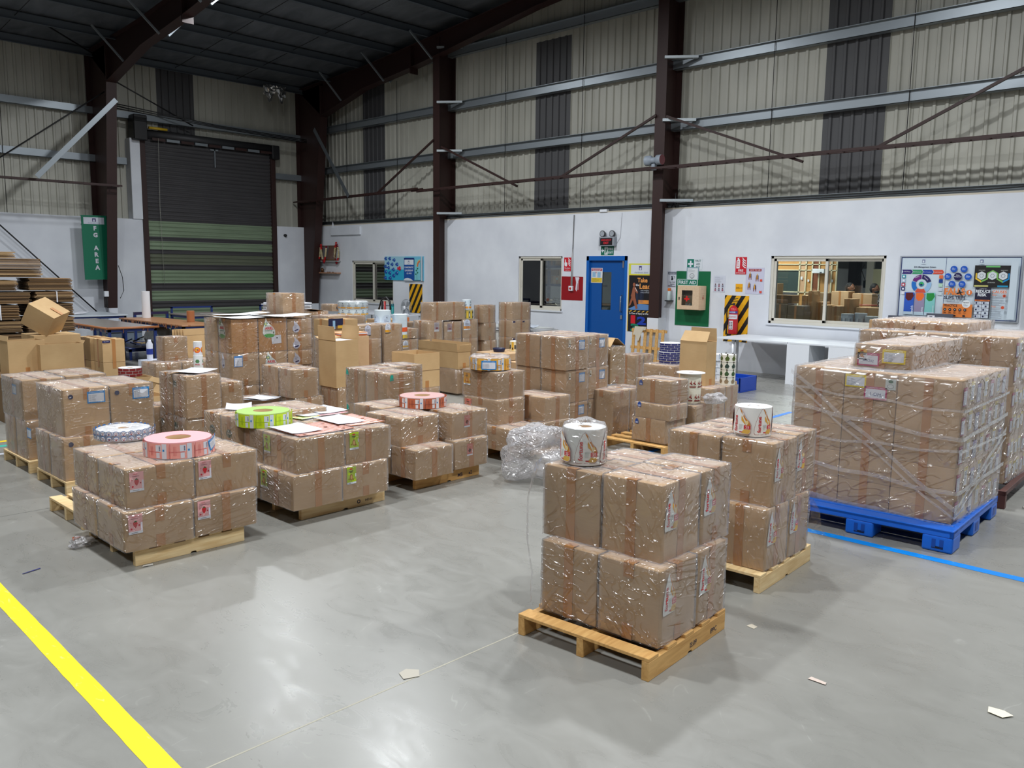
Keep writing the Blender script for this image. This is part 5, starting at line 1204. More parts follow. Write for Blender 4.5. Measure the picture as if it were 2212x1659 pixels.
# ------------------------------------------------------------------ stretch wrap over the load on the blue pallet
def wrap(name, x, y, z, dx, dy, h, dx2, x2, y2, dy2, h2, lab, straps=True):
    a = film_mesh(dx, dy, h, .06, 77, M_WRAP, 1.1, .012); b = film_mesh(dx2, dy2, h2, .05, 78, M_WRAP, .9, .010)
    T = Matrix.Translation((x2, y2, h-.004)); mb = MB(); mb.add(a.v, a.f, M_WRAP, True); mb.add(b.v, b.f, M_WRAP, True, T)
    o = mb.build(name, loc=(x, y, z)); tag(o, lab, 'stretch wrap')
    if straps:
        R = random.Random(4); MS = film_mat('wrap_strand', .6, .22, .6, 1.4, .08)
        def strand(name, pts, w_):
            mb = MB(); n = len(pts)
            vs = []
            for p in pts: vs += [(p[0], p[1], p[2]-w_/2), (p[0], p[1], p[2]+w_/2)]
            mb.add(vs, [(2*i, 2*i+1, 2*i+3, 2*i+2) for i in range(n-1)], MS, True); mb.build('film_strand', o)
        e = .026
        for (za, zb, w_) in [(.98, .10, .035), (.90, .04, .02), (.72, .60, .03), (.48, .52, .02), (.30, .22, .03), (.86, .80, .018)]:
            N_ = 14; pts = [(-e-.003*math.sin(k*1.7), dy+e-(dy+2*e)*k/N_, za+(zb-za)*k/N_+.01*math.sin(k)) for k in range(N_+1)]
            pts += [(-e+(dx+2*e)*k/N_, -e-.003*math.sin(k*1.3), zb+(za-zb)*.5*k/N_) for k in range(1, N_+1)]
            strand('film_strand', pts, w_)
        pts = [(-e, dy+e-(dy+2*e)*k/14, .02-.05*k/14+.008*math.sin(k*.9)) for k in range(15)]; strand('film_strand', pts, .07)
    return o
wrap('stretch_film', 6.24, 1.73, .165, 1.13, 1.20, 1.017, 1.20, .23, .435, .40, .19, 'glossy stretch wrap around the load on the blue pallet')
wrap('stretch_film', 7.88, 1.81, .15, 1.17, 1.28, 1.235, .90, .27, .47, .80, .09, 'stretch wrap around the taller load behind the blue pallet', False)

# ------------------------------------------------------------------ label rolls
def roll(x, y, z, R, h, rc, side, lab, art=None, top=None, core=(176, 140, 98), group=None, n=48, film=False, name='label_roll', cat='label roll', tilt=None, plug=None):
    M = mat(side, .45); MT = mat(top or side, .55)
    r = tag(empty(name, (x, y, z)), lab, cat, group)
    mb = MB(); mb.lathe([(R, 0), (R, h)], M, n); rings = [(R, h)]+[(R-(R-rc)*k/8, h+(.0012 if k % 2 else 0)) for k in range(1, 9)]; mb.lathe(rings, MT, n); mb.lathe([(rc, h), (rc, h-.05)], MT, n); mb.lathe([(rc, .0005), (R, .0005)], MT, n)
    mb.build('web', r)
    mb = MB(); mb.lathe([(rc, h-.003), (rc-.004, h-.003), (rc-.004, .002), (rc, .002)], mat(core, .8), n); mb.build('core', r)
    if plug: mb = MB(); mb.lathe([(rc-.004, h-.004), (rc*.5, h+.003), (0, h-.008)], mat(plug, .4), 20); mb.build('core_plug', r)
    if art: art.build('print', (0, 0, 0), (1, 0, 0), (0, 0, 1), r, base=.0006, cyl=(R, .02 if R < .1 else .03))
    if film:
        mb = MB(); prof = [(R*1.05, 0), (R*1.09, h*.25), (R*1.04, h*.6), (R*1.06, h*.95), (R*.95, h*1.10), (R*.6, h*1.16), (R*.3, h*1.10)]
        vs = []; nn = 40
        for i, (q, zz) in enumerate(prof):
            for k in range(nn):
                t = 2*PI*k/nn; d = 1+.07*noise.noise(Vector((math.cos(t)*2.3, math.sin(t)*2.3, zz*9+x))); vs.append((q*d*math.cos(t), q*d*math.sin(t), zz+.004*noise.noise(Vector((math.cos(t)*2, math.sin(t)*2+i, x)))*i))
        mb.add(vs, [(i*nn+k, i*nn+(k+1) % nn, (i+1)*nn+(k+1) % nn, (i+1)*nn+k) for i in range(len(prof)-1) for k in range(nn)], M_FILM, True); mb.build('film', r)
    return r
def around(R, n, w, fn, a0=0.0):
    """n copies of fn() spaced around a roll"""
    A = Art(); base = fn()
    for k in range(n):
        u = (a0+2*PI*k/n)*R; A.sub(base, u-w/2, 0)
    return A
R1 = .113
def fort_art(): 
    a = Art(); a.poly([(x, y+.012) for x, y in drop(.125, .165)], (150, 60, 50)); a.sub(fortune(.121, .161), .002, .014); return a
roll(3.42, 2.76, .893, R1, .19, .038, (240, 240, 236), 'white label roll in a clear bag on the frontmost stack', around(R1, 5, .125, fort_art, -2.35), (250, 250, 250), film=True, group='white rolls of arch-shaped fortune labels')
roll(4.795, 2.515, .896, R1, .178, .038, (240, 240, 236), 'white label roll on the second stack, top wrinkled', around(R1, 5, .125, fort_art, -2.02), (250, 250, 250), plug=(214, 216, 232), group='white rolls of arch-shaped fortune labels')
def pk_art(c1, c2, w, h, white=(226, 226, 236)):
    def f():
        a = Art(); a.rect(0, 0, w, h, c1); a.rect(w*.02, 0, w*.02, h, c2); a.rect(w*.42, h*.48, w*.24, h*.44, white); a.rect(w*.44, h*.05, w*.16, h*.36, white); a.rect(w*.70, 0, w*.2, h, white)
        for k in range(3): a.rect(w*(.16+.05*k), h*.2, w*.012, h*.62, c2)
        for k in range(4): a.rect(w*.58, h*(.55+.08*k), w*.05, h*.045, (70, 70, 110))
        a.rect(w*.74, h*.50, w*.07, h*.13, (40, 140, 210)); a.rect(0, h*.44, w*.6, h*.03, c2); return a
    return f
R2 = .214; k = 9; w2 = 2*PI*R2/k
A = around(R2, k, w2, pk_art((246, 166, 156), (220, 110, 110), w2*.98, .10), .2); A.sub(ship(.125, .075, BLUE, 3), (-.98)*R2, .018, rot=.30)
roll(2.46, 5.54, .640, R2, .105, .083, (248, 196, 196), 'pink label roll with a blue-edged tag on the strawberry stack', A, (248, 178, 182))
def dots():
    a = Art(); 
    for z in (.030, .068): a.disc(.02, z, .017, (52, 116, 186)); a.disc(.02, z-.002, .0145, (232, 234, 242)); a.rect(.008, z-.003, .024, .004, (110, 70, 90)); a.poly([(.012, z-.008), (.028, z-.008), (.02, z-.016)], (150, 50, 60))
    return a
roll(2.38, 6.28, .640, .181, .075, .040, (232, 232, 238), 'white label roll printed with blue ringed dots, behind the pink roll', around(.181, 26, .04, dots), (244, 244, 246), film=True)
w3 = 2*PI*.207/9
roll(3.40, 6.07, .648, .207, .108, .078, (214, 232, 150), 'lime green label roll beside the loose sheets', around(.207, 9, w3, pk_art((196, 224, 20), (150, 180, 30), w3*.98, .104, (214, 222, 226)), .1), (168, 204, 110))
w4 = 2*PI*.21/9
roll(5.03, 6.03, .625, .21, .098, .075, (236, 232, 232), 'brown and white label roll in mid aisle', around(.21, 9, w4, pk_art((196, 104, 70), (140, 70, 60), w4*.98, .095, (232, 234, 240)), .3), (206, 164, 160))
w5 = 2*PI*.20/9
A = around(.20, 9, w5, pk_art((240, 180, 70), (220, 150, 60), w5*.98, .12, (226, 228, 232)), .2); A.sub(ship(.14, .09, BLUE, 5), -2.75*.20, .01)
roll(6.06, 6.17, .885, .20, .125, .06, (240, 226, 200), 'film-bagged orange and white label roll, blue tag at its left', A, (196, 170, 150), film=True)
def choc():
    a = Art(); 
    for x in (0, .055): a.rect(x+.01, .026, .035, .013, (134, 46, 40)); a.disc(x+.022, .072, .012, (150, 50, 44), .008, 8); a.rect(x+.026, .07, .006, .03, (150, 60, 50)); a.disc(x+.033, .06, .008, (120, 30, 30), n=8)
    return a
roll(7.27, 4.64+.09, .0, .001, .001, .0005, (240, 236, 220), 'x') if False else None
roll(7.92, 4.92, .483, .115, .15, .03, (240, 236, 216), 'lower of two cream label rolls with dark red print', around(.115, 8, .09, choc), (246, 246, 240), group='cream rolls with dark red print')
roll(7.92, 4.92, .634, .115, .17, .03, (240, 236, 216), 'upper of two cream label rolls, wide white rim on top', around(.115, 8, .09, choc, .3), (250, 250, 248), group='cream rolls with dark red print')
mb = MB(); mb.lathe([(.155, 0), (.157, .004), (.155, .008), (.032, .008), (.032, 0), (.155, 0)], mat((248, 248, 248), .4), 40); tag(mb.build('flange_disc', loc=(7.92, 4.92, .806)), 'thin white disc lying on the cream label rolls', 'disc')
def bricks(c, rows, hh, w=.08):
    def f():
        a = Art()
        for j in range(rows): a.rect((w*.5 if j % 2 else 0), j*hh/rows+.003, w-.007, hh/rows-.007, c)
        return a
    return f
roll(4.33, 11.1, .475, .138, .112, .04, (240, 238, 238), 'white label roll with a dark red brick pattern', around(.138, 11, .08, bricks((140, 40, 40), 3, .11)), (246, 246, 246))
zt, _x, _y = .475, 3.73, 7.88
def tide():
    a = Art(); a.rect(0, .0, .062, .12, (230, 232, 236)); a.disc(.031, .055, .029, (238, 104, 36)); a.disc(.031, .058, .019, (250, 200, 40)); a.text('Tide', .015, .046, .032, .024, (30, 60, 150), .02); return a
roll(3.74, 7.90, 1.035, .040, .135, .015, (240, 242, 244), 'white roll with orange round logos on the paper-topped stack', around(.040, 4, .062, tide, -.6), (248, 248, 250))
def ari():
    a = Art(); a.disc(.03, .07, .02, (80, 130, 80), n=6); a.text('ARIEL', .004, .03, .05, .018, (200, 36, 50), .02); return a
roll(3.74, 7.90, .91, .045, .125, .015, (232, 236, 234), 'white roll with green and red print below the orange logo roll', around(.045, 4, .07, ari, -.5), (248, 248, 250))
# rolls among the far stacks
def tick(c1, c2, h, w=.1):
    def f():
        a = Art(); a.rect(0, h*.12, w*.98, h*.2, c2); a.poly([(w*.3, h*.72), (w*.42, h*.86), (w*.56, h*.72)], c1); a.rect(w*.2, h*.5, w*.5, h*.03, c1); a.rect(w*.2, h*.42, w*.4, h*.03, c1); return a
    return f
G = 'pale blue rolls with an amber band'
for i, (x, y, z, R, h, lab) in enumerate([(7.98, 11.30, 1.13, .21, .14, 'bottom pale blue roll of the bagged pile'), (7.98, 11.30, 1.27, .235, .10, 'middle pale blue roll of the bagged pile, amber band'), (7.98, 11.30, 1.37, .235, .115, 'top pale blue roll of the bagged pile, amber band')]):
    roll(x, y, z-.12, R, h, .05, (214, 232, 240), lab, around(R, 13, .1, tick((70, 70, 90), (238, 176, 50), h)), (236, 242, 246), group=G, film=(i == 2))
roll(8.36, 11.02, .90, .13, .33, .04, (222, 236, 244), 'tall pale blue roll beside the bagged pile', around(.13, 4, .19, lambda: arch(.16, .26, (222, 232, 240), (206, 220, 234))), (240, 246, 248))
roll(8.62, 10.90, .83, .12, .33, .04, (222, 236, 244), 'tall pale roll with an orange band near its foot', around(.12, 4, .19, lambda: Art().rect(0, .05, .18, .07, (240, 96, 40)).sub(lines(Art(), 0, .26, .13, 6, .02, (170, 180, 196)), .02, 0)), (240, 246, 248))
xr = 10.057+.825+.09
roll(10.98, 11.83, 1.14, .085, .19, .03, (216, 232, 240), 'pale roll with an amber band at the right end of the widest carton', around(.085, 5, .1, tick((90, 90, 110), (238, 160, 60), .19)), (240, 244, 246))
roll(11.02, 11.86, .96, .115, .175, .03, (200, 188, 130), 'khaki and grey printed roll below the pale one', around(.115, 9, .08, lambda: Art().rect(0, .02, .04, .13, (226, 190, 60)).rect(.045, .02, .025, .13, (90, 96, 80)).rect(.05, .05, .015, .06, (214, 214, 200))), (206, 196, 150))
def onr(x, y, z, R, h, art, top, side, lab, **k): return roll(x, y, z, R, h, .03, side, lab, art, top, **k)
onr(9.02, 8.62, .70, .105, .15, around(.105, 7, .09, lambda: Art().rect(.0, .02, .035, .12, (240, 190, 60)).rect(.045, .04, .03, .06, (60, 60, 60)).rect(.008, .03, .02, .03, (70, 60, 40))), (248, 248, 244), (246, 232, 190), 'white and amber label roll beside the long open carton')
tag(MB().lathe([(.08, 0), (.095, .05), (.09, .055), (.07, .01), (0, .01)], mat((24, 28, 60), .4), 24).build('bowl', loc=(8.75, 8.72, .70)), 'dark navy bowl beside the long open carton', 'bowl')
mb = MB(); mb.box(8.5, 8.4, .60, 9.35, 8.95, .698, M_KRAFT); mb.box(8.52, 8.42, 0, 9.33, 8.93, .60, M_KRAFT); tag(mb.build('cardboard_box', bevel=.004), 'low carton under the amber roll and navy bowl', 'cardboard box')
onr(8.12, 7.18, .70, .15, .22, around(.15, 9, .10, lambda: Art().rect(.01, .165, .06, .025, (44, 52, 120)).rect(.03, .03, .05, .1, (206, 212, 226)).rect(.045, .05, .02, .05, (120, 130, 160))), (250, 250, 252), (240, 242, 248), 'fat white roll with navy bars in crinkled film', film=True)
onr(8.55, 7.55, .70, .05, .36, around(.05, 3, .09, lambda: Art().rect(0, .1, .08, .006, (90, 100, 150)).rect(0, .2, .08, .006, (90, 100, 150))), (250, 250, 252), (236, 240, 248), 'slim white roll behind the fat white one')
mb = MB(); mb.box(7.9, 6.95, .115, 8.7, 7.7, .698, M_KRAFT); tag(mb.build('cardboard_box', bevel=.004), 'carton under the fat white roll', 'cardboard box')
for k in range(4): onr(9.98+.012*(k % 2), 6.55, .42+.125*k, .15, .12, around(.15, 10, .094, bricks((36, 42, 110), 4, .118, .094)), (246, 246, 248), (236, 238, 244), 'navy brick-pattern roll left of the tall open carton, %s' % ['lowest', 'second', 'third', 'top'][k], group='navy brick-pattern rolls')
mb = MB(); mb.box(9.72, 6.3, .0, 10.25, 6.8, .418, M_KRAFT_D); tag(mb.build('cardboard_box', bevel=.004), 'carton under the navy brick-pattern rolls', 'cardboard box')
leaf = lambda c: (lambda: Art().poly([(.01, .05), (.04, .09), (.07, .05), (.055, .02), (.02, .02)], c).rect(.03, .09, .02, .02, (70, 60, 40)))
for k in range(4): onr(9.85, 5.56, .44+.10*k, .10, .095, around(.10, 7, .09, leaf([(150, 130, 100), (60, 90, 50), (50, 70, 60), (84, 100, 40)][k])), (248, 248, 244), (240, 238, 224), 'cream roll with leaf print right of the tall open carton, %s' % ['lowest', 'second', 'third', 'top'][k], group='cream rolls with leaf print')
for k in range(4): onr(11.40, 6.56, .25+.105*k, .11 if k < 3 else .12, .10, around(.11, 8, .086, lambda: Art().rect(.02, .04, .02, .07, (190, 200, 214)).line(.02, .11, .05, .04, .004, (120, 130, 150)).rect(0, .005, .08, .004, (150, 160, 180))), (250, 250, 252), (226, 232, 240), 'white roll with grey bottle print near the desk leg, %s' % ['lowest', 'second', 'third', 'top'][k], group='white rolls with grey bottle print')
mb = MB(); mb.box(11.22, 6.38, 0, 11.6, 6.75, .248, M_KRAFT); tag(mb.build('cardboard_box', bevel=.004), 'carton under the grey bottle-print rolls', 'cardboard box')
mb = MB(); mb.box(9.98, 5.47, 0, 10.06, 5.6, .1, M_KRAFT_D); tag(mb.build('cardboard_piece'), 'small dark cardboard offcut beside the lower cartons', 'cardboard')
# ------------------------------------------------------------------ floor tapes and scraps
def tape_strip(name, pts, w_, rgb, lab, z=.0012, wear=True):
    m, nt, b, o = nodemat(name+'_paint'); b.inputs['Base Color'].default_value = L3(*rgb); b.inputs['Roughness'].default_value = .45
    if wear:
        n = N(nt, 'ShaderNodeTexNoise', Scale=9.0, Detail=4.0, Distortion=1.5); nt.links.new(coords(nt, (3, .8, 1)), n.inputs['Vector'])
        nt.links.new(ramp(nt, n.outputs['Fac'], [(.64, L3(*rgb)), (.70, L3(*[min(255, int(c*.6+100)) for c in rgb]))]), b.inputs['Base Color'])
    mb = MB(); R = random.Random(2); vs = []; n_ = 60
    for i in range(n_+1):
        t = i/n_; k = t*(len(pts)-1); a = int(min(k, len(pts)-2)); p = Vector(pts[a]).lerp(Vector(pts[a+1]), k-a); d = (Vector(pts[a+1])-Vector(pts[a])).normalized(); s = Vector((d.y, -d.x))*w_/2
        j1, j2 = R.uniform(-.003, .003), R.uniform(-.003, .003)
        vs += [(p.x-s.x*(1+j1*10), p.y-s.y*(1+j1*10), z), (p.x+s.x*(1+j2*10), p.y+s.y*(1+j2*10), z)]
    mb.add(vs, [(2*i, 2*i+1, 2*i+3, 2*i+2) for i in range(n_)], m); return struct(mb.build(name), lab)
tape_strip('floor_tape', [(1.345, 7.5), (1.205, 2.2)], .095, (250, 226, 0), 'yellow floor marking tape at lower left')
tape_strip('floor_tape', [(5.93, 5.0), (5.90, 2.6), (5.90, .2)], .085, (0, 140, 236), 'blue floor marking tape before the blue pallet')
tape_strip('floor_tape', [(-1, 10.12), (2.9, 10.12)], .09, (236, 206, 30), 'yellow tape far left', wear=False)
tape_strip('floor_tape', [(-1, 9.86), (2.9, 9.86)], .10, (60, 180, 160), 'teal tape far left', wear=False)
tape_strip('floor_tape', [(-1, 11.62), (3.2, 11.62)], .08, (236, 206, 30), 'second yellow tape far left', wear=False)
tape_strip('floor_tape', [(-1, 11.78), (3.2, 11.78)], .08, (110, 170, 220), 'pale blue tape far left', wear=False)
tape_strip('floor_tape', [(-1, 9.3), (2.5, 9.45)], .09, (226, 230, 240), 'white tape far left', wear=False)
tape_strip('floor_tape', [(10.9, 5.15), (7.2, 5.0)], .07, (0, 120, 220), 'blue tape behind the wrapped load', wear=False)
tape_strip('floor_tape', [(9.2, 4.85), (9.2, 3.2)], .07, (246, 220, 30), 'yellow tape behind the wrapped load', wear=False)
tape_strip('floor_tape', [(14.6, 8.1), (12.6, 7.4)], .05, (200, 90, 70), 'thin red tape under the white desk', wear=False)
def scrap(x, y, pts, rgb, lab, cat, z=.004, name='paper_scrap'):
    mb = MB(); n = len(pts); R = random.Random(n); P = [(a, b, z+R.uniform(0, .004)) for a, b in pts]
    mb.add(P, [tuple(range(n))], mat(rgb, .6)); o = mb.build(name, loc=(x, y, 0)); s = o.modifiers.new('solid', 'SOLIDIFY'); s.thickness = .001; tag(o, lab, cat)
scrap(3.96, .84, [(-.03, -.02), (.02, -.05), (.04, -.01), (.03, .05), (-.02, .04)], (236, 228, 204), 'torn cream paper scrap on the floor at lower right', 'scrap')
scrap(3.68, 1.54, [(-.012, -.05), (.012, -.045), (.016, .03), (-.012, .035)], (214, 196, 184), 'small beige strip on the floor right of the front pallet', 'scrap')
scrap(2.36, 2.93, [(-.05, -.02), (.02, -.05), (.06, 0), (.02, .05), (-.03, .04)], (186, 180, 166), 'pale chipped patch on the floor joint', 'patch', .001, 'floor_chip')
scrap(1.54, 5.62, [(-.06, -.01), (.05, .02), (.05, .032), (-.06, .0)], (40, 44, 110), 'dark blue strip of plastic on the floor at left', 'strip', name='plastic_strip')
scrap(2.09, 5.24, [(-.035, -.012), (.03, -.02), (.035, 0), (-.02, .012)], (236, 236, 232), 'white foam bit beside the strawberry pallet', 'scrap')
scrap(4.02, 2.05, [(-.02, -.02), (.02, -.02), (.03, .02), (-.01, .03)], (206, 196, 176), 'dried pale spot on the floor right of the front pallet', 'spot', .001, 'floor_spot')
# crumpled clear bags
def crumple(name, x, y, z, rx, ry, rz_, lab, seed=1, m=None, n=34, amp=.42, cat='plastic film'):
    bm = bmesh.new(); bmesh.ops.create_icosphere(bm, subdivisions=5 if rx > .2 else 4, radius=1)
    for v in bm.verts:
        p = v.co.copy(); q = p*1.7+Vector((seed*3.3, seed, 0)); d = noise.noise(q)*amp; r_ = noise.noise(p*4.5+Vector((seed, 7, 2))); d += (.5-abs(r_))*amp*.35; r2 = noise.noise(p*10+Vector((seed, 1, 5))); d += (.3-abs(r2))*amp*.16
        k = 1+d; v.co = Vector((p.x*k*rx, p.y*k*ry, max(-rz_+.001, p.z*k*rz_)))
    me = bpy.data.meshes.new(name); bm.to_mesh(me); bm.free(); me.materials.append(m or M_CRUMP)
    for f in me.polygons: f.use_smooth = True
    o = bpy.data.objects.new(name, me); COL.objects.link(o); o.location = (x, y, z+rz_); return tag(o, lab, cat)
crumple('crumpled_film', 5.62, 5.02, .0, .34, .34, .24, 'big heap of crumpled clear film on the floor behind the front stack', 3)
crumple('crumpled_film', 1.93, 5.92, .0, .07, .06, .03, 'small crumpled film scrap beside the strawberry pallet', 5, amp=.6)
mb = MB(); mb.add([(0, 0, 0), (.05, .01, .01), (.06, .05, .004), (.01, .04, .012)], [(0, 1, 2, 3)], mat((150, 70, 30), .5)); tag(mb.build('tape_scrap', loc=(1.87, 5.90, .06)), 'brown tape scrap stuck on the small crumpled film', 'scrap')
crumple('crumpled_film', 9.25, 8.45, .70, .20, .14, .09, 'crumpled clear film right of the white and amber roll', 8)
crumple('crumpled_film', 8.02, 4.68, .478, .12, .10, .06, 'loose film corner right of the cream rolls', 9)
def cord(pts, r, m, lab, name, cat): mb = MB(); mb.tube(pts, r, m, 6); return tag(mb.build(name), lab, cat)
cord([(7.75, 1.62, .012), (7.80, 1.55, .012), (7.9, 1.6, .012), (7.86, 1.5, .012), (7.98, 1.52, .012)], .008, mat((206, 200, 190), .7), 'frayed pale string on the floor by the steel pallet leg', 'string', 'string')
# torn film tails on the fortune pallets
def tail(pts, lab, m=None):
    mb = MB(); n = len(pts); vs = []
    for a, b in pts: vs += [a, tuple((Vector(a)+Vector(b))/2+Vector((.008*math.sin(len(vs)), .01, 0))), b]
    mb.add(vs, [(3*i+j, 3*i+j+1, 3*i+j+4, 3*i+j+3) for i in range(n-1) for j in range(2)], m or M_FILM, True); return tag(mb.build('film_tail'), lab, 'plastic film')
tail([((5.27, 2.30, .42), (5.30, 2.60, .40)), ((5.33, 2.28, .34), (5.36, 2.5, .32)), ((5.31, 2.25, .22), (5.35, 2.4, .20)), ((5.36, 2.2, .12), (5.40, 2.34, .12)), ((5.37, 2.22, .05), (5.42, 2.34, .04))], 'loose film tail hanging off the right side of the second pallet')
tail([((3.14, 2.86, .90), (3.28, 2.93, .91)), ((3.11, 2.87, .72), (3.2, 2.96, .70)), ((3.09, 2.85, .5), (3.19, 2.95, .5)), ((3.12, 2.84, .32), (3.2, 2.93, .3)), ((3.12, 2.85, .14), (3.2, 2.92, .13))], 'loose film edge hanging at the left of the frontmost stack')

# ------------------------------------------------------------------ loose sheets
def sheet(x, y, z, w_, d_, rz, lab, m=None, bend=.006, seed=0, name='paper_sheet', art=None, cat='paper', grp='loose sheets on the cartons'):
    mb = MB(); n = 6; vs = []; m = m or M_PAPER
    for i in range(n+1):
        for j in range(n+1):
            u, v = i/n, j/n; vs.append(((u-.5)*w_, (v-.5)*d_, .001+bend*(abs(u-.5)*2)**3+bend*.8*max(0, noise.noise(Vector((u*2+seed, v*2, seed))))))
    fs = [(i*(n+1)+j, (i+1)*(n+1)+j, (i+1)*(n+1)+j+1, i*(n+1)+j+1) for i in range(n) for j in range(n)]
    mb.add(vs, fs, m, True); o = mb.build(name, loc=(x, y, z), rz=rz); s = o.modifiers.new('solid', 'SOLIDIFY'); s.thickness = .002; s.offset = -1
    return tag(o, lab, cat, grp)
def printed(name, base, c2, c3):
    m, nt, b, o = nodemat(name); tc = N(nt, 'ShaderNodeTexCoord'); mp = N(nt, 'ShaderNodeMapping'); mp.inputs['Scale'].default_value = (1, 9, 1); nt.links.new(tc.outputs['Object'], mp.inputs[0])
    wv = N(nt, 'ShaderNodeTexWave', bands_direction='Y', Scale=.9); nt.links.new(mp.outputs[0], wv.inputs['Vector'])
    v = N(nt, 'ShaderNodeTexNoise', Scale=14.0); nt.links.new(tc.outputs['Object'], v.inputs['Vector'])
    c = ramp(nt, wv.outputs['Fac'], [(.0, L3(*base)), (.55, L3(*base)), (.6, L3(*c2)), (1, L3(*c2))])
    r2 = ramp(nt, v.outputs['Fac'], [(.60, (0, 0, 0, 1)), (.64, (1, 1, 1, 1))]); mx = N(nt, 'ShaderNodeMix', data_type='RGBA'); nt.links.new(r2, mx.inputs[0]); nt.links.new(c, mx.inputs[6]); mx.inputs[7].default_value = L3(*c3); nt.links.new(mx.outputs[2], b.inputs['Base Color']); b.inputs['Roughness'].default_value = .4
    return m
M_OR = printed('orange_sheet', (238, 150, 110), (232, 220, 222), (150, 80, 50)); M_BR = printed('brown_sheet', (206, 118, 76), (226, 206, 206), (120, 60, 40)); M_LI = printed('lime_sheet', (196, 216, 60), (220, 228, 226), (220, 90, 40)); M_PI = printed('pink_sheet', (214, 120, 120), (226, 210, 214), (200, 40, 50))
zt = .652
sheet(3.56, 5.60, zt, .50, .42, .02, 'printed brown label sheet under the white papers on the lime stack', M_BR, .002, 1, 'printed_sheet')
sheet(4.0, 5.72, zt, .34, .48, -.02, 'printed orange label sheet at the right edge of the lime stack', M_OR, .002, 2, 'printed_sheet')
sheet(3.80, 6.10, zt+.002, .24, .2, .2, 'printed lime label sheet beside the lime roll', M_LI, .002, 3, 'printed_sheet')
sheet(4.05, 6.12, zt+.003, .28, .2, 0, 'printed pink label sheet behind the middle paper', M_PI, .002, 4, 'printed_sheet')
sheet(3.43, 5.65, zt+.008, .27, .38, -.02, 'white paper nearest the camera on the lime stack', None, .008, 5)
sheet(3.90, 5.75, zt+.008, .26, .40, -.03, 'white paper in the middle of the lime stack', None, .008, 6)
sheet(3.85, 6.24, zt+.008, .22, .36, .1, 'white paper right behind the lime roll', None, .008, 7)
sheet(4.07, 6.25, zt+.010, .28, .37, 0, 'farthest white paper on the lime stack', None, .008, 8)
sheet(3.47, 6.60, .712, .21, .34, -.5, 'white paper on the green-logo cartons', None, .012, 9)
sheet(3.56, 7.64, .915, .36, .30, .5, 'white paper on the stack left of centre', None, .012, 10)
sheet(4.68, 8.38, .452, .34, .28, .4, 'white paper with a black-edged pad before the crinkly cartons', None, .01, 11)
sheet(4.63, 8.36, .458+.008, .22, .30, .2, 'white paper beside the black-edged pad', None, .01, 12)
M_FOAM = mat((240, 240, 240), .6)
for i, (x, y, w_, d_, lab) in enumerate([(4.92, 9.28, .62, .42, 'wavy white foam sheet on top of the big stack, left'), (5.45, 9.26, .66, .40, 'wavy white foam sheet on top of the big stack, right'), (5.1, 9.7, .8, .3, 'wavy white foam sheet on top of the big stack, behind')]):
    sheet(x, y, 1.302+.006*i, w_, d_, .05*i, lab, M_FOAM, .02, 20+i, 'foam_sheet', cat='foam sheet', grp='foam sheets on the big stack')
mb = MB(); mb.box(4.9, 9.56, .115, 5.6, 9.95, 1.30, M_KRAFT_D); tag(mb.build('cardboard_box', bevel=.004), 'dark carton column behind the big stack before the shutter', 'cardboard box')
def pile(name, x, y, z, w_, d_, n, t, m, lab, cat, jit=.02, seed=1):
    R = random.Random(seed); mb = MB()
    for i in range(n):
        a = R.uniform(-.05, .05); jx, jy = R.uniform(-jit, jit), R.uniform(-jit, jit); T = Matrix.Translation((jx, jy, i*t))@Matrix.Rotation(a, 4, 'Z')
        mb.box(-w_/2, -d_/2, 0, w_/2, d_/2, t*.82, m[i % len(m)] if isinstance(m, list) else m, T)
    return tag(mb.build(name, loc=(x, y, z)), lab, cat)
pile('label_sheet_pile', 7.25, 7.05, 0.115, .36, .26, 34, .0135, [mat((232, 228, 222), .7), mat((214, 208, 200), .7), mat((238, 236, 232), .7)], 'tall pile of loose white printed sheets between the open cartons', 'sheet pile', .02, 3)
pile('label_sheet_pile', 7.10, 7.22, .578, .22, .24, 6, .012, [mat((232, 216, 214), .7), mat((206, 120, 120), .7), mat((238, 236, 232), .7)], 'short pile of pink-edged sheets on the white pile', 'sheet pile', .02, 4)
sheet(7.3, 6.98, .585, .20, .26, .3, 'pink checked sheet on the white pile', printed('pink_check', (236, 220, 224), (236, 170, 180), (230, 60, 80)), .02, 30, 'printed_sheet')
# contents showing in the tall open carton
pile('white_pad', 5.88, 8.62, 1.00, .26, .30, 4, .008, [M_PAPER], 'white pads inside the tall open carton', 'paper', .005, 6)
pile('orange_sheet_pile', 6.28, 9.02, 1.04, .42, .28, 4, .012, [mat((246, 176, 130), .6), mat((250, 130, 80), .6), M_PAPER], 'orange-edged sheets on the carton behind the tall open one', 'sheet pile', .01, 7)
mb = MB(); mb.box(6.1, 8.86, .115, 6.5, 9.22, 1.036, M_KRAFT); tag(mb.build('cardboard_box', bevel=.004), 'carton under the orange-edged sheets', 'cardboard box')
mb = MB(); mb.box(-.16, -.15, 0, .16, .15, .006, M_KRAFT_D); o = mb.build('cardboard_sheet', loc=(7.35, 11.5, 1.238)); o.rotation_euler = (0, .12, .2); tag(o, 'dark propped lid on the carton right of the teardrop labels', 'lid')

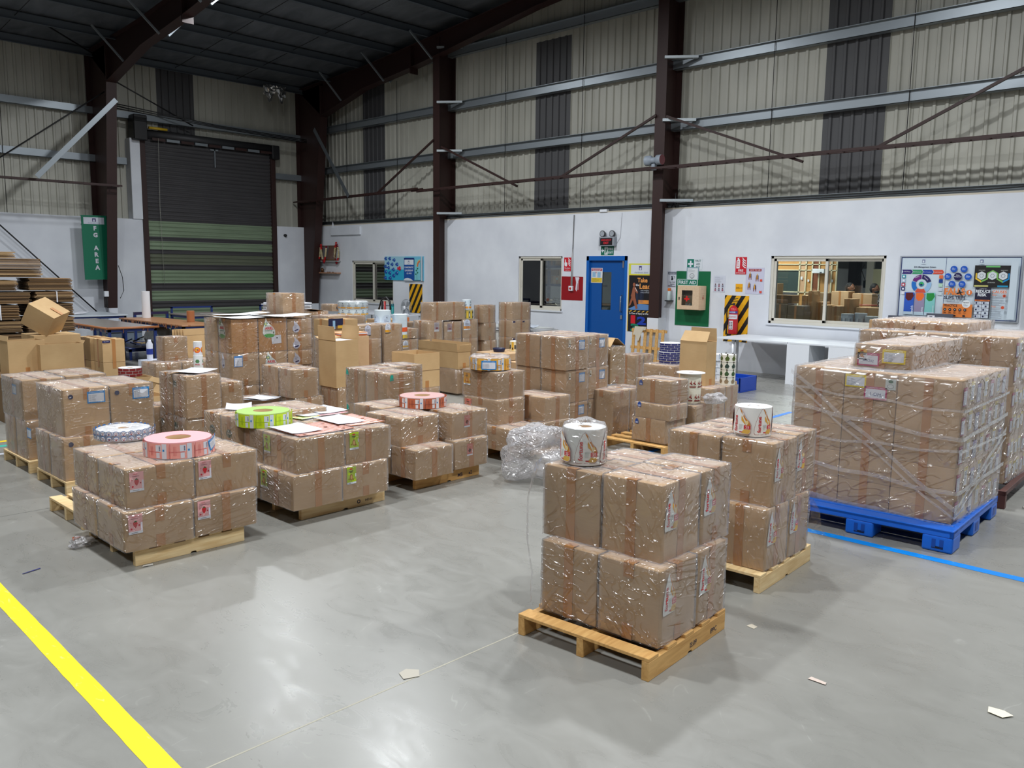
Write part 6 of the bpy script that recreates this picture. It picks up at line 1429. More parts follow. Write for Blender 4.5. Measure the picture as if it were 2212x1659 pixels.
# ------------------------------------------------------------------ bundles of flat cartons at the left
M_E1 = mat((142, 112, 78), .85); M_E2 = mat((104, 82, 58), .85); M_E3 = mat((176, 146, 106), .85)
def bundle(x, y, z, w_, d_, h, lab, seed, light=.3, strap=False):
    R = random.Random(seed); mb = MB(); n = max(4, int(h/.013)); t = h/n
    for i in range(n):
        jx, jy = R.uniform(-.014, .014), R.uniform(-.014, .014); k = R.random()
        m = M_E3 if k < light else (M_E1 if k < .6 else M_E2)
        mb.box(jx, jy, i*t, w_+jx+R.uniform(-.01, .01), d_+jy, i*t+t*.78, m)
    o = mb.build('flat_carton_bundle', loc=(x, y, z)); tag(o, lab, 'cardboard bundle', 'bundles of flat cartons')
    if strap:
        mb = MB(); c = strap; mb.box(c, -.022, -.001, c+.014, -.018, h+.004, M_PAPER); mb.box(c, -.022, h, c+.014, d_*.8, h+.006, M_PAPER); mb.build('strap', o)
    return o
RN = ['bottom', 'second', 'third', 'fourth', 'fifth', 'sixth', 'seventh', 'top']
zz = .02
hs = [.42, .30, .22, .18, .19, .17, .20]
rowsL = [(.02, .30), (.33, .25), (.59, .17), (.77, .18), (.96, .17), (1.14, .21), (1.36, .17), (1.54, .15)]
for i, (z, h) in enumerate(rowsL):
    xr = [3.72, 3.70, 3.68, 3.66, 3.66, 3.63, 3.78, 3.62][i]
    bundle(3.05-.1*(i % 2), 13.0, z, xr-3.05+.1*(i % 2)-.02, .55, h-.01, 'flat carton bundle, left pile, %s from the floor' % RN[i], 10+i, [.1, .1, .5, .1, .5, .1, .1, .5][i], .42 if i == 5 else False)
rowsR = [(.02, .36), (.39, .30), (.70, .24), (.95, .22), (1.18, .18), (1.37, .16), (1.54, .18)]
for i, (z, h) in enumerate(rowsR):
    x0 = [3.76, 3.75, 3.74, 3.72, 3.74, 3.84, 3.76][i]
    bundle(x0, 13.02, z, 4.32-x0+.01*(i % 2), .55, h-.01, 'flat carton bundle, right pile, %s from the floor' % RN[i], 30+i, [.1, .1, .15, .1, .1, .2, .1][i], .26 if i == 5 else (.4 if i == 3 else False))
bundle(3.0, 13.0, 1.725, .92, .55, .12, 'flat carton bundle with pale ends, second from the top', 50, .6)
bundle(2.95, 13.0, 1.85, .97, .55, .13, 'dark flat carton bundle right under the short top one', 51, .1)
bundle(2.9, 13.02, 1.985, .70, .5, .085, 'short pale flat carton bundle on the very top', 52, .9)
mb = MB(); mb.box(2.2, 12.45, 0, 3.6, 12.95, .06, M_E2); mb.box(2.3, 12.5, .06, 3.5, 12.9, .075, M_E1); tag(mb.build('cardboard_sheets'), 'flattened dark cardboard on the floor before the bundles', 'cardboard')
# loose empty cartons beside them
def loose(x, y, z, dx, dy, h, rot, lab, flaps=(), tape=True, solid=False, m=None):
    m = m or M_KRAFT_N; t = .006; mb = MB()
    if solid: mb = carton_body(dx, dy, h, m, 3)
    else:
        mb.box(0, 0, 0, dx, t, h, m); mb.box(0, dy-t, 0, dx, dy, h, m); mb.box(0, t, 0, t, dy-t, h, m); mb.box(dx-t, t, 0, dx, dy-t, h, m); mb.box(t, t, 0, dx-t, dy-t, t, m)
    b = mb.build('cardboard_box', loc=(x, y, z)); b.rotation_euler = rot; tag(b, lab, 'cardboard box', 'loose empty cartons at the left')
    for F in flaps: flap(*F, .005, m).build('flap', b)
    if tape: mb = MB(); mb.box(dx*.5-.025, -.0025, 0, dx*.5+.025, -.0008, .09, M_TAPE); mb.build('tape', b)
    return b
loose(3.34, 11.3, .60, .50, .26, .32, (0, 0, -.03), 'open kraft carton standing before the tilted one', [((.5, 0, .32), (.5, .26, .32), (.02, 0, .03))], False)
loose(3.02, 11.42, .55, .42, .3, .42, (0, 0, .05), 'kraft carton with a creased flap, left of the open one', [((0, .3, .42), (0, 0, .42), (.02, 0, .06))])
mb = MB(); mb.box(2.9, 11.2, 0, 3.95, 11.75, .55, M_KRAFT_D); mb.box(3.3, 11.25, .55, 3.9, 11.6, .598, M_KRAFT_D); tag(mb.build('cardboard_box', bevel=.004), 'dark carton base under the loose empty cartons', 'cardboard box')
b = loose(3.56, 11.78, .97, .36, .36, .30, (.52, -.10, .62), 'tilted kraft carton leaning against the flat bundles, bottom up', [], False, True)
b.rotation_euler = (math.radians(32), math.radians(-12), math.radians(40))
mb = MB(); mb.box(.16, -.002, .305, .21, .16, .308, M_TAPE); mb.build('tape', b)
mb = MB(); mb.box(3.42, 11.78, .5, 3.98, 12.3, 1.0, M_KRAFT_N); tag(mb.build('cardboard_box', bevel=.004), 'kraft carton behind the open one, supporting the tilted carton', 'cardboard box')
# leaning sheets behind the single carton
for k in range(5):
    mb = MB(); mb.box(0, 0, 0, .62, .008, .62, M_KRAFT_N); mb.box(0, -.0008, .52, .62, 0, .524, M_KRAFT_D); o = mb.build('cardboard_sheet', loc=(5.72+.035*k, 12.85-.02*k, .30)); o.rotation_euler = (-.12, 0, .1); tag(o, 'kraft cardboard sheet leaning behind the single film-covered carton, %s' % RN[k], 'cardboard sheet', 'leaning cardboard sheets')
mb = MB(); mb.box(5.7, 12.85, .0, 6.4, 13.4, .298, M_KRAFT_D); tag(mb.build('cardboard_box', bevel=.004), 'low dark carton under the leaning cardboard sheets', 'cardboard box')
# open low cartons in front of the brick roll
def tray(x, y, z, dx, dy, h, lab, fl=()):
    m = M_KRAFT_N; t = .006; mb = MB(); mb.box(0, 0, 0, dx, t, h, m); mb.box(0, dy-t, 0, dx, dy, h, m); mb.box(0, t, 0, t, dy-t, h, m); mb.box(dx-t, t, 0, dx, dy-t, h, m); mb.box(t, t, 0, dx-t, dy-t, t, m)
    b = mb.build('cardboard_box', loc=(x, y, z)); tag(b, lab, 'cardboard box', 'open low cartons')
    for F in fl: flap(*F, .005, m).build('flap', b)
tray(3.55, 9.35, .115, .50, .42, .33, 'open low carton behind the blue-edged labels', [((.5, 0, .33), (.5, .42, .33), (.05, 0, .08))])
tray(4.12, 9.60, .115, .42, .42, .42, 'open low carton right of the brick roll', [((0, .42, .42), (0, 0, .42), (.04, 0, .05))])
tray(4.12, 10.9, .115, .42, .42, .355, 'low carton under the brick roll')

# ------------------------------------------------------------------ workbenches
def bench(x, y, w_, d_, h, top, lab, legs=None, rail=False, tt=.03, edge=None):
    r = tag(empty('workbench', (x, y, 0)), lab, 'workbench', 'blue steel workbenches')
    mb = MB(); n = 24; mb.box(0, 0, h-tt, w_, d_, h, top); mb.build('tabletop', r, .006)
    if edge:
        mb = MB(); R = random.Random(int(x*10)); 
        for i in range(40):
            a = R.uniform(0, w_+d_); L = R.uniform(.01, .09); px, py = (a, -.004) if a < w_ else (-.004, a-w_)
            mb.bar((px, py, h), (px+R.uniform(-.02, .02), py, h-L-tt*.5), .03, .003, edge)
        mb.build('torn_tape_edge', r)
    for i, (a, b) in enumerate(((.03, .03), (w_-.08, .03), (.03, d_-.08), (w_-.08, d_-.08))): mb = MB(); mb.box(a, b, 0, a+.05, b+.05, h-tt, M_BLUE); mb.build('leg', r, .002)
    mb = MB()
    for y0 in (.03, d_-.06): mb.box(.03, y0, h-tt-.05, w_-.03, y0+.03, h-tt, M_BLUE)
    for x0 in (.03, w_-.06): mb.box(x0, .03, h-tt-.05, x0+.03, d_-.03, h-tt, M_BLUE)
    mb.build('apron', r)
    if rail:
        mb = MB(); mb.box(.03, d_-.08, h, .07, d_-.04, h+.14, M_BLUE); mb.box(w_-.08, d_-.08, h, w_-.04, d_-.04, h+.14, M_BLUE); mb.box(.03, d_-.08, h+.11, w_-.04, d_-.04, h+.15, M_BLUE); mb.build('rail', r)
    return r
M_TTOP = mat((176, 128, 90), .35); M_GTOP = mat((150, 140, 134), .25); M_BRT = mat((170, 108, 66), .4)
bench(5.85, 15.95, .95, 3.2, .76, M_GTOP, 'workbench wrapped in shiny film and brown tape, left one', edge=M_BRT)
mb = MB(); mb.tube([(5.85, 15.95, .75), (6.8, 15.95, .75)], .022, M_BRT, 8); mb.tube([(5.85, 15.95, .75), (5.85, 19.1, .75)], .022, M_BRT, 8); tag(mb.build('tape_wrapping'), 'brown tape wound round the front edges of the left workbench', 'tape')
bench(6.98, 15.35, .75, 3.0, .80, M_TTOP, 'workbench with a brown tape-covered top and a white roll on it', edge=M_BRT)
bench(6.5, 20.2, 1.4, 1.7, .76, mat((206, 214, 222), .3), 'workbench with a pale grey top below the hanging sign', rail=False)
bench(8.6, 18.4, 1.1, 1.2, .80, M_GTOP, 'workbench with a raised back rail before the shutter, left', rail=True); bench(10.9, 18.4, 1.0, 1.2, .80, M_GTOP, 'workbench with a raised back rail before the shutter, right', rail=True)
mb = MB(); mb.box(7.8, 19.6, .78, 8.6, 19.66, .84, mat((44, 34, 70), .4)); mb.box(7.8, 19.6, 0, 7.85, 19.66, .78, M_BLUE); mb.box(8.55, 19.6, 0, 8.6, 19.66, .78, M_BLUE); tag(mb.build('steel_rail'), 'dark violet steel rail behind the white roll', 'rail')
roll(7.42, 18.0, .802, .085, .56, .03, (238, 240, 244), 'tall roll of white foam standing on the brown bench', None, (240, 240, 240), name='foam_roll', cat='foam roll')
roll(7.55, 16.2, .802, .075, .22, .03, (176, 112, 70), 'brown tape roll standing on the brown bench', None, (190, 140, 100), name='tape_roll', cat='tape roll')
roll(6.95, 20.6, .0, .001, .001, .0005, (1, 1, 1), 'x') if False else None
sheet(6.75, 20.9, .768, .9, .4, .1, 'folded white bag on the pale workbench', M_PAPER, .05, 40, 'folded_bag', cat='bag', grp='things on the pale workbench')
mb = MB(); mb.lathe([(.06*math.cos(a*.3), .06+.06*math.sin(a*.3)) for a in range(-5, 6)], mat((200, 100, 70), .5), 12); tag(mb.build('cloth_ball', loc=(6.62, 20.6, .77)), 'crumpled orange and white bit on the folded bag', 'cloth')
crumple('film_roll_heap', 7.25, 17.0, .0, .26, .3, .36, 'grey film-wound heap between the two taped benches', 12, mat((110, 112, 112), .35), amp=.22, cat='film heap')
bench(6.7, 17.2, 1.3, 1.5, .25, M_BLUE, 'low blue steel platform cluttered with offcuts under the benches')
R_ = random.Random(9)
mb = MB()
for k in range(26):
    x, y = 6.8+R_.random()*1.1, 17.3+R_.random()*1.2; mb.bar((x, y, .26+R_.random()*.1), (x+R_.uniform(-.25, .25), y+R_.uniform(-.2, .2), .27+R_.random()*.14), .03, .02, [M_BLUE, M_WOOD, M_GALV, M_BLACK][k % 4])
tag(mb.build('offcuts'), 'jumble of wood and blue offcuts on the low platform', 'offcuts', kind='stuff')
mb = MB(); mb.box(8.0, 21.9, .0, 8.9, 22.6, .42, mat((120, 132, 146), .4)); mb.box(8.0, 21.88, .2, 8.9, 21.9, .22, M_BLACK); tag(mb.build('tool_cabinet', bevel=.01), 'grey low cabinet at the wall left of the shutter', 'cabinet')
mb = MB(); mb.lathe([(.05, 0), (.055, .28), (.03, .33), (.028, .36), (0, .36)], mat((222, 226, 240), .4), 16); mb.lathe([(.056, .1), (.056, .2)], mat((40, 60, 150), .4), 16); tag(mb.build('bottle', loc=(6.15, 14.85, .25)), 'white bottle with a blue label right of the brown cartons', 'bottle')
mb = MB(); mb.box(6.0, 14.7, 0, 6.35, 15.0, .25, mat((226, 232, 246), .5)); mb.box(5.998, 14.698, .12, 6.352, 14.7, .15, mat((60, 80, 160), .5)); tag(mb.build('paper_pack', bevel=.006), 'white and blue pack under the bottle', 'pack')
# centre table with fan, bottle, laptop and so on
M_WT = mat((226, 230, 238), .4)
def wtable(x, y, w_, d_, h, lab, name='white_table', panel=None):
    r = tag(empty(name, (x, y, 0)), lab, 'table'); mb = MB(); mb.box(0, 0, h-.03, w_, d_, h, M_WT); mb.build('tabletop', r, .003)
    for (a, b) in ((.05, .05), (w_-.05, .05), (.05, d_-.05), (w_-.05, d_-.05)): mb = MB(); mb.tube([(a, b, 0), (a, b, h-.03)], .022, mat((206, 210, 216), .35, .3), 10); mb.build('leg', r)
    if panel: mb = MB(); mb.box(*panel, M_WT); mb.build('side_panel', r, .003)
wtable(12.9, 16.35, .75, 2.1, .76, 'white table with the fan and teal bottle on it', panel=(0, .2, 0, .03, .9, .70))
wtable(13.45, 18.6, .7, 1.9, .74, 'white table with the open laptop near the dark window')
r = tag(empty('table_fan', (13.35, 16.62, .76)), 'grey wire-caged table fan on the white table', 'fan')
mb = MB(); mb.lathe([(.10, 0), (.10, .015), (.03, .03), (.02, .10), (0, .10)], M_WT, 20); mb.build('base', r)
mb = MB(); M_WIRE = mat((150, 156, 160), .35, .6)
for q in range(7):
    rr = .21*(q+1)/7; pts = [( -.05*(1-(rr/.21)**2), rr*math.cos(t*PI/12), .17+rr*math.sin(t*PI/12)) for t in range(25)]; mb.tube(pts, .0028 if q < 6 else .006, M_WIRE, 4, caps=False)
for q in range(20):
    t = q*PI/10; mb.tube([(-.05, 0, .17), (-.03, .13*math.cos(t), .17+.13*math.sin(t)), (0, .21*math.cos(t), .17+.21*math.sin(t))], .002, M_WIRE, 4, caps=False)
mb.build('cage', r)
mb = MB(); mb.lathe([(0, 0), (.05, .0), (.045, .02), (0, .025)], mat((230, 232, 236), .4), 16, T=Matrix.Translation((-.055, 0, .17))@Matrix.Rotation(-PI/2, 4, 'Y')); mb.build('hub', r)
mb = MB()
for q in range(4):
    t = q*PI/2+.3; c, s = math.cos(t), math.sin(t); c2, s2 = math.cos(t+.75), math.sin(t+.75); mb.add([(-.01, 0, .17), (-.022, .17*c, .17+.17*s), (-.012, .19*math.cos(t+.4), .17+.19*math.sin(t+.4)), (.008, .17*c2, .17+.17*s2)], [(0, 1, 2, 3)], mat((150, 154, 158), .3))
mb.build('blades', r)
mb = MB(); mb.lathe([(.035, 0), (.037, .20), (.037, .20)], mat((40, 140, 140), .25), 16); mb.lathe([(.038, .20), (.038, .255), (0, .258)], mat((20, 90, 100), .4), 16); tag(mb.build('water_bottle', loc=(13.2, 16.98, .76)), 'teal water bottle on the white table', 'bottle')
mb = MB(); mb.lathe([(.04, 0), (.04, .2), (.012, .2), (.012, .26), (0, .26)], mat((176, 120, 60), .4), 16, T=Matrix.Rotation(PI/2, 4, 'X')); mb.lathe([(.012, -.05), (.012, 0)], M_BLACK, 8, T=Matrix.Rotation(PI/2, 4, 'X')); tag(mb.build('tape_roller', loc=(13.1, 17.3, .80)), 'brown tape roll lying beside the teal bottle', 'tape')
r = tag(empty('laptop', (13.6, 19.35, .74), .1), 'black laptop opened on the far white table', 'laptop')
mb = MB(); mb.box(-.12, -.17, 0, .12, .17, .015, M_BLACK); mb.build('keyboard_base', r, .003)
mb = MB(); mb.box(-.12, -.17, 0, -.112, .17, .25, mat((34, 36, 40), .35), Matrix.Translation((.0, 0, .01))@Matrix.Rotation(.0, 4, 'Y')); mb.build('lid', r, .003)
r = tag(empty('tape_gun', (11.45, 14.3, .76)), 'orange and black tape gun behind the cartons', 'tape gun')
mb = MB(); mb.box(-.06, -.08, 0, .06, .08, .10, mat((196, 120, 76), .6)); mb.build('tape_block', r, .006); mb = MB(); mb.box(-.07, .08, -.01, .07, .13, .12, M_BLACK); mb.tube([(0, .13, .06), (0, .36, .07)], .022, M_BLACK, 8); mb.build('handle', r, .004)
mb = MB(); mb.box(11.2, 13.9, 0, 11.75, 14.7, .755, M_KRAFT); tag(mb.build('cardboard_box', bevel=.004), 'carton under the tape gun', 'cardboard box')
r = tag(empty('strapping_tool', (9.25, 12.2, 1.12)), 'black and red hand tool with a curved handle behind the pale blue rolls', 'tool')
mb = MB(); mb.tube([(0, .1, .05), (0, .02, .22), (0, -.12, .27), (0, -.22, .2), (0, -.24, .08), (0, -.2, -.05)], .018, M_BLACK, 8); mb.build('curved_handle', r); mb = MB(); mb.tube([(0, -.08, -.1), (0, -.08, .2)], .02, mat((190, 60, 60), .4), 8); mb.tube([(0, 0, -.1), (0, .0, .2)], .02, M_BLACK, 8); mb.build('grip', r)
mb = MB(); mb.box(9.05, 11.95, 0, 9.5, 12.4, 1.0, M_KRAFT); tag(mb.build('cardboard_box', bevel=.004), 'carton under the black and red tool', 'cardboard box')
pile('paper_stack', 7.5, 12.5, 1.17, .62, .5, 7, .022, [mat((236, 238, 244), .6), mat((222, 226, 234), .6)], 'stack of white folded sheets behind the lid-ajar carton', 'paper stack', .02, 12)
mb = MB(); mb.box(7.15, 12.2, 0, 7.9, 12.85, 1.168, M_KRAFT); tag(mb.build('cardboard_box', bevel=.004), 'carton under the white folded sheets', 'cardboard box')
sheet(8.35, 10.95+.15, 1.005, .5, .5, .1, 'white sheet on the carton behind the navy label', M_PAPER, .01, 44)
pile('folded_bags', 13.2, 12.6, .60, .8, 1.6, 5, .018, [mat((206, 208, 206), .6), mat((226, 228, 234), .6)], 'flattened white bags on the low cartons left of the blue door', 'bags', .05, 14)
for k in range(3): sheet(13.0+.1*k, 12.2+.3*k, .70+.012*k, .4, .5, .5*k, 'white printed sack with blue letters, %s of three on the flattened bags' % ['nearest', 'middle', 'farthest'][k], mat([(206, 214, 226), (150, 160, 150), (226, 230, 240)][k], .5), .05, 60+k, 'printed_sack', cat='sack', grp='printed sacks')
mb = MB(); mb.box(12.8, 11.8, 0, 13.6, 13.4, .598, mat((214, 212, 206), .7)); tag(mb.build('cardboard_box', bevel=.004), 'pale low carton under the flattened bags', 'cardboard box')
# white desk at the right
r = tag(empty('white_desk', (13.62, 5.4, 0)), 'long white desk under the wide window', 'desk')
mb = MB(); mb.box(0, 1.18, .70, 1.05, 2.55, .73, M_WHITE); mb.build('desk_top', r, .002); mb = MB(); mb.box(0, -1.2, .70, 1.05, 1.17, .73, M_WHITE); mb.build('desk_top', r, .002)
for (a, b) in ((.08, 2.25), (.5, 2.40)): mb = MB(); mb.tube([(a, b, 0), (a, b, .70)], .028, mat((216, 220, 226), .3, .2), 12); mb.lathe([(.032, 0), (.032, .015)], M_BLACK, 12, (a, b, 0)); mb.build('leg', r)
mb = MB(); mb.box(.0, .78, .0, .62, 1.18, .698, M_WHITE); mb.box(.0, -1.1, 0, .62, .45, .698, M_WHITE); mb.build('side_panel', r, .002)
mb = MB(); mb.box(14.2, 3.9, .731, 14.6, 5.9, .733, M_WHITE); tag(mb.build('desk_mat'), 'white mat on the far part of the desk', 'mat')
for (y, w_, z1, lab) in ((5.04, .47, 1.22, 'dark grey panel standing on the desk under the window corner'), (4.47, .40, 1.28, 'dark grey panel with a white sticker under the notice board')):
    mb = MB(); mb.box(14.58, y-w_/2, .735, 14.62, y+w_/2, z1, mat((78, 80, 90), .5)); o = tag(mb.build('grey_panel', bevel=.003), lab, 'panel')
    if 'sticker' in lab: Art().rect(0, 0, .11, .06, (226, 226, 232)).rect(.03, .012, .045, .036, (80, 80, 100)).build('sticker', (14.58, y+w_/2-.02, z1-.09), (0, -1, 0), (0, 0, 1), o)
# blue crate by the desk leg
r = tag(empty('blue_crate', (12.0, 6.55, 0)), 'blue plastic crate by the bottle-print rolls', 'crate'); mb = MB(); mb.box(0, 0, 0, .55, .40, .02, mat((20, 70, 180), .4)); 
for a in ((0, 0, .55, .02), (0, .38, .55, .40), (0, 0, .02, .40), (.53, 0, .55, .40)): mb.box(a[0], a[1], .02, a[2], a[3], .24, mat((20, 70, 180), .4))
mb.build('body', r, .004)
# blue upright tape edge behind the wrapped load
mb = MB(); mb.box(8.82, 3.78, 0, 8.86, 3.82, .30, mat((10, 90, 200), .4)); tag(mb.build('blue_post'), 'short blue upright left of the wrapped load', 'post')
# slatted pallet leaning on the wall post
r = tag(empty('leaning_pallet', (14.38, 10.42, 0)), 'upright slatted wooden pallet leaning left of the wall post', 'pallet')
for k in range(6): y = -.005-.145*k; mb = MB(); mb.box(.0, y-.07, .02, .018, y, .73, M_WOOD2); mb.build('slat', r, .002)
for z in (.66, .30, .04): mb = MB(); mb.box(.019, -.84, z, .05, .03, z+.06, M_WOOD2); mb.build('cross_bar', r, .002)
r.rotation_euler = (0, .06, 0)
mb = MB(); R_ = random.Random(3); vs = []
for i in range(7):
    for j in range(5): vs.append((-.012+.01*math.sin(i*2+j), -.10-.05*i+.01*j, .77-.045*j*(1 if i < 5 else .4)-(.03 if i in (2, 3) else 0)*j))
mb.add(vs, [(i*5+j, i*5+j+1, (i+1)*5+j+1, (i+1)*5+j) for i in range(6) for j in range(4)], mat((214, 204, 184), .9), True); tag(mb.build('cloth_rag', loc=(14.38, 10.42, 0)), 'cream rag draped over the leaning pallet', 'cloth')
# ------------------------------------------------------------------ things on the right wall. board(): u runs towards the camera's right (-Y), v up
def board(name, y, z, w_, h, art, lab, cat, thick=.004, x=XW, tilt=0, frame=None):
    a = art; o = a.build(name, (0, 0, 0), (0, -1, 0), (0, 0, 1), None, base=thick, thick=1, lay=.0004)
    o.location = (x-.001, y, z); tag(o, lab, cat)
    if tilt: o.rotation_euler = (tilt, 0, 0)
    if frame:
        rgb, t = frame; mb = MB(); T = thick+.012
        for b in ((-t, -t, w_+t, 0), (-t, h, w_+t, h+t), (-t, 0, 0, h), (w_, 0, w_+t, h)): mb.box(-T, -b[2], b[1], 0, -b[0], b[3], mat(rgb, .4, .3))
        mb.build('frame', o)
    return o
WHT = (228, 232, 240)
def stripes(w_, h, n=7):
    a = Art(); a.rect(0, 0, w_, h, (240, 178, 24)); s = .62; p = w_/2.6; bw = p*.42
    k = -int(h/s/p)-2
    while k*p < w_+p:
        x0 = k*p
        pts = [(x0, 0), (x0+bw*1.1, 0), (x0+bw*1.1+h*s, h), (x0+h*s, h)]
        # clip polygon to 0..w_
        def clip(P, xa, sg):
            out = []
            for i in range(len(P)):
                a_, b_ = P[i], P[(i+1) % len(P)]; ia, ib = (a_[0]-xa)*sg >= 0, (b_[0]-xa)*sg >= 0
                if ia: out.append(a_)
                if ia != ib: t = (xa-a_[0])/(b_[0]-a_[0]); out.append((xa, a_[1]+t*(b_[1]-a_[1])))
            return out
        q = clip(clip(pts, 0, 1), w_, -1)
        if len(q) > 2: a.poly(q, (26, 24, 22))
        k += 1
    return a
board('hazard_board', 8.49, .56, .52, .90, stripes(.52, .90), 'yellow and black striped board behind the fire extinguisher', 'board')
board('hazard_board', 18.28, .70, .56, .79, stripes(.56, .79), 'yellow and black striped board behind the table fan', 'board')
# fish poster
a = Art(); a.rect(0, 0, 1.70, .66, (120, 200, 228)); a.rect(0, 0, .92, .30, (50, 176, 214)); a.rect(0, .30, .92, .36, (160, 208, 226))
fp = [(.07, .60), (.25, .60), (.45, .56), (.18, .47), (.36, .44), (.58, .44), (.06, .38), (.2, .35), (.42, .30), (.08, .23), (.26, .2), (.58, .2), (.44, .13), (.06, .06), (.28, .06)]
for x, y in fp:
    a.disc(x, y, .052, (30, 84, 170), .052, 12); a.poly([(x-.04, y), (x-.085, y+.035), (x-.085, y-.035)], (30, 84, 170)); a.disc(x+.02, y+.01, .012, (200, 220, 240), n=8)
a.disc(.70, .33, .058, (214, 30, 60), .06, 12); a.poly([(.66, .33), (.60, .375), (.60, .285)], (214, 30, 60)); a.disc(.735, .335, .012, (240, 220, 220), n=8)
a.rect(.90, .0, .44, .62, (24, 84, 164)); a.rect(.90, .57, .44, .05, (18, 50, 120)); a.rect(.92, .43, .40, .14, (232, 236, 242)); a.rect(1.08, .465, .06, .075, (90, 100, 150)); a.rect(1.09, .47, .04, .05, (226, 230, 240)); a.text('charismatic labels', .95, .435, .34, .018, (140, 150, 180))
a.text('CHARISMATIC', .92, .335, .40, .055, (236, 242, 250), .02); a.text('LEADERSHIP', .94, .25, .36, .055, (236, 242, 250), .02); a.text('@ LABELS', .98, .17, .3, .05, (220, 232, 246), .02); a.poly([(.88, 0), (1.3, 0), (1.2, .05), (1.05, .07), (.93, .05)], (226, 232, 240))
a.rect(1.36, .02, .26, .56, (130, 206, 220)); a.ring(1.62, .40, .10, .15, PI*.55, PI*1.05, (214, 120, 90)); a.ring(1.62, .40, .15, .17, PI*.55, PI*1.05, (236, 200, 90)); a.line(1.46, .03, 1.47, .36, .012, (70, 140, 60))
for x, y in ((1.42, .18), (1.50, .22), (1.44, .28), (1.5, .33)): a.poly([(x-.03, y), (x, y+.025), (x+.03, y), (x, y-.03)], (30, 110, 80))
a.rect(1.64, .0, .06, .66, (200, 210, 220))
board('poster_board', 19.35, 1.58, 1.70, .67, a, 'blue board with a shoal of fish led by a red one', 'poster', .03)
# red patch + call point, fire alarm sign
a = Art(); a.poly([(0, 0), (.62, .01), (.64, .53), (.30, .54), (.0, .54), (.01, .25)], (150, 8, 20)); a.poly([(.41, .53), (.44, .40), (.42, .25), (.46, .20), (.48, .38), (.53, .50), (.52, .53)], (224, 218, 228)); a.rect(.49, .24, .015, .2, (220, 214, 222))
board('red_patch', 12.73, 1.23, .64, .54, a, 'red painted square with white drips beside the window', 'painted patch', .002)
r = tag(empty('call_point', (XW-.02, 12.42, 1.50)), 'small white alarm call point on the red square', 'call point'); mb = MB(); mb.box(-.035, -.055, -.055, .015, .055, .055, M_WHITE); mb.build('body', r, .005)
mb = MB(); mb.lathe([(0, 0), (.03, 0), (.028, .008), (0, .008)], mat((200, 40, 40), .4), 14, T=Matrix.Translation((-.035, 0, 0))@Matrix.Rotation(-PI/2, 4, 'Y')); mb.build('button', r)
mb = MB()
for y, z0 in ((12.40, 1.56), (12.43, 1.56)): mb.tube([(XW-.015, y, z0), (XW-.015, y, 2.05), (XW-.015, 12.40, 2.4), (XW-.015, 12.38, 3.15)], .011, mat((196, 196, 196), .5), 6)
tag(mb.build('conduit'), 'thin grey conduit running down to the call point', 'conduit')
def firesign(w_, h, big, small, icon):
    a = Art(); a.rect(0, 0, w_, h, (206, 24, 44))
    if icon == 'ext': a.poly([(w_*.08, h*.34), (w_*.38, h*.34), (w_*.40, h*.78), (w_*.36, h*.86), (w_*.28, h*.9), (w_*.34, h*.97), (w_*.12, h*.93), (w_*.2, h*.88), (w_*.08, h*.78)], (236, 238, 242)); a.rect(w_*.16, h*.42, w_*.14, h*.34, (206, 24, 44)); a.rect(w_*.19, h*.45, w_*.08, h*.28, (236, 238, 242))
    else: a.poly([(w_*.08, h*.42), (w_*.30, h*.32), (w_*.44, h*.42), (w_*.44, h*.62), (w_*.28, h*.66), (w_*.26, h*.86), (w_*.16, h*.86), (w_*.14, h*.66), (w_*.06, h*.6)], (236, 238, 242))
    for k in range(4): y = h*(.40+.13*k); a.poly([(w_*.94, y), (w_*.78, y+h*.06), (w_*.62, y+h*.2), (w_*.60, y+h*.14), (w_*.72, y+h*.02), (w_*.9, y-h*.05)], (236, 238, 242))
    a.text(big, w_*.12, h*.16, w_*.76, h*.13, (240, 240, 244), .02); a.text(small, w_*.08, h*.04, w_*.84, h*.08, (240, 220, 226), .01); return a
board('safety_sign', 12.66, 1.89, .21, .31, firesign(.21, .31, 'Fire Alarm', 'Call Point', 'hand'), 'red fire alarm call point sign right of the narrow window', 'sign')
board('safety_sign', 8.29, 1.87, .235, .33, firesign(.235, .33, 'FIRE', 'EXTINGUISHER', 'ext'), 'red FIRE EXTINGUISHER sign above the yellow disc', 'sign')
# exit light
r = tag(empty('emergency_exit_light', (XW, 11.38, 2.54)), 'grey emergency exit light box with two round lamps over the blue door', 'exit light')
mb = MB(); mb.box(-.11, -.21, -.10, 0, .21, .10, mat((150, 156, 164), .45)); mb.build('housing', r, .01)
Art().rect(0, 0, .33, .15, (26, 12, 20)).text('EMERGENCY', .03, .085, .27, .045, (200, 30, 44), .02, emit=.5).text('EXIT', .09, .02, .15, .05, (210, 34, 46), .02, emit=.5).build('display', (-.111, .165, -.075), (0, -1, 0), (0, 0, 1), r)
for s in (-.13, .13):
    T = Matrix.Translation((-.07, s, .17))@Matrix.Rotation(-PI/2, 4, 'Y'); mb = MB(); mb.lathe([(.05, -.05), (.07, .0), (.072, .02), (.062, .022), (.0, .018)], mat((60, 62, 66), .4), 20, T=T); mb.lathe([(.058, .024), (0, .026)], mat((190, 196, 204), .2, .3), 20, T=T); mb.build('lamp_head', r)
    mb = MB(); mb.tube([(-.06, s, .09), (-.06, s, .12)], .015, M_BLACK, 8); mb.build('neck', r)
mb = MB(); mb.tube([(XW-.01, 11.17, 2.5), (XW-.01, 11.08, 2.62), (XW-.01, 11.05, 3.15)], .004, mat((190, 190, 196), .5), 5); tag(mb.build('cable'), 'thin cable from the exit light up the wall', 'cable')
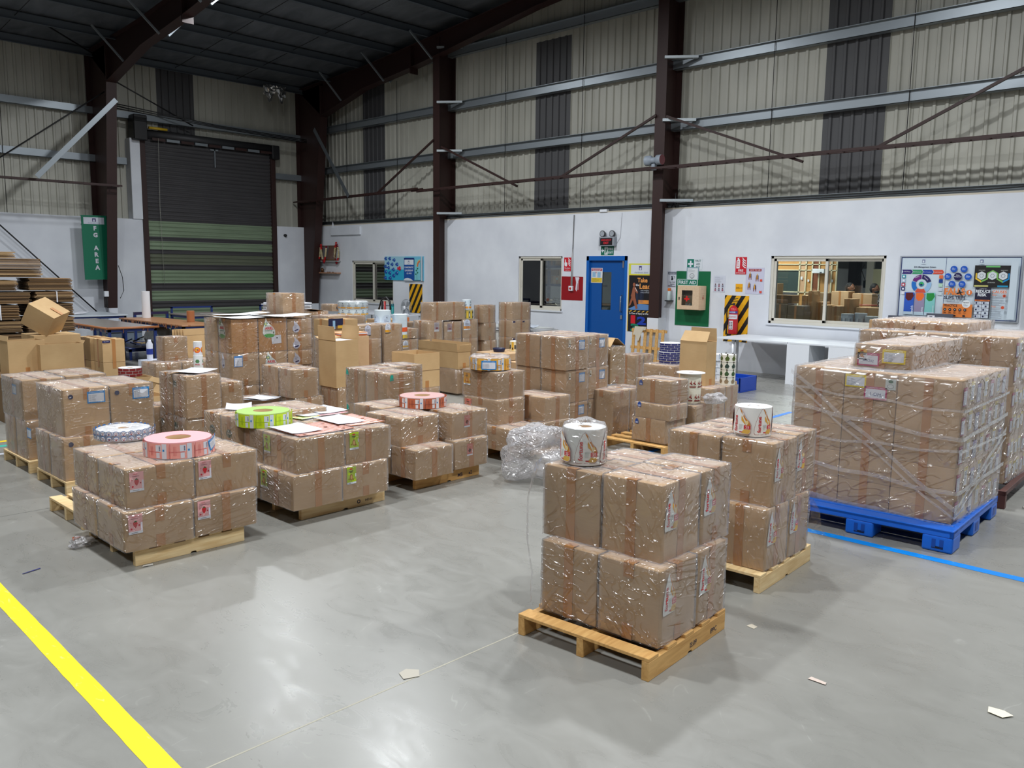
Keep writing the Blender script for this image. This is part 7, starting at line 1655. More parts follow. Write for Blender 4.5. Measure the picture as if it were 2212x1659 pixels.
a = Art(); a.rect(0, 0, .35, .19, (16, 110, 84)); a.poly([(.01, .10), (.05, .15), (.05, .115), (.085, .115), (.085, .085), (.05, .085), (.05, .05)], WHT); a.rect(.10, .01, .09, .17, (226, 232, 234)); a.disc(.14, .155, .012, (16, 110, 84), n=8); a.poly([(.12, .05), (.135, .14), (.155, .14), (.17, .09), (.16, .02), (.15, .08), (.13, .02)], (16, 110, 84))
a.text('FIRE', .205, .10, .13, .06, WHT, .02); a.text('EXIT', .205, .025, .13, .06, WHT, .02); board('fire_exit_sign', 11.60, 2.25, .35, .19, a, 'green FIRE EXIT sign above the blue door', 'sign')
a = Art(); a.rect(0, 0, .32, .33, (226, 226, 230)); a.rect(.01, .265, .30, .05, (170, 40, 70)); a.text('KEEP DOOR CLOSED', .03, .285, .26, .022, (240, 226, 230), .01); a.text('BEWARE AT ALL TIMES', .03, .268, .26, .014, (240, 226, 230), .01)
a.rect(.04, .13, .09, .11, (150, 190, 220)); a.rect(.18, .12, .09, .12, (150, 190, 220)); a.ring(.14, .23, .012, .018, 0, 2*PI, (180, 60, 90)); a.rect(.01, .01, .30, .10, (226, 196, 60)); lines(a, .04, .085, .22, 4, .02, (90, 80, 60), .004); 
board('notice', 11.90, 1.64, .32, .33, a, 'white notice with a red header and yellow foot on the blue door', 'notice', .003, x=14.85)
# take the lead banner
a = Art(); a.rect(0, 0, .60, 1.45, (244, 200, 60)); a.rect(0, 1.21, .60, .24, (222, 220, 70)); a.rect(.06, 1.23, .54, .19, (224, 228, 236)); a.rect(.27, 1.31, .07, .09, (70, 60, 130)); a.rect(.285, 1.315, .04, .05, (226, 230, 238)); a.text('charismatic labels', .10, 1.245, .46, .035, (120, 140, 170), .005)
a.rect(.02, .0, .58, 1.20, (20, 18, 24)); a.text('Take', .24, 1.04, .26, .12, (240, 160, 80), .03); a.text('the', .20, .965, .09, .065, (226, 230, 238), .02); a.text('Lead', .30, .91, .28, .12, (240, 160, 80), .03); a.text('with workplace', .31, .86, .27, .035, (220, 224, 232), .01); a.text('safety and health', .31, .82, .29, .035, (220, 224, 232), .01)
a.poly([(.02, .48), (.30, .60), (.60, .58), (.60, .47), (.1, .46)], (96, 140, 196)); a.rect(.28, .60, .30, .08, (232, 150, 66)); 
for k in range(6): a.rect(.22+.035*k, .62, .008, .26, (60, 80, 120))
a.disc(.16, 1.00, .035, (156, 92, 66), .045, 12); a.poly([(.13, .95), (.20, .95), (.27, .84), (.25, .81), (.19, .86), (.20, .74), (.27, .50), (.22, .48), (.14, .68), (.08, .56), (.03, .54), (.10, .74), (.08, .76), (.11, .84)], (156, 92, 66)); a.line(.19, .94, .24, .86, .012, (232, 232, 236))
for k in range(5): a.poly([(.04+.11*k, .42), (.09+.11*k, .45), (.13+.11*k, .45), (.08+.11*k, .42)], (240, 190, 70))
a.text('In Case of Injury at Work', .03, .36, .60, .05, (232, 234, 238), .02)
a.text('1', .10, .17, .12, .18, (206, 26, 44), .05, align='s'); a.text('2', .26, .15, .24, .18, (26, 64, 176), .05, align='s'); a.text('3', .10, -.0, .22, .17, (24, 130, 100), .05, align='s'); a.text('4', .32, .0, .2, .11, (236, 150, 80), .05, align='s')
board('safety_banner', 10.83, .62, .60, 1.45, a, 'tall black and yellow safety banner with a walking figure, beside the blue door', 'banner', .006)
# eye wash notice, dispenser
a = Art(); a.rect(0, 0, .27, .33, (206, 210, 222)); a.rect(.02, .26, .23, .05, (80, 90, 104)); a.text('EMERGENCY', .035, .27, .20, .028, (206, 210, 222), .01); a.rect(.02, .13, .23, .12, (214, 218, 228)); a.disc(.12, .215, .018, (40, 44, 52), n=8); a.poly([(.10, .14), (.15, .14), (.15, .2), (.11, .2)], (40, 44, 52)); a.ring(.16, .2, .02, .03, -1, 2, (40, 44, 52)); a.text('Eye Wash', .05, .085, .17, .03, (40, 44, 56), .01); a.text('Station', .06, .05, .15, .028, (40, 44, 56), .01); lines(a, .03, .03, .2, 2, .015, (60, 64, 80), .008)
board('notice', 9.85, 1.59, .27, .33, a, 'small grey eye wash station notice left of the green board', 'notice')
r = tag(empty('soap_dispenser', (XW, 9.74, 1.30)), 'frosted bottle dispenser with a red cap on the wall', 'dispenser'); mb = MB(); mb.lathe([(.05, 0), (.055, .05), (.04, .17), (.03, .19), (0, .19)], mat((190, 204, 206), .3), 16, (-.07, 0, .02)); mb.build('bottle', r); mb = MB(); mb.box(-.09, -.025, .21, -.04, .03, .27, mat((226, 120, 50), .4)); mb.build('cap', r, .004); mb = MB(); mb.box(-.14, -.065, .0, 0, .065, .02, M_BLACK); mb.build('bracket', r, .003)
# green board with first aid things
a = Art(); a.rect(0, 0, .79, 1.10, (0, 104, 62)); board('green_board', 9.62, .82, .79, 1.10, a, 'green board behind the first aid box', 'board', .01)
a = Art(); a.rect(0, 0, .35, .22, (222, 228, 234)); a.rect(0, .02, .16, .19, (10, 120, 100)); a.rect(.062, .05, .036, .13, WHT); a.rect(.02, .095, .12, .036, WHT); a.text('FIRST', .19, .155, .13, .045, (20, 100, 96), .01); a.text('AID', .21, .09, .09, .045, (20, 100, 96), .01); a.text('KIT', .21, .03, .09, .045, (20, 100, 96), .01)
board('safety_sign', 9.38, 1.95, .35, .22, a, 'white and green FIRST AID KIT sign above the green board', 'sign')
a = Art(); a.rect(0, 0, .28, .25, (140, 168, 180)); a.rect(.02, .01, .24, .22, (224, 228, 232)); a.ring(.13, .075, .046, .054, 0, 2*PI, (60, 66, 74), 24); a.disc(.112, .09, .006, (60, 66, 74), n=8); a.disc(.148, .09, .006, (60, 66, 74), n=8); a.ring(.13, .075, .026, .032, PI*1.1, PI*1.9, (60, 66, 74)); lines(a, .04, .20, .17, 3, .022, (150, 160, 168), .004)
board('notice', 9.38, 1.75, .28, .25, a, 'framed smiley face notice on the green board', 'notice', .012, tilt=0)
r = tag(empty('first_aid_box', (14.56, 9.43, 1.15)), 'pale wooden first aid box with a glass door and red crosses', 'first aid box'); M_BW = wood('pale_birch', (214, 184, 150), (226, 198, 166))
mb = MB(); mb.box(0, -.52, 0, .24, 0, .015, M_BW); mb.box(0, -.52, .465, .24, 0, .48, M_BW); mb.box(0, -.52, .015, .24, -.505, .465, M_BW); mb.box(0, -.015, .015, .24, 0, .465, M_BW); mb.box(.225, -.505, .015, .24, -.015, .465, M_BW); mb.build('cabinet_body', r, .002)
mb = MB(); W0, W1, Z0, Z1 = -.36, -.11, .09, .39
for b in ((-.51, .01, W0, .47), (W1, .01, -.01, .47), (W0, .01, W1, Z0), (W0, Z1, W1, .47)): mb.box(-.018, b[0], b[1], 0, b[2], b[3], M_BW)
d_ = mb.build('cabinet_door', r); mb = MB(); mb.box(-.010, W0, Z0, -.006, W1, Z1, M_GLASS); mb.build('door_glass', d_); mb = MB(); mb.box(-.026, -.065, .20, -.018, -.045, .25, M_BLACK); mb.build('lock', d_)
Art().rect(0, .035, .12, .03, (224, 20, 24)).rect(.045, 0, .03, .11, (224, 20, 24)).build('red_cross', (-.014, W1-.06, .17), (0, -1, 0), (0, 0, 1), r); Art().rect(0, .035, .07, .015, (170, 30, 34)).rect(.027, 0, .016, .1, (170, 30, 34)).build('red_cross', (.08, -.521, .2), (1, 0, 0), (0, 0, 1), r)
for k, (y, c) in enumerate(((-.16, (200, 210, 216)), (-.24, (206, 216, 222)), (-.31, (60, 170, 160)))): mb = MB(); mb.lathe([(.035, 0), (.035, .09-.03*(k == 2)), (.012, .12), (0, .12)], mat(c, .3), 12, (.10, y, .016)); tag(mb.build('medicine_bottle', loc=(14.56, 9.43, 1.15)), ['pale bottle at the left', 'pale bottle in the middle', 'teal pot at the right'][k]+' inside the first aid box', 'bottle')
r = tag(empty('first_aid_sign', (14.60, 9.46, 1.632)), 'green FIRST AID plate standing on the first aid box', 'sign'); o = Art().rect(0, 0, .46, .13, (220, 228, 226)).rect(.01, .01, .44, .11, (8, 116, 92)).text('FIRST AID', .03, .03, .40, .07, WHT, .015).build('plate', (0, 0, 0), (0, -1, 0), (0, 0, 1), r, base=.01, thick=1)
a = Art(); a.rect(0, 0, .26, .32, (214, 218, 230)); lines(a, .03, .29, .2, 6, .02, (150, 156, 172), .004)
for i in range(3):
    for j in range(2): a.disc(.05+.08*i, .15-.08*j, .014, (110, 80, 84), n=8); a.rect(.033+.08*i, .10-.08*j, .035, .03, [(120, 120, 140), (160, 90, 110)][(i+j) % 2])
board('notice', 8.76, 1.52, .26, .32, a, 'pale notice with six small faces right of the green board', 'notice')
a = Art(); a.rect(0, 0, .38, .50, (208, 208, 228)); a.rect(.06, .43, .26, .045, (160, 40, 50)); a.text('HOW TO USE', .08, .44, .22, .028, (240, 230, 232), .01)
for x, y in ((.09, .31), (.24, .28), (.08, .12), (.20, .09)): a.disc(x, y+.09, .014, (226, 190, 110), n=8); a.poly([(x-.03, y), (x+.03, y), (x+.025, y+.075), (x-.02, y+.075)], (60, 40, 74)); a.rect(x-.012, y, .02, .07, (240, 170, 60)); a.line(x-.02, y, x-.02, y-.04, .014, (120, 40, 50)); a.line(x+.02, y, x+.025, y-.04, .014, (120, 40, 50))
for x, y in ((.30, .24), (.30, .02)): a.poly([(x, y), (x+.05, y), (x+.045, y+.05), (x+.02, y+.035), (x, y+.05)], (226, 80, 60))
board('poster', 8.06, 1.50, .38, .50, a, 'HOW TO USE extinguisher poster with four cartoon steps', 'poster')
a = Art(); a.disc(.075, .075, .075, (246, 176, 20), n=28); a.text('DFE-11', .012, .05, .126, .045, (40, 36, 30), .02); board('round_sign', 8.27, 1.535, .15, .15, a, 'round yellow DFE-11 disc on the wall', 'sign', .002)
# fire extinguisher
r = tag(empty('fire_extinguisher', (14.68, 8.22, .72)), 'red powder fire extinguisher hung on the striped board', 'fire extinguisher'); MR = mat((196, 34, 44), .3)
mb = MB(); mb.lathe([(.0, 0), (.085, 0), (.09, .015), (.09, .44), (.08, .49), (.05, .53), (.025, .54), (.02, .56)], MR, 28); mb.build('cylinder', r)
a = Art(); R3 = .09; a.rect(-.13, .40, .26, .045, (60, 70, 150)); a.text('POWDER', -.08, .408, .16, .028, (230, 232, 240), .01); a.rect(-.13, .29, .26, .09, (224, 226, 232)); a.text('CEASEFIRE', -.09, .315, .18, .035, (200, 40, 50), .01); a.rect(-.05, .09, .09, .17, (226, 226, 230)); 
for k in range(5): a.rect(-.04, .10+.03*k, .03, .014, (90, 60, 70)); a.rect(.0, .10+.03*k, .03, .014, (90, 60, 70))
A = Art(); A.sub(a, PI*R3, 0); A.build('label', (0, 0, 0), (1, 0, 0), (0, 0, 1), r, base=.0008, cyl=(R3, .02))
mb = MB(); mb.lathe([(.022, .55), (.022, .60), (0, .60)], M_BLACK, 12); mb.bar((0, .06, .63), (0, -.09, .64), .025, .012, M_BLACK); mb.bar((0, .05, .66), (0, -.08, .69), .025, .012, M_BLACK); mb.build('valve_handle', r, .002)
mb = MB(); mb.tube([(0, .02, .58), (-.03, .10, .55), (-.03, .13, .40), (-.02, .12, .20), (-.02, .13, .08)], .012, M_BLACK, 8); mb.lathe([(.02, 0), (.014, .10)], M_BLACK, 10, (-.02, .13, -.02)); mb.build('hose', r)
# big notice board
a = Art(); W_, H_ = 1.78, .99; a.rect(0, 0, W_, H_, (206, 220, 230)); a.rect(.0, 0, .012, H_, (40, 60, 120)); a.rect(0, H_-.012, W_, .012, (40, 60, 120)); a.rect(W_-.012, 0, .012, H_, (40, 60, 120)); a.rect(0, 0, W_, .012, (40, 60, 120)); a.rect(.70, 0, .006, H_, (40, 60, 120))
def logo(a, x, y, k=1): a.rect(x, y, .045*k, .05*k, (90, 100, 150)); a.rect(x+.006*k, y+.004*k, .028*k, .034*k, (220, 228, 236)); a.text('LABELS', x-.03*k, y-.035*k, .11*k, .018*k, (130, 140, 160), .005)
logo(a, .33, .90); a.text('EHS Management System', .19, .81, .38, .032, (30, 40, 70), .015); logo(a, 1.20, .90)
for k, (c, t) in enumerate((((44, 20, 110), 'EHS Policy'), ((44, 150, 96), 'EHS Standards'), ((16, 60, 160), 'Our Procedures'), ((216, 76, 50), 'Audit Protocols'))):
    x = .02+.162*k; a.poly([(x, .715), (x+.15, .715), (x+.175, .75), (x+.15, .785), (x, .785), (x+.025, .75)], c); a.text(t, x+.03, .738, .115, .022, (230, 234, 242), .01)
cx_, cz_ = .345, .55
for k, (a0, a1, c) in enumerate(((1.62, 2.75, (110, 30, 120)), (.3, 1.52, (30, 24, 90)), (-.95, .2, (150, 190, 226)), (-2.2, -1.05, (214, 80, 60)), (2.85, 3.98, (24, 110, 196)))): a.ring(cx_, cz_, .085, .155, a0, a1, c)
a.text('Policy', .25, .635, .07, .03, (226, 220, 236), .01, .5); a.text('Planning', .375, .66, .08, .025, (226, 220, 236), .01, -.7)
a.disc(cx_, cz_, .042, (40, 130, 160), .04, 14); a.poly([(.31, .56), (.345, .585), (.385, .565), (.36, .54)], (60, 190, 90)); a.disc(cx_, cz_-.01, .018, (14, 40, 80), n=8)
for k, c in enumerate(((20, 150, 170), (170, 200, 226), (180, 20, 60), (30, 24, 100), (214, 216, 226))): a.rect(.03, .645-.068*k, .06, .055, c); a.rect(.045, .655-.068*k, .03, .03, (230, 236, 240))
for k, c in enumerate(((230, 110, 60), (16, 60, 140), (180, 216, 190), (200, 208, 220), (200, 214, 220))): a.rect(.615, .645-.068*k, .06, .055, c)
for k, (c, c2, t) in enumerate((((40, 90, 190), (90, 16, 24), 'health'), ((150, 140, 170), (240, 110, 40), 'safety'), ((130, 200, 196), (30, 140, 60), 'environment'))):
    x = .095+.165*k; a.rect(x, .04, .155, .37, c); a.rect(x+.0, .04, .155, .05, (190, 212, 226)); a.poly([(x+.02, .40), (x+.13, .405), (x+.15, .35), (x+.11, .28), (x+.06, .27), (x+.02, .31)], c2); a.text(t, x+.15, .05, .15, .04, (226, 232, 240), .01, PI/2)
for (x, y) in ((.83, .80), (.98, .80), (.75, .68), (1.05, .68), (.82, .56), (.97, .56)): a.disc(x, y, .052, (10, 84, 190), n=20); lines(a, x-.03, y+.015, .06, 3, .015, (200, 216, 236), .005)
a.disc(.90, .68, .062, (20, 16, 80), n=22); a.text('Safety', .865, .69, .07, .022, (230, 234, 240), .01); a.text('Management', .845, .665, .11, .022, (230, 234, 240), .01)
a.rect(1.14, .52, .52, .34, (24, 22, 22)); a.rect(1.30, .83, .20, .025, (110, 190, 110)); a.rect(1.15, .525, .20, .025, (206, 200, 120)); a.rect(1.48, .525, .15, .025, (30, 150, 196)); a.text('MINIMIZE', 1.20, .775, .09, .016, (200, 204, 200)); a.text('IDENTIFY', 1.51, .775, .10, .016, (200, 204, 200)); a.text('LEVERAGE', 1.34, .585, .10, .018, (200, 204, 200))
def hexa(x, y, r): return [(x+r*math.sin(PI/3*i), y+r*math.cos(PI/3*i)) for i in range(6)]
a.poly([(1.16, .74), (1.18, .74), (1.18, .66), (1.245, .62), (1.32, .66), (1.32, .74), (1.40, .79), (1.48, .74), (1.48, .66), (1.55, .62), (1.62, .66), (1.62, .74), (1.64, .74), (1.64, .645), (1.55, .59), (1.46, .645), (1.46, .725), (1.40, .76), (1.34, .725), (1.34, .645), (1.245, .59), (1.16, .645)][::-1], (120, 180, 90)); a.poly([(1.16, .74), (1.18, .74), (1.18, .66), (1.245, .62), (1.245, .59), (1.16, .645)], (236, 196, 60)); a.poly([(1.62, .74), (1.64, .74), (1.64, .645), (1.55, .59), (1.55, .62), (1.62, .66)], (20, 140, 206))
for x in (1.245, 1.40, 1.55): a.poly(hexa(x, .70, .068), (214, 220, 224)); a.ring(x, .70, .026, .032, 0, 2*PI, (90, 100, 120), 6)
a.text('PREVENTING', .73, .505, .13, .018, (60, 60, 70), .01); a.text('FALLS', .72, .385, .31, .11, (232, 130, 60), .05, align='s'); a.disc(1.09, .43, .042, (226, 120, 56), n=18); a.text('!', 1.08, .405, .02, .055, (232, 234, 238), .05, align='s')
a.poly([(.93, .46), (.955, .475), (.96, .44), (1.0, .43), (1.01, .445), (.97, .42), (.985, .38), (.975, .375), (.95, .41), (.91, .40), (.90, .415), (.935, .43)], (24, 24, 28)); a.disc(.965, .485, .012, (24, 24, 28), n=8)
a.text('SLIPS', .72, .315, .15, .055, (30, 30, 60), .03, align='s'); a.text('&', .878, .315, .015, .02, (226, 120, 56), .02); a.text('TRIPS', .89, .315, .15, .055, (30, 30, 60), .03, align='s'); lines(a, .77, .28, .2, 2, .014, (90, 96, 120), .004)
a.rect(.712, .03, .44, .21, (226, 128, 58)); a.text('PRACTICE', .73, .195, .20, .04, (30, 26, 24), .03, align='s'); a.disc(1.06, .245, .062, (232, 236, 238), n=22); a.text('PREVENT', 1.015, .255, .09, .022, (30, 26, 30), .02); lines(a, 1.02, .24, .07, 3, .014, (100, 120, 150), .004)
for k in range(5): a.disc(.75+.075*k, .15, .022, (24, 22, 34), n=12); a.rect(.742+.075*k, .143, .016, .014, (200, 206, 214)); lines(a, .73+.075*k, .115, .045, 3, .012, (120, 70, 40), .004)
for k in range(3): a.disc(.76+.14*k, .055, .022, (24, 22, 34), .014, 10)
a.rect(1.18, .03, .225, .485, (24, 22, 50)); a.text('6 WAYS TO', 1.24, .485, .10, .016, (220, 224, 230), .01); a.text('REDUCE', 1.19, .43, .205, .048, (236, 240, 244), .03, align='s'); a.text('RISK', 1.22, .375, .13, .048, (236, 240, 244), .03, align='s'); a.rect(1.185, .30, .215, .022, (226, 120, 56)); a.text('Slipping', 1.19, .302, .09, .017, (60, 30, 20), .01); a.text('Tripping', 1.295, .302, .09, .017, (60, 30, 20), .01)
for i in range(2):
    for j in range(5): a.rect(1.187+.108*i, .035+.053*j, .1, .047, (206, 214, 226)); a.rect(1.20+.108*i+.03*(j % 2), .045+.053*j, .025, .028, (24, 30, 70)); lines(a, 1.235+.1*i, .065+.053*j, .04, 2, .014, (90, 96, 120), .004)
a.text('Common', 1.44, .49, .08, .016, (60, 60, 70), .005); a.text('CAUSES', 1.43, .43, .20, .045, (232, 120, 60), .03, align='s'); a.text('Slips', 1.42, .385, .08, .03, (232, 120, 60), .015); a.text('Trips', 1.42, .205, .08, .03, (232, 120, 60), .015); a.disc(1.60, .39, .024, (214, 84, 50), n=12); a.disc(1.59, .21, .024, (214, 84, 50), n=12); a.disc(1.60, .39, .01, (60, 30, 30), n=8)
for k in range(4): lines(a, 1.43, .355-.035*k, .19, 2, .012, (120, 128, 146), .004, seed=k)
for k in range(5): lines(a, 1.43, .18-.032*k, .19, 2, .011, (120, 128, 146), .004, seed=k+9)
a.rect(1.66, .03, .1, .9, (206, 220, 230))
board('notice_board', 5.19, 1.20, W_, H_, a, 'large framed safety notice board at the right, EHS and FALLS posters', 'notice board', .02, frame=((176, 182, 192), .022))
# FG AREA sign on the far wall column
a = Art(); a.rect(0, 0, .62, 1.62, (0, 110, 80)); a.rect(.05, 1.40, .50, .17, (206, 210, 222)); a.rect(.26, 1.46, .09, .085, (70, 50, 110)); a.rect(.28, 1.465, .045, .05, (206, 212, 226)); a.text('charismatic labels', .08, 1.415, .44, .03, (130, 150, 170), .005)
for t, z in (('F', 1.24), ('G', 1.07), ('A', .745), ('R', .58), ('E', .415), ('A', .25)): a.text(t, .24, z, .15, .115, (206, 206, 216), .05)
o = a.build('hanging_sign', (0, 0, 0), (1, 0, 0), (0, 0, 1), None, base=.02, thick=1, lay=.0006); o.location = (7.86, 22.72, 1.53); tag(o, 'green hanging sign reading FG AREA left of the steel column', 'sign'); o.rotation_euler = (0, -.012, 0)
mb = MB(); mb.box(.615, -.02, 0, .63, .0, 1.62, mat((214, 220, 210), .5)); mb.box(-.01, -.02, 1.60, .63, .0, 1.62, mat((60, 130, 110), .5)); mb.build('sign_edge', o)
mb = MB(); mb.box(7.86, 22.74, 2.9, 8.4, 22.80, 2.94, M_GALV); struct(mb.build('sign_bar'), 'steel bar holding the hanging sign')
mb = MB(); mb.box(8.25, 22.52, 1.10, 8.35, 22.60, 1.24, M_WHITE); tag(mb.build('switch_box', bevel=.005), 'small white switch box on the left column', 'switch box')
for k in range(3): mb = MB(); mb.tube([(8.27+.03*k, 22.55, 1.1), (8.25+.03*k, 22.53, .9), (8.29+.03*k, 22.54, .55)], .008, M_BLACK, 5); tag(mb.build('cable'), 'dark cable hanging below the switch box, %s' % ['left', 'middle', 'right'][k], 'cable')
mb = MB(); mb.tube([(8.65, 22.6, 1.9), (8.74, 22.6, 1.6), (8.76, 22.6, 1.25), (8.66, 22.6, 1.05)], .009, M_BLACK, 5); tag(mb.build('cable'), 'black cable loop right of the left column', 'cable')
# small camera on the wall stub
r = tag(empty('security_camera', (13.87, YW, 2.87)), 'small dark camera on the white wall stub by the shutter', 'camera'); mb = MB(); mb.lathe([(.045, 0), (.045, .05), (.03, .07), (0, .07)], M_BLACK, 16, T=Matrix.Rotation(PI/2, 4, 'X')); mb.build('body', r)
# siren on the post
r = tag(empty('siren', (14.32, 9.94, 4.02)), 'grey twin-horn siren on the cable ladder by the wall post', 'siren'); MS_ = mat((150, 160, 172), .45)
mb = MB(); mb.lathe([(.10, -.19), (.10, -.08), (.06, -.06), (.06, .06), (.10, .08), (.10, .19)], MS_, 20, (0, 0, .09), T=Matrix.Translation((0, 0, .09))@Matrix.Rotation(PI/2, 4, 'X')@Matrix.Translation((0, 0, -.09))); mb.build('horn_body', r)
for s in (-.19, .19):
    mb = MB(); mb.lathe([(.0, s), (.10, s)], mat((110, 60, 66), .5), 20, T=Matrix.Translation((0, 0, .09))@Matrix.Rotation(PI/2, 4, 'X')); mb.build('grille', r)
mb = MB(); mb.box(-.04, -.04, -.10, .04, .04, .02, MS_); mb.build('mount', r, .005)
mb = MB(); mb.tube([(14.85, 9.75, 3.18), (14.85, 9.75, 3.5)], .012, M_BLACK, 5); mb.tube([(14.85, 9.65, 3.2), (14.85, 9.75, 3.4), (14.85, 9.85, 3.2)], .008, M_BLACK, 5); tag(mb.build('antenna'), 'small dark antenna standing on the wall ledge by the post', 'antenna')
mb = MB(); R_ = random.Random(2); pts = [(XW+.06+R_.uniform(-.01, .01), 23-.5*k, 3.24+R_.uniform(0, .02)) for k in range(54)]; mb.tube(pts, .012, M_BLACK, 5); tag(mb.build('cable'), 'long dark cable lying on the wall ledge', 'cable')
mb = MB(); mb.box(XW-.05, 20.5, 2.88, XW, 22.0, 3.12, M_WALL); tag(mb.build('wall_box', bevel=.004), 'long white casing under the ledge in the far corner', 'casing')
mb = MB(); mb.add([(XW-.03, 22.05, 2.95), (XW-.03, 21.9, 3.3), (XW-.03, 21.75, 3.0), (XW-.03, 21.8, 2.9)], [(0, 1, 2, 3)], M_PAPER); tag(mb.build('torn_card'), 'torn white card poking up beside the casing', 'card')
mb = MB(); mb.box(XW-.03, 12.0-.55, 3.18, XW+.05, 12.0-.35, 3.24, M_WHITE); tag(mb.build('junction_box', bevel=.004), 'small white junction box on the ledge above the exit light', 'junction box')
# shrine: tilted picture frames with garlands and a small shelf
r = tag(empty('framed_picture', (XW-.10, 22.87, 2.13)), 'row of dusty framed pictures tilted on the wall in the far corner', 'picture')
MF = mat((110, 84, 56), .5)
for k, (y0, w_, lab) in enumerate(((0, .42, 0), (-.36, .40, 0), (-.72, .42, 0))):
    mb = MB(); T = Matrix.Translation((0, y0, 0))@Matrix.Rotation(.0, 4, 'Z')@Matrix.Rotation(.22, 4, 'Y')
    mb.box(-.01, -w_, 0, .01, 0, .46, MF, T); mb.box(-.014, -w_+.03, .03, -.01, -.03, .43, mat([(130, 120, 112), (120, 116, 120), (112, 84, 76)][k], .3), T); mb.build('frame', r)
def garland(pts, lab, seed):
    mb = MB(); R = random.Random(seed); cols = [(190, 22, 20), (196, 180, 140), (200, 186, 150), (120, 20, 40)]; n = len(pts)
    P = []
    for i in range(n-1):
        for t in range(5): P.append(Vector(pts[i]).lerp(Vector(pts[i+1]), t/5))
    for i, p in enumerate(P):
        c = cols[(i//4) % 4]; mb.lathe([(0, -.022), (.028, -.015), (.032, .0), (.028, .015), (0, .022)], mat(c, .8), 8, p)
    return tag(mb.build('flower_garland'), lab, 'garland', 'flower garlands in the far corner')
X_ = XW-.17
garland([(X_, 22.70, 2.64), (X_, 22.68, 2.45), (X_, 22.62, 2.28), (X_, 22.52, 2.08), (X_, 22.42, 2.25), (X_, 22.38, 2.45), (X_, 22.36, 2.60)], 'leftmost red and cream garland over the pictures', 1)
garland([(X_, 22.34, 2.60), (X_, 22.34, 2.40), (X_, 22.28, 2.2), (X_, 22.2, 2.05), (X_, 22.12, 2.25), (X_, 22.08, 2.42), (X_, 22.06, 2.58)], 'second red and cream garland over the pictures', 2)
garland([(X_+.1, 21.68, 2.66), (X_+.1, 21.76, 2.45), (X_+.1, 21.78, 2.25), (X_+.1, 21.68, 2.03), (X_+.1, 21.58, 2.22), (X_+.1, 21.56, 2.42), (X_+.1, 21.66, 2.64)], 'separate garland loop right of the pictures', 3)
r = tag(empty('small_framed_picture', (XW-.03, 21.76, 2.12)), 'small framed picture inside the separate garland', 'picture'); mb = MB(); mb.box(-.01, 0, 0, .01, .14, .26, MF); mb.build('frame', r); mb = MB(); mb.box(-.013, .015, .02, -.01, .125, .24, mat((140, 110, 90), .4)); mb.build('print', r)
mb = MB(); mb.box(XW-.16, 21.55, 1.73, XW, 22.78, 1.765, mat((186, 140, 110), .6)); mb.box(XW-.13, 21.55, 2.09, XW, 22.9, 2.12, mat((176, 178, 176), .5)); tag(mb.build('wall_shelf', bevel=.003), 'thin brown shelf under the garlanded pictures', 'shelf')
mb = MB(); mb.lathe([(.0, 0), (.03, .0), (.05, .04), (.055, .08), (.03, .13), (.0, .14)], mat((96, 66, 40), .4, .5), 14); tag(mb.build('brass_pot', loc=(XW-.09, 22.42, 1.766)), 'small dark brass pot on the thin shelf', 'pot')
mb = MB()
for y in (-.15, .02, .12): mb.lathe([(.0, 0), (.03, 0), (.035, .015), (0, .02)], mat((90, 60, 36), .4), 10, (0, y, 0))
tag(mb.build('oil_lamps', loc=(XW-.09, 22.0, 1.766)), 'tiny dark oil lamps on the thin shelf', 'oil lamps')

# ------------------------------------------------------------------ what stands beyond the windows
mb = MB(); mb.box(XW+.3, 4.9, 3.6, 29, 28, 3.66, mat((120, 126, 130), .8)); struct(mb.build('ceiling_beyond'), 'ceiling of the hall beyond the windows')
mb = MB(); mb.box(27.4, 4.6, 0, 27.6, 28, 3.6, M_WALL); mb.box(15.1, 4.5, 0, 27.6, 4.6, 3.6, M_WALL); struct(mb.build('wall_beyond'), 'white wall of the hall beyond the windows')
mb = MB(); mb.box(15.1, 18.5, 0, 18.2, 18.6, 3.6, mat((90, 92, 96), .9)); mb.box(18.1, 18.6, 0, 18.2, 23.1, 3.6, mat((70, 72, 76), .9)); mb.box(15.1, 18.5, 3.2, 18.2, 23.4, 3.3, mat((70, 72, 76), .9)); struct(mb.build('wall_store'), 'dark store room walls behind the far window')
for x, y in ((18.5, 8.5), (22.5, 12.0), (18.8, 15.5), (22.6, 19.0)):
    d = bpy.data.lights.new('tube_light', 'AREA'); d.shape = 'RECTANGLE'; d.size = .2; d.size_y = 1.4; d.energy = 260; d.color = (.95, 1, .97); l = bpy.data.objects.new('tube_light', d); COL.objects.link(l)
    r = tag(empty('ceiling_light', (x, y, 3.5)), 'ceiling tube light of the hall beyond, %s' % {8.5: 'nearest the wide window', 12.0: 'before the panelled partition', 15.5: 'nearest the narrow window', 19.0: 'farthest corner'}[y], 'light', 'tube lights beyond the windows'); mb = MB(); mb.box(-.12, -.72, .02, .12, .72, .09, M_WHITE); mb.build('housing', r); l.parent = r
MP1, MP2, MCR = mat((196, 146, 84), .5), mat((206, 166, 130), .5), mat((220, 212, 178), .5)
r = struct(empty('wall_partition', (24, 0, 0)), 'wood panelled office partition with cream frames beyond the wide window')
mb = MB(); k = 0
ys = [13.0, 12.05, 11.32, 11.12, 10.93, 10.72, 10.5, 10.35, 10.2]
for i in range(len(ys)-1):
    for z0, z1 in ((0, 1.35), (1.35, 2.0), (2.0, 3.4)):
        if i == 1 and z0 < 2 and z1 > 1.2: continue
        mb.box(0, ys[i+1], z0, .06, ys[i], z1, [MP1, MP2][(i+(z0 > 1)) % 2] if i not in (4,) else mat((130, 74, 46), .5))
mb.build('panels', r)
mb = MB()
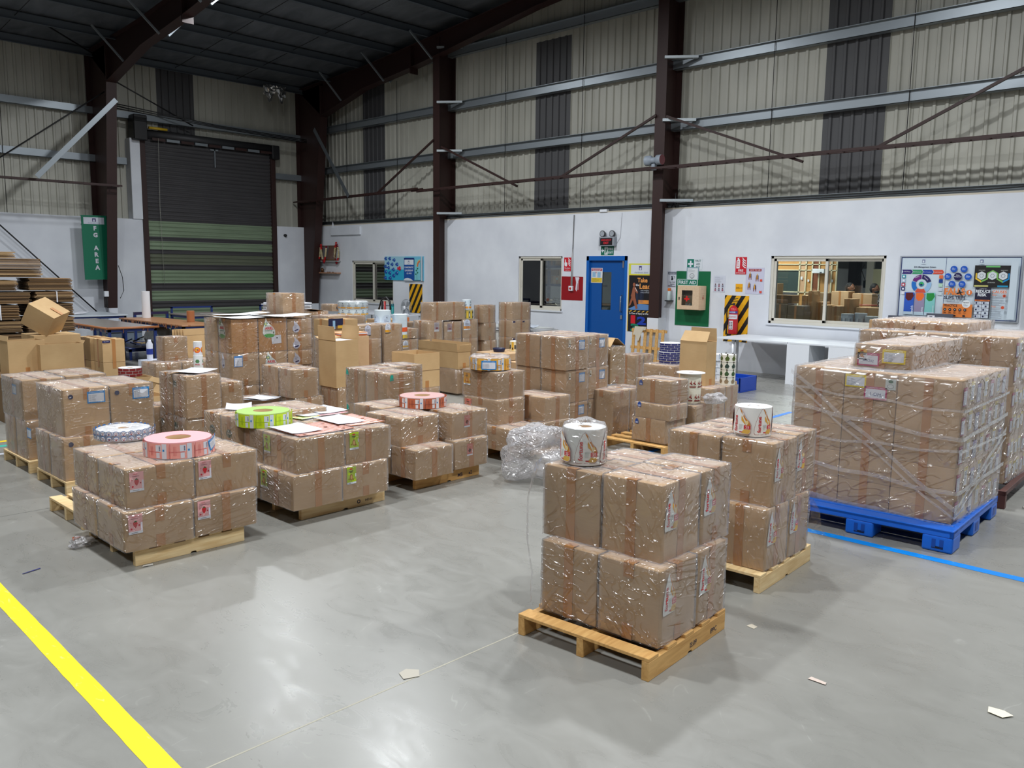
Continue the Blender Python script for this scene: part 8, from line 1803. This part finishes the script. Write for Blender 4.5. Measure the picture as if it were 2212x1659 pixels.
for y in ys: mb.box(-.03, y-.02, 0, .02, y+.02, 3.4, MCR)
for z in (1.35, 2.0, 2.17): mb.box(-.03, ys[-1], z-.015, .02, ys[0], z+.015, MCR)
mb.build('panel_frames', r)
mb = MB(); mb.box(.0, 11.34, 1.36, .02, 12.03, 1.98, mat((60, 74, 72), .1)); mb.build('dark_glazing', r)
Art().rect(0, 0, .06, .09, (226, 228, 232)).build('pinned_paper', (-.035, 11.27, 1.72), (0, -1, 0), (0, 0, 1), r); Art().rect(0, 0, .05, .07, (226, 228, 232)).build('pinned_paper', (-.035, 11.05, 1.66), (0, -1, 0), (0, 0, 1), r); Art().rect(0, 0, .05, .08, (226, 228, 232)).build('pinned_paper', (-.035, 10.34, 1.66), (0, -1, 0), (0, 0, 1), r)
r = tag(empty('air_conditioner', (23.75, 10.64, 1.91)), 'white air conditioner on the panelled partition seen through the window', 'air conditioner'); mb = MB(); mb.box(0, -.17, 0, .2, .19, .13, M_WHITE); mb.build('body', r, .01); mb = MB(); mb.box(-.004, -.10, .01, 0, -.04, .04, mat((60, 70, 84), .4)); mb.build('display', r)
mb = MB(); mb.box(26.7, 10.72, 0, 27.1, 10.98, 3.6, mat((22, 26, 38), .5)); struct(mb.build('steel_post'), 'dark post beyond the wide window')
mb = MB(); mb.box(27.34, 10.52, 1.47, 27.39, 10.74, 1.70, mat((30, 44, 50), .2)); mb.box(27.33, 10.62, 1.47, 27.34, 10.635, 1.70, M_ALU); struct(mb.build('window_4'), 'small dark window in the wall beyond')
mb = MB(); mb.box(27.3, 9.5, 2.08, 27.4, 11.6, 3.6, mat((96, 100, 100), .6)); struct(mb.build('cladding_beyond'), 'grey cladding above the wall beyond')
mb = MB(); mb.box(25.0, 9.55, 0, 25.1, 9.75, 3.5, M_ALU); mb.box(25.0, 8.9, 0, 25.05, 9.55, 2.05, mat((226, 222, 184), .5)); struct(mb.build('door_3'), 'cream door beyond the wide window')
for p, q in (((26.6, 10.75, 1.5), (26.6, 10.45, 2.2)), ((26.6, 10.35, 1.6), (26.6, 10.6, 2.2))):
    mb = MB(); mb.tube([p, q], .012, M_BLACK, 5); struct(mb.build('brace_rod'), 'thin cross brace beyond the wide window')
# boxes, racks and rolls beyond
def bbox(x, y0, y1, z0, z1, dx, m, lab, lb=False):
    mb = MB(); mb.box(0, 0, 0, dx, y1-y0, z1-z0, m); o = mb.build('cardboard_box', bevel=.005, loc=(x, y0, z0)); tag(o, lab, 'cardboard box', 'cartons beyond the windows')
    mb = MB(); c = (y1-y0)/2; mb.box(-.002, c-.025, 0, -.0005, c+.025, z1-z0, M_TAPE); mb.build('tape', o)
    if lb: Art().rect(0, 0, .08, .07, (190, 214, 210)).build('sticker', (-.003, c+.04, (z1-z0)*.5), (0, -1, 0), (0, 0, 1), o)
    return o
i = 0
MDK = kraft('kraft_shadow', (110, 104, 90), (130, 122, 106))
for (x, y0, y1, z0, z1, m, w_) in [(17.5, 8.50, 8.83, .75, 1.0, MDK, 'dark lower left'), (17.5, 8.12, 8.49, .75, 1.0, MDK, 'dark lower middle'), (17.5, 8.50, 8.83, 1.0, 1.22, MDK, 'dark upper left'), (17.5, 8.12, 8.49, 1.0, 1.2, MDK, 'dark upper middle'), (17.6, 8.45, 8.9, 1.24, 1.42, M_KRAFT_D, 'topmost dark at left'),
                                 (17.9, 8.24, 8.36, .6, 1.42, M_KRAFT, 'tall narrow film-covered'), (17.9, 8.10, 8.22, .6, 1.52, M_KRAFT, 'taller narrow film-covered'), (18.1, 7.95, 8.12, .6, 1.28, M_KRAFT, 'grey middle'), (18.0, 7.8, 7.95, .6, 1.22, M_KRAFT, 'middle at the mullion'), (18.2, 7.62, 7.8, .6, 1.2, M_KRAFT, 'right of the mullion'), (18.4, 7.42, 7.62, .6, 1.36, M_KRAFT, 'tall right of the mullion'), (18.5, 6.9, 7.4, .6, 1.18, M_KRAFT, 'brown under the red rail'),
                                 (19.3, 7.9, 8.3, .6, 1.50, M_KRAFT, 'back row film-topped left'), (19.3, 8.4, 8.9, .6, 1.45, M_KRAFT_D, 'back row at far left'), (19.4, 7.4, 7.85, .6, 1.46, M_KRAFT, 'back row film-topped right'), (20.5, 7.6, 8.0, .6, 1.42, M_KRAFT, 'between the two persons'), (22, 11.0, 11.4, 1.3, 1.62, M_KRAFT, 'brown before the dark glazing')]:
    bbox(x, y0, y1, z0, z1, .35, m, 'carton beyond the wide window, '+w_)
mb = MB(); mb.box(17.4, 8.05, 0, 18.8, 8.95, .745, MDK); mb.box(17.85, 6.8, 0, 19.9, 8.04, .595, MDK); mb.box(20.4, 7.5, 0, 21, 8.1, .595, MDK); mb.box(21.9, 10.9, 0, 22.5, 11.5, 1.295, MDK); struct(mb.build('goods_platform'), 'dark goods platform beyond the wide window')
mb = MB(); mb.tube([(18.95, 7.62, 1.215), (18.95, 7.1, 1.22)], .012, mat((170, 60, 60), .4), 6); tag(mb.build('red_rail'), 'thin red rail before the two persons', 'rail')
for k, (y, z, R, h) in enumerate(((6.95, .93, .12, .20), (6.72, .93, .12, .22), (6.44, .90, .14, .2), (6.60, .75, .15, .15), (6.95, .72, .13, .2))):
    roll(17.0+.1*(k % 2), y, z-.03, R, h, .03, (176, 192, 206), 'grey-blue roll beyond the wide window, %s' % ['left upper', 'middle upper', 'right upper', 'lower right', 'lower left'][k], around(R, 8, 2*PI*R/8, lambda: Art().rect(.01, .02, .03, .1, (200, 212, 222)).rect(.05, .03, .02, .08, (130, 140, 160))), (226, 234, 240), group='grey-blue rolls beyond the window')
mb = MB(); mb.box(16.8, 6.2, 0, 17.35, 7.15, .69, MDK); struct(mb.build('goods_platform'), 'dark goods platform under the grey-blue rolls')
# racking beyond the narrow window
r = tag(empty('pallet_rack', (18, 15.2, 0)), 'blue pallet racking seen through the narrow window', 'rack')
for y in (0.75, 1.55, 3.2):
    for x in (0, .9): mb = MB(); mb.box(x, y, 0, x+.06, y+.07, 2.6 if y > 1 else 1.9, M_BLUE); mb.build('upright', r)
for z in (1.46, 1.98):
    for x in (0, .9): mb = MB(); mb.box(x, -.6, z, x+.05, 3.2, z+.06, M_BLUE); mb.build('beam', r)
for z in (1.50, 2.02): mb = MB(); mb.box(.02, -.6, z, .93, 3.2, z+.02, M_GALV); mb.build('shelf_deck', r)
for (y0, y1, z0, z1, m, lb, w_) in [(15.28, 15.55, 1.522, 1.74, M_KRAFT, True, 'shelf, rightmost with label'), (15.57, 15.88, 1.522, 1.75, M_KRAFT, True, 'shelf, second from right with label'), (15.9, 16.15, 1.522, 1.75, M_KRAFT, False, 'shelf, third from right'), (16.5, 16.70, 1.522, 1.78, M_KRAFT, False, 'shelf, beside the upright'), (15.4, 15.66, 1.76, 1.94, M_KRAFT, False, 'shelf, upper light one'), (15.68, 16.25, 1.76, 1.93, M_KRAFT_D, False, 'shelf, upper dark one'), (16.3, 16.5, 1.78, 1.90, M_KRAFT_D, False, 'shelf, tilted dark one'), (15.82, 16.05, 2.045, 2.3, mat((70, 60, 56), .8), False, 'top deck, dark one'), (15.55, 15.8, 2.045, 2.3, M_KRAFT, False, 'top deck, light one')]:
    bbox(18.08, y0, y1, z0, z1, .4, m, 'carton on the racking '+w_, lb)
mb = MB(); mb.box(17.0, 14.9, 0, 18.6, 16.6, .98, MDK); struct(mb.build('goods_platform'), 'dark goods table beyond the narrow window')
R_ = random.Random(6); mb = MB()
for k in range(150):
    x, y = 17.05+R_.random()*.9, 14.95+R_.random()*1.5; s = R_.uniform(.03, .09); a_ = R_.uniform(0, 3); z = .98+R_.random()*.15
    mb.add([(x, y, z), (x+s*math.cos(a_), y+s*math.sin(a_), z+R_.uniform(-.02, .04)), (x+s*math.cos(a_+1.2), y+s*math.sin(a_+1.2), z+R_.uniform(0, .06)), (x+s*.5*math.cos(a_+2), y+s*.5*math.sin(a_+2), z+.02)], [(0, 1, 2, 3)], mat([(206, 206, 196), (176, 170, 156), (226, 226, 222), (150, 130, 100)][k % 4], .7))
tag(mb.build('paper_offcuts'), 'heap of paper offcuts on the table beyond the narrow window', 'paper offcuts', kind='stuff')
pile('paper_stack', 16.6, 15.45, .62, .5, .55, 8, .03, [mat((216, 222, 230), .6)], 'white paper stack behind the narrow window', 'paper stack', .03, 22)
mb = MB(); mb.box(16.3, 15.1, 0, 16.9, 15.8, .618, MDK); struct(mb.build('goods_platform'), 'dark support of the paper stack beyond')

# ------------------------------------------------------------------ the two persons beyond the window
def person(loc, rz, lab, hgt, shirt, pants, pose, skin=(120, 80, 60), beard=True):
    r = tag(empty('person', loc, rz), lab, 'person'); k = hgt/1.70; MS = mat(skin, .5); mb = MB()
    def ell(c, a, m=MS, mbx=None, n=14):
        (mbx or mb).lathe([(math.cos(t)*1.0, math.sin(t)) for t in [(-.5+i/8)*PI for i in range(9)]], m, n, (0, 0, 0), T=Matrix.Translation(Vector(c)*k)@Matrix.Diagonal((a[0]*k, a[1]*k, a[2]*k, 1)))
    def limb(M_, pts, rad, m): M_.tube([Vector(p)*k for p in pts], 0, m, 12, True, [q*k for q in rad])
    # faces +X; head with face
    ell((.005, 0, 1.585), (.098, .078, .115)); ell((.03, 0, 1.54), (.072, .06, .075)); ell((.103, 0, 1.57), (.022, .014, .022)); ell((.085, 0, 1.525), (.018, .026, .009)); ell((.09, 0, 1.60), (.014, .045, .010))
    for s in (-1, 1): ell((-.005, s*.08, 1.575), (.02, .012, .03)); ell((.086, s*.03, 1.588), (.012, .016, .009))
    limb(mb, [(0, 0, 1.36), (.01, 0, 1.50)], [.058, .052], MS)
    ell((0, 0, 1.22), (.11, .17, .2)); ell((0, 0, .98), (.11, .15, .14)); limb(mb, [(0, 0, .92), (0, 0, 1.3)], [.14, .15], MS)
    arms = pose
    for sh, el, wr, fd in arms:
        limb(mb, [sh, el], [.052, .042], MS); limb(mb, [el, wr], [.042, .028], MS); w0 = Vector(wr); f = Vector(fd).normalized(); side = f.cross(Vector((0, 0, 1)));  side = side.normalized() if side.length > .1 else Vector((1, 0, 0))
        limb(mb, [w0, w0+f*.09], [.03, .036], MS)
        for q in range(4):
            b0 = w0+f*.085+side*(.026-.0175*q); L = [.06, .072, .066, .05][q]; limb(mb, [b0, b0+f*L*.55, b0+f*L+Vector((0, 0, -.012))], [.0095, .009, .007], MS)
        b0 = w0+f*.03+side*.03; limb(mb, [b0, b0+side*.03+f*.03, b0+side*.035+f*.06], [.011, .010, .008], MS)
    for s in (-1, 1): limb(mb, [(0, s*.09, .90), (.02, s*.09, .48), (0, s*.09, .09)], [.085, .055, .04], MS); limb(mb, [(-.04, s*.09, .04), (.16, s*.10, .035)], [.04, .035], MS)
    b = mb.build('body', r); b.data.update(); m_ = b.modifiers.new('remesh', 'REMESH'); m_.mode = 'VOXEL'; m_.voxel_size = .010; m_.use_smooth_shade = True
    # shirt
    mb = MB(); ell((0, 0, 1.24), (.135, .205, .19), shirt, mb); limb(mb, [(0, 0, .84), (0, 0, .95), (0, 0, 1.1), (0, 0, 1.28), (0, 0, 1.40), (0, 0, 1.44)], [.165, .16, .165, .165, .115, .068], shirt)
    for sh, el, wr, fd in arms: limb(mb, [sh, el], [.075, .058], shirt); limb(mb, [el, Vector(el).lerp(Vector(wr), .9)], [.058, .042], shirt); ell(el, (.06, .06, .06), shirt, mb); ell(sh, (.08, .08, .08), shirt, mb)
    s_ = mb.build('shirt', r); m_ = s_.modifiers.new('remesh', 'REMESH'); m_.mode = 'VOXEL'; m_.voxel_size = .012; m_.use_smooth_shade = True
    mb = MB(); limb(mb, [(0, 0, .97), (0, 0, .80)], [.152, .16], pants)
    for s in (-1, 1): limb(mb, [(0, s*.085, .9), (.02, s*.09, .48), (0, s*.09, .07)], [.105, .078, .065], pants)
    p_ = mb.build('trousers', r); m_ = p_.modifiers.new('remesh', 'REMESH'); m_.mode = 'VOXEL'; m_.voxel_size = .014; m_.use_smooth_shade = True
    H = mat((20, 18, 20), .7); mb = MB(); ell((-.018, 0, 1.622), (.096, .086, .095), H, mb); ell((-.05, 0, 1.58), (.07, .083, .09), H, mb); mb.build('hair', r)
    if beard: mb = MB(); ell((.04, 0, 1.515), (.066, .062, .05), H, mb); mb.build('beard', r)
    mb = MB()
    for s in (-1, 1): mb.box(-.10*k, (s*.095-.05)*k, 0, .19*k, (s*.095+.05)*k, .07*k, H)
    mb.build('shoes', r, .02, seg=2)
    return r
def check_mat():
    m, nt, b, o = nodemat('checked_cloth'); tc = N(nt, 'ShaderNodeTexCoord'); c = N(nt, 'ShaderNodeTexChecker', Scale=26.0); nt.links.new(tc.outputs['Object'], c.inputs['Vector']); c.inputs['Color1'].default_value = L3(30, 34, 48); c.inputs['Color2'].default_value = L3(196, 200, 206); nt.links.new(c.outputs['Color'], b.inputs['Base Color']); b.inputs['Roughness'].default_value = .9; return m
# -Y is to the right in the photo: both look to the right
person((20.0, 8.15, 0), -PI/2-.25, 'bearded person in a dark blue jacket, hand on hip, seen through the wide window', 1.69, mat((22, 46, 74), .8), mat((24, 30, 50), .8), [((0, .19, 1.38), (-.10, .36, 1.14), (.05, .20, .97), (.5, -.6, -.3)), ((0, -.19, 1.38), (.02, -.24, 1.10), (.12, -.22, .86), (.2, 0, -1))])
person((20.0, 7.58, 0), -PI/2-.1, 'bearded person in a black and white checked shirt, seen through the wide window', 1.68, check_mat(), mat((40, 44, 60), .8), [((0, .19, 1.38), (.0, .26, 1.10), (.10, .22, .87), (.3, 0, -1)), ((0, -.19, 1.38), (.02, -.25, 1.10), (.12, -.2, .88), (.3, 0, -1))])
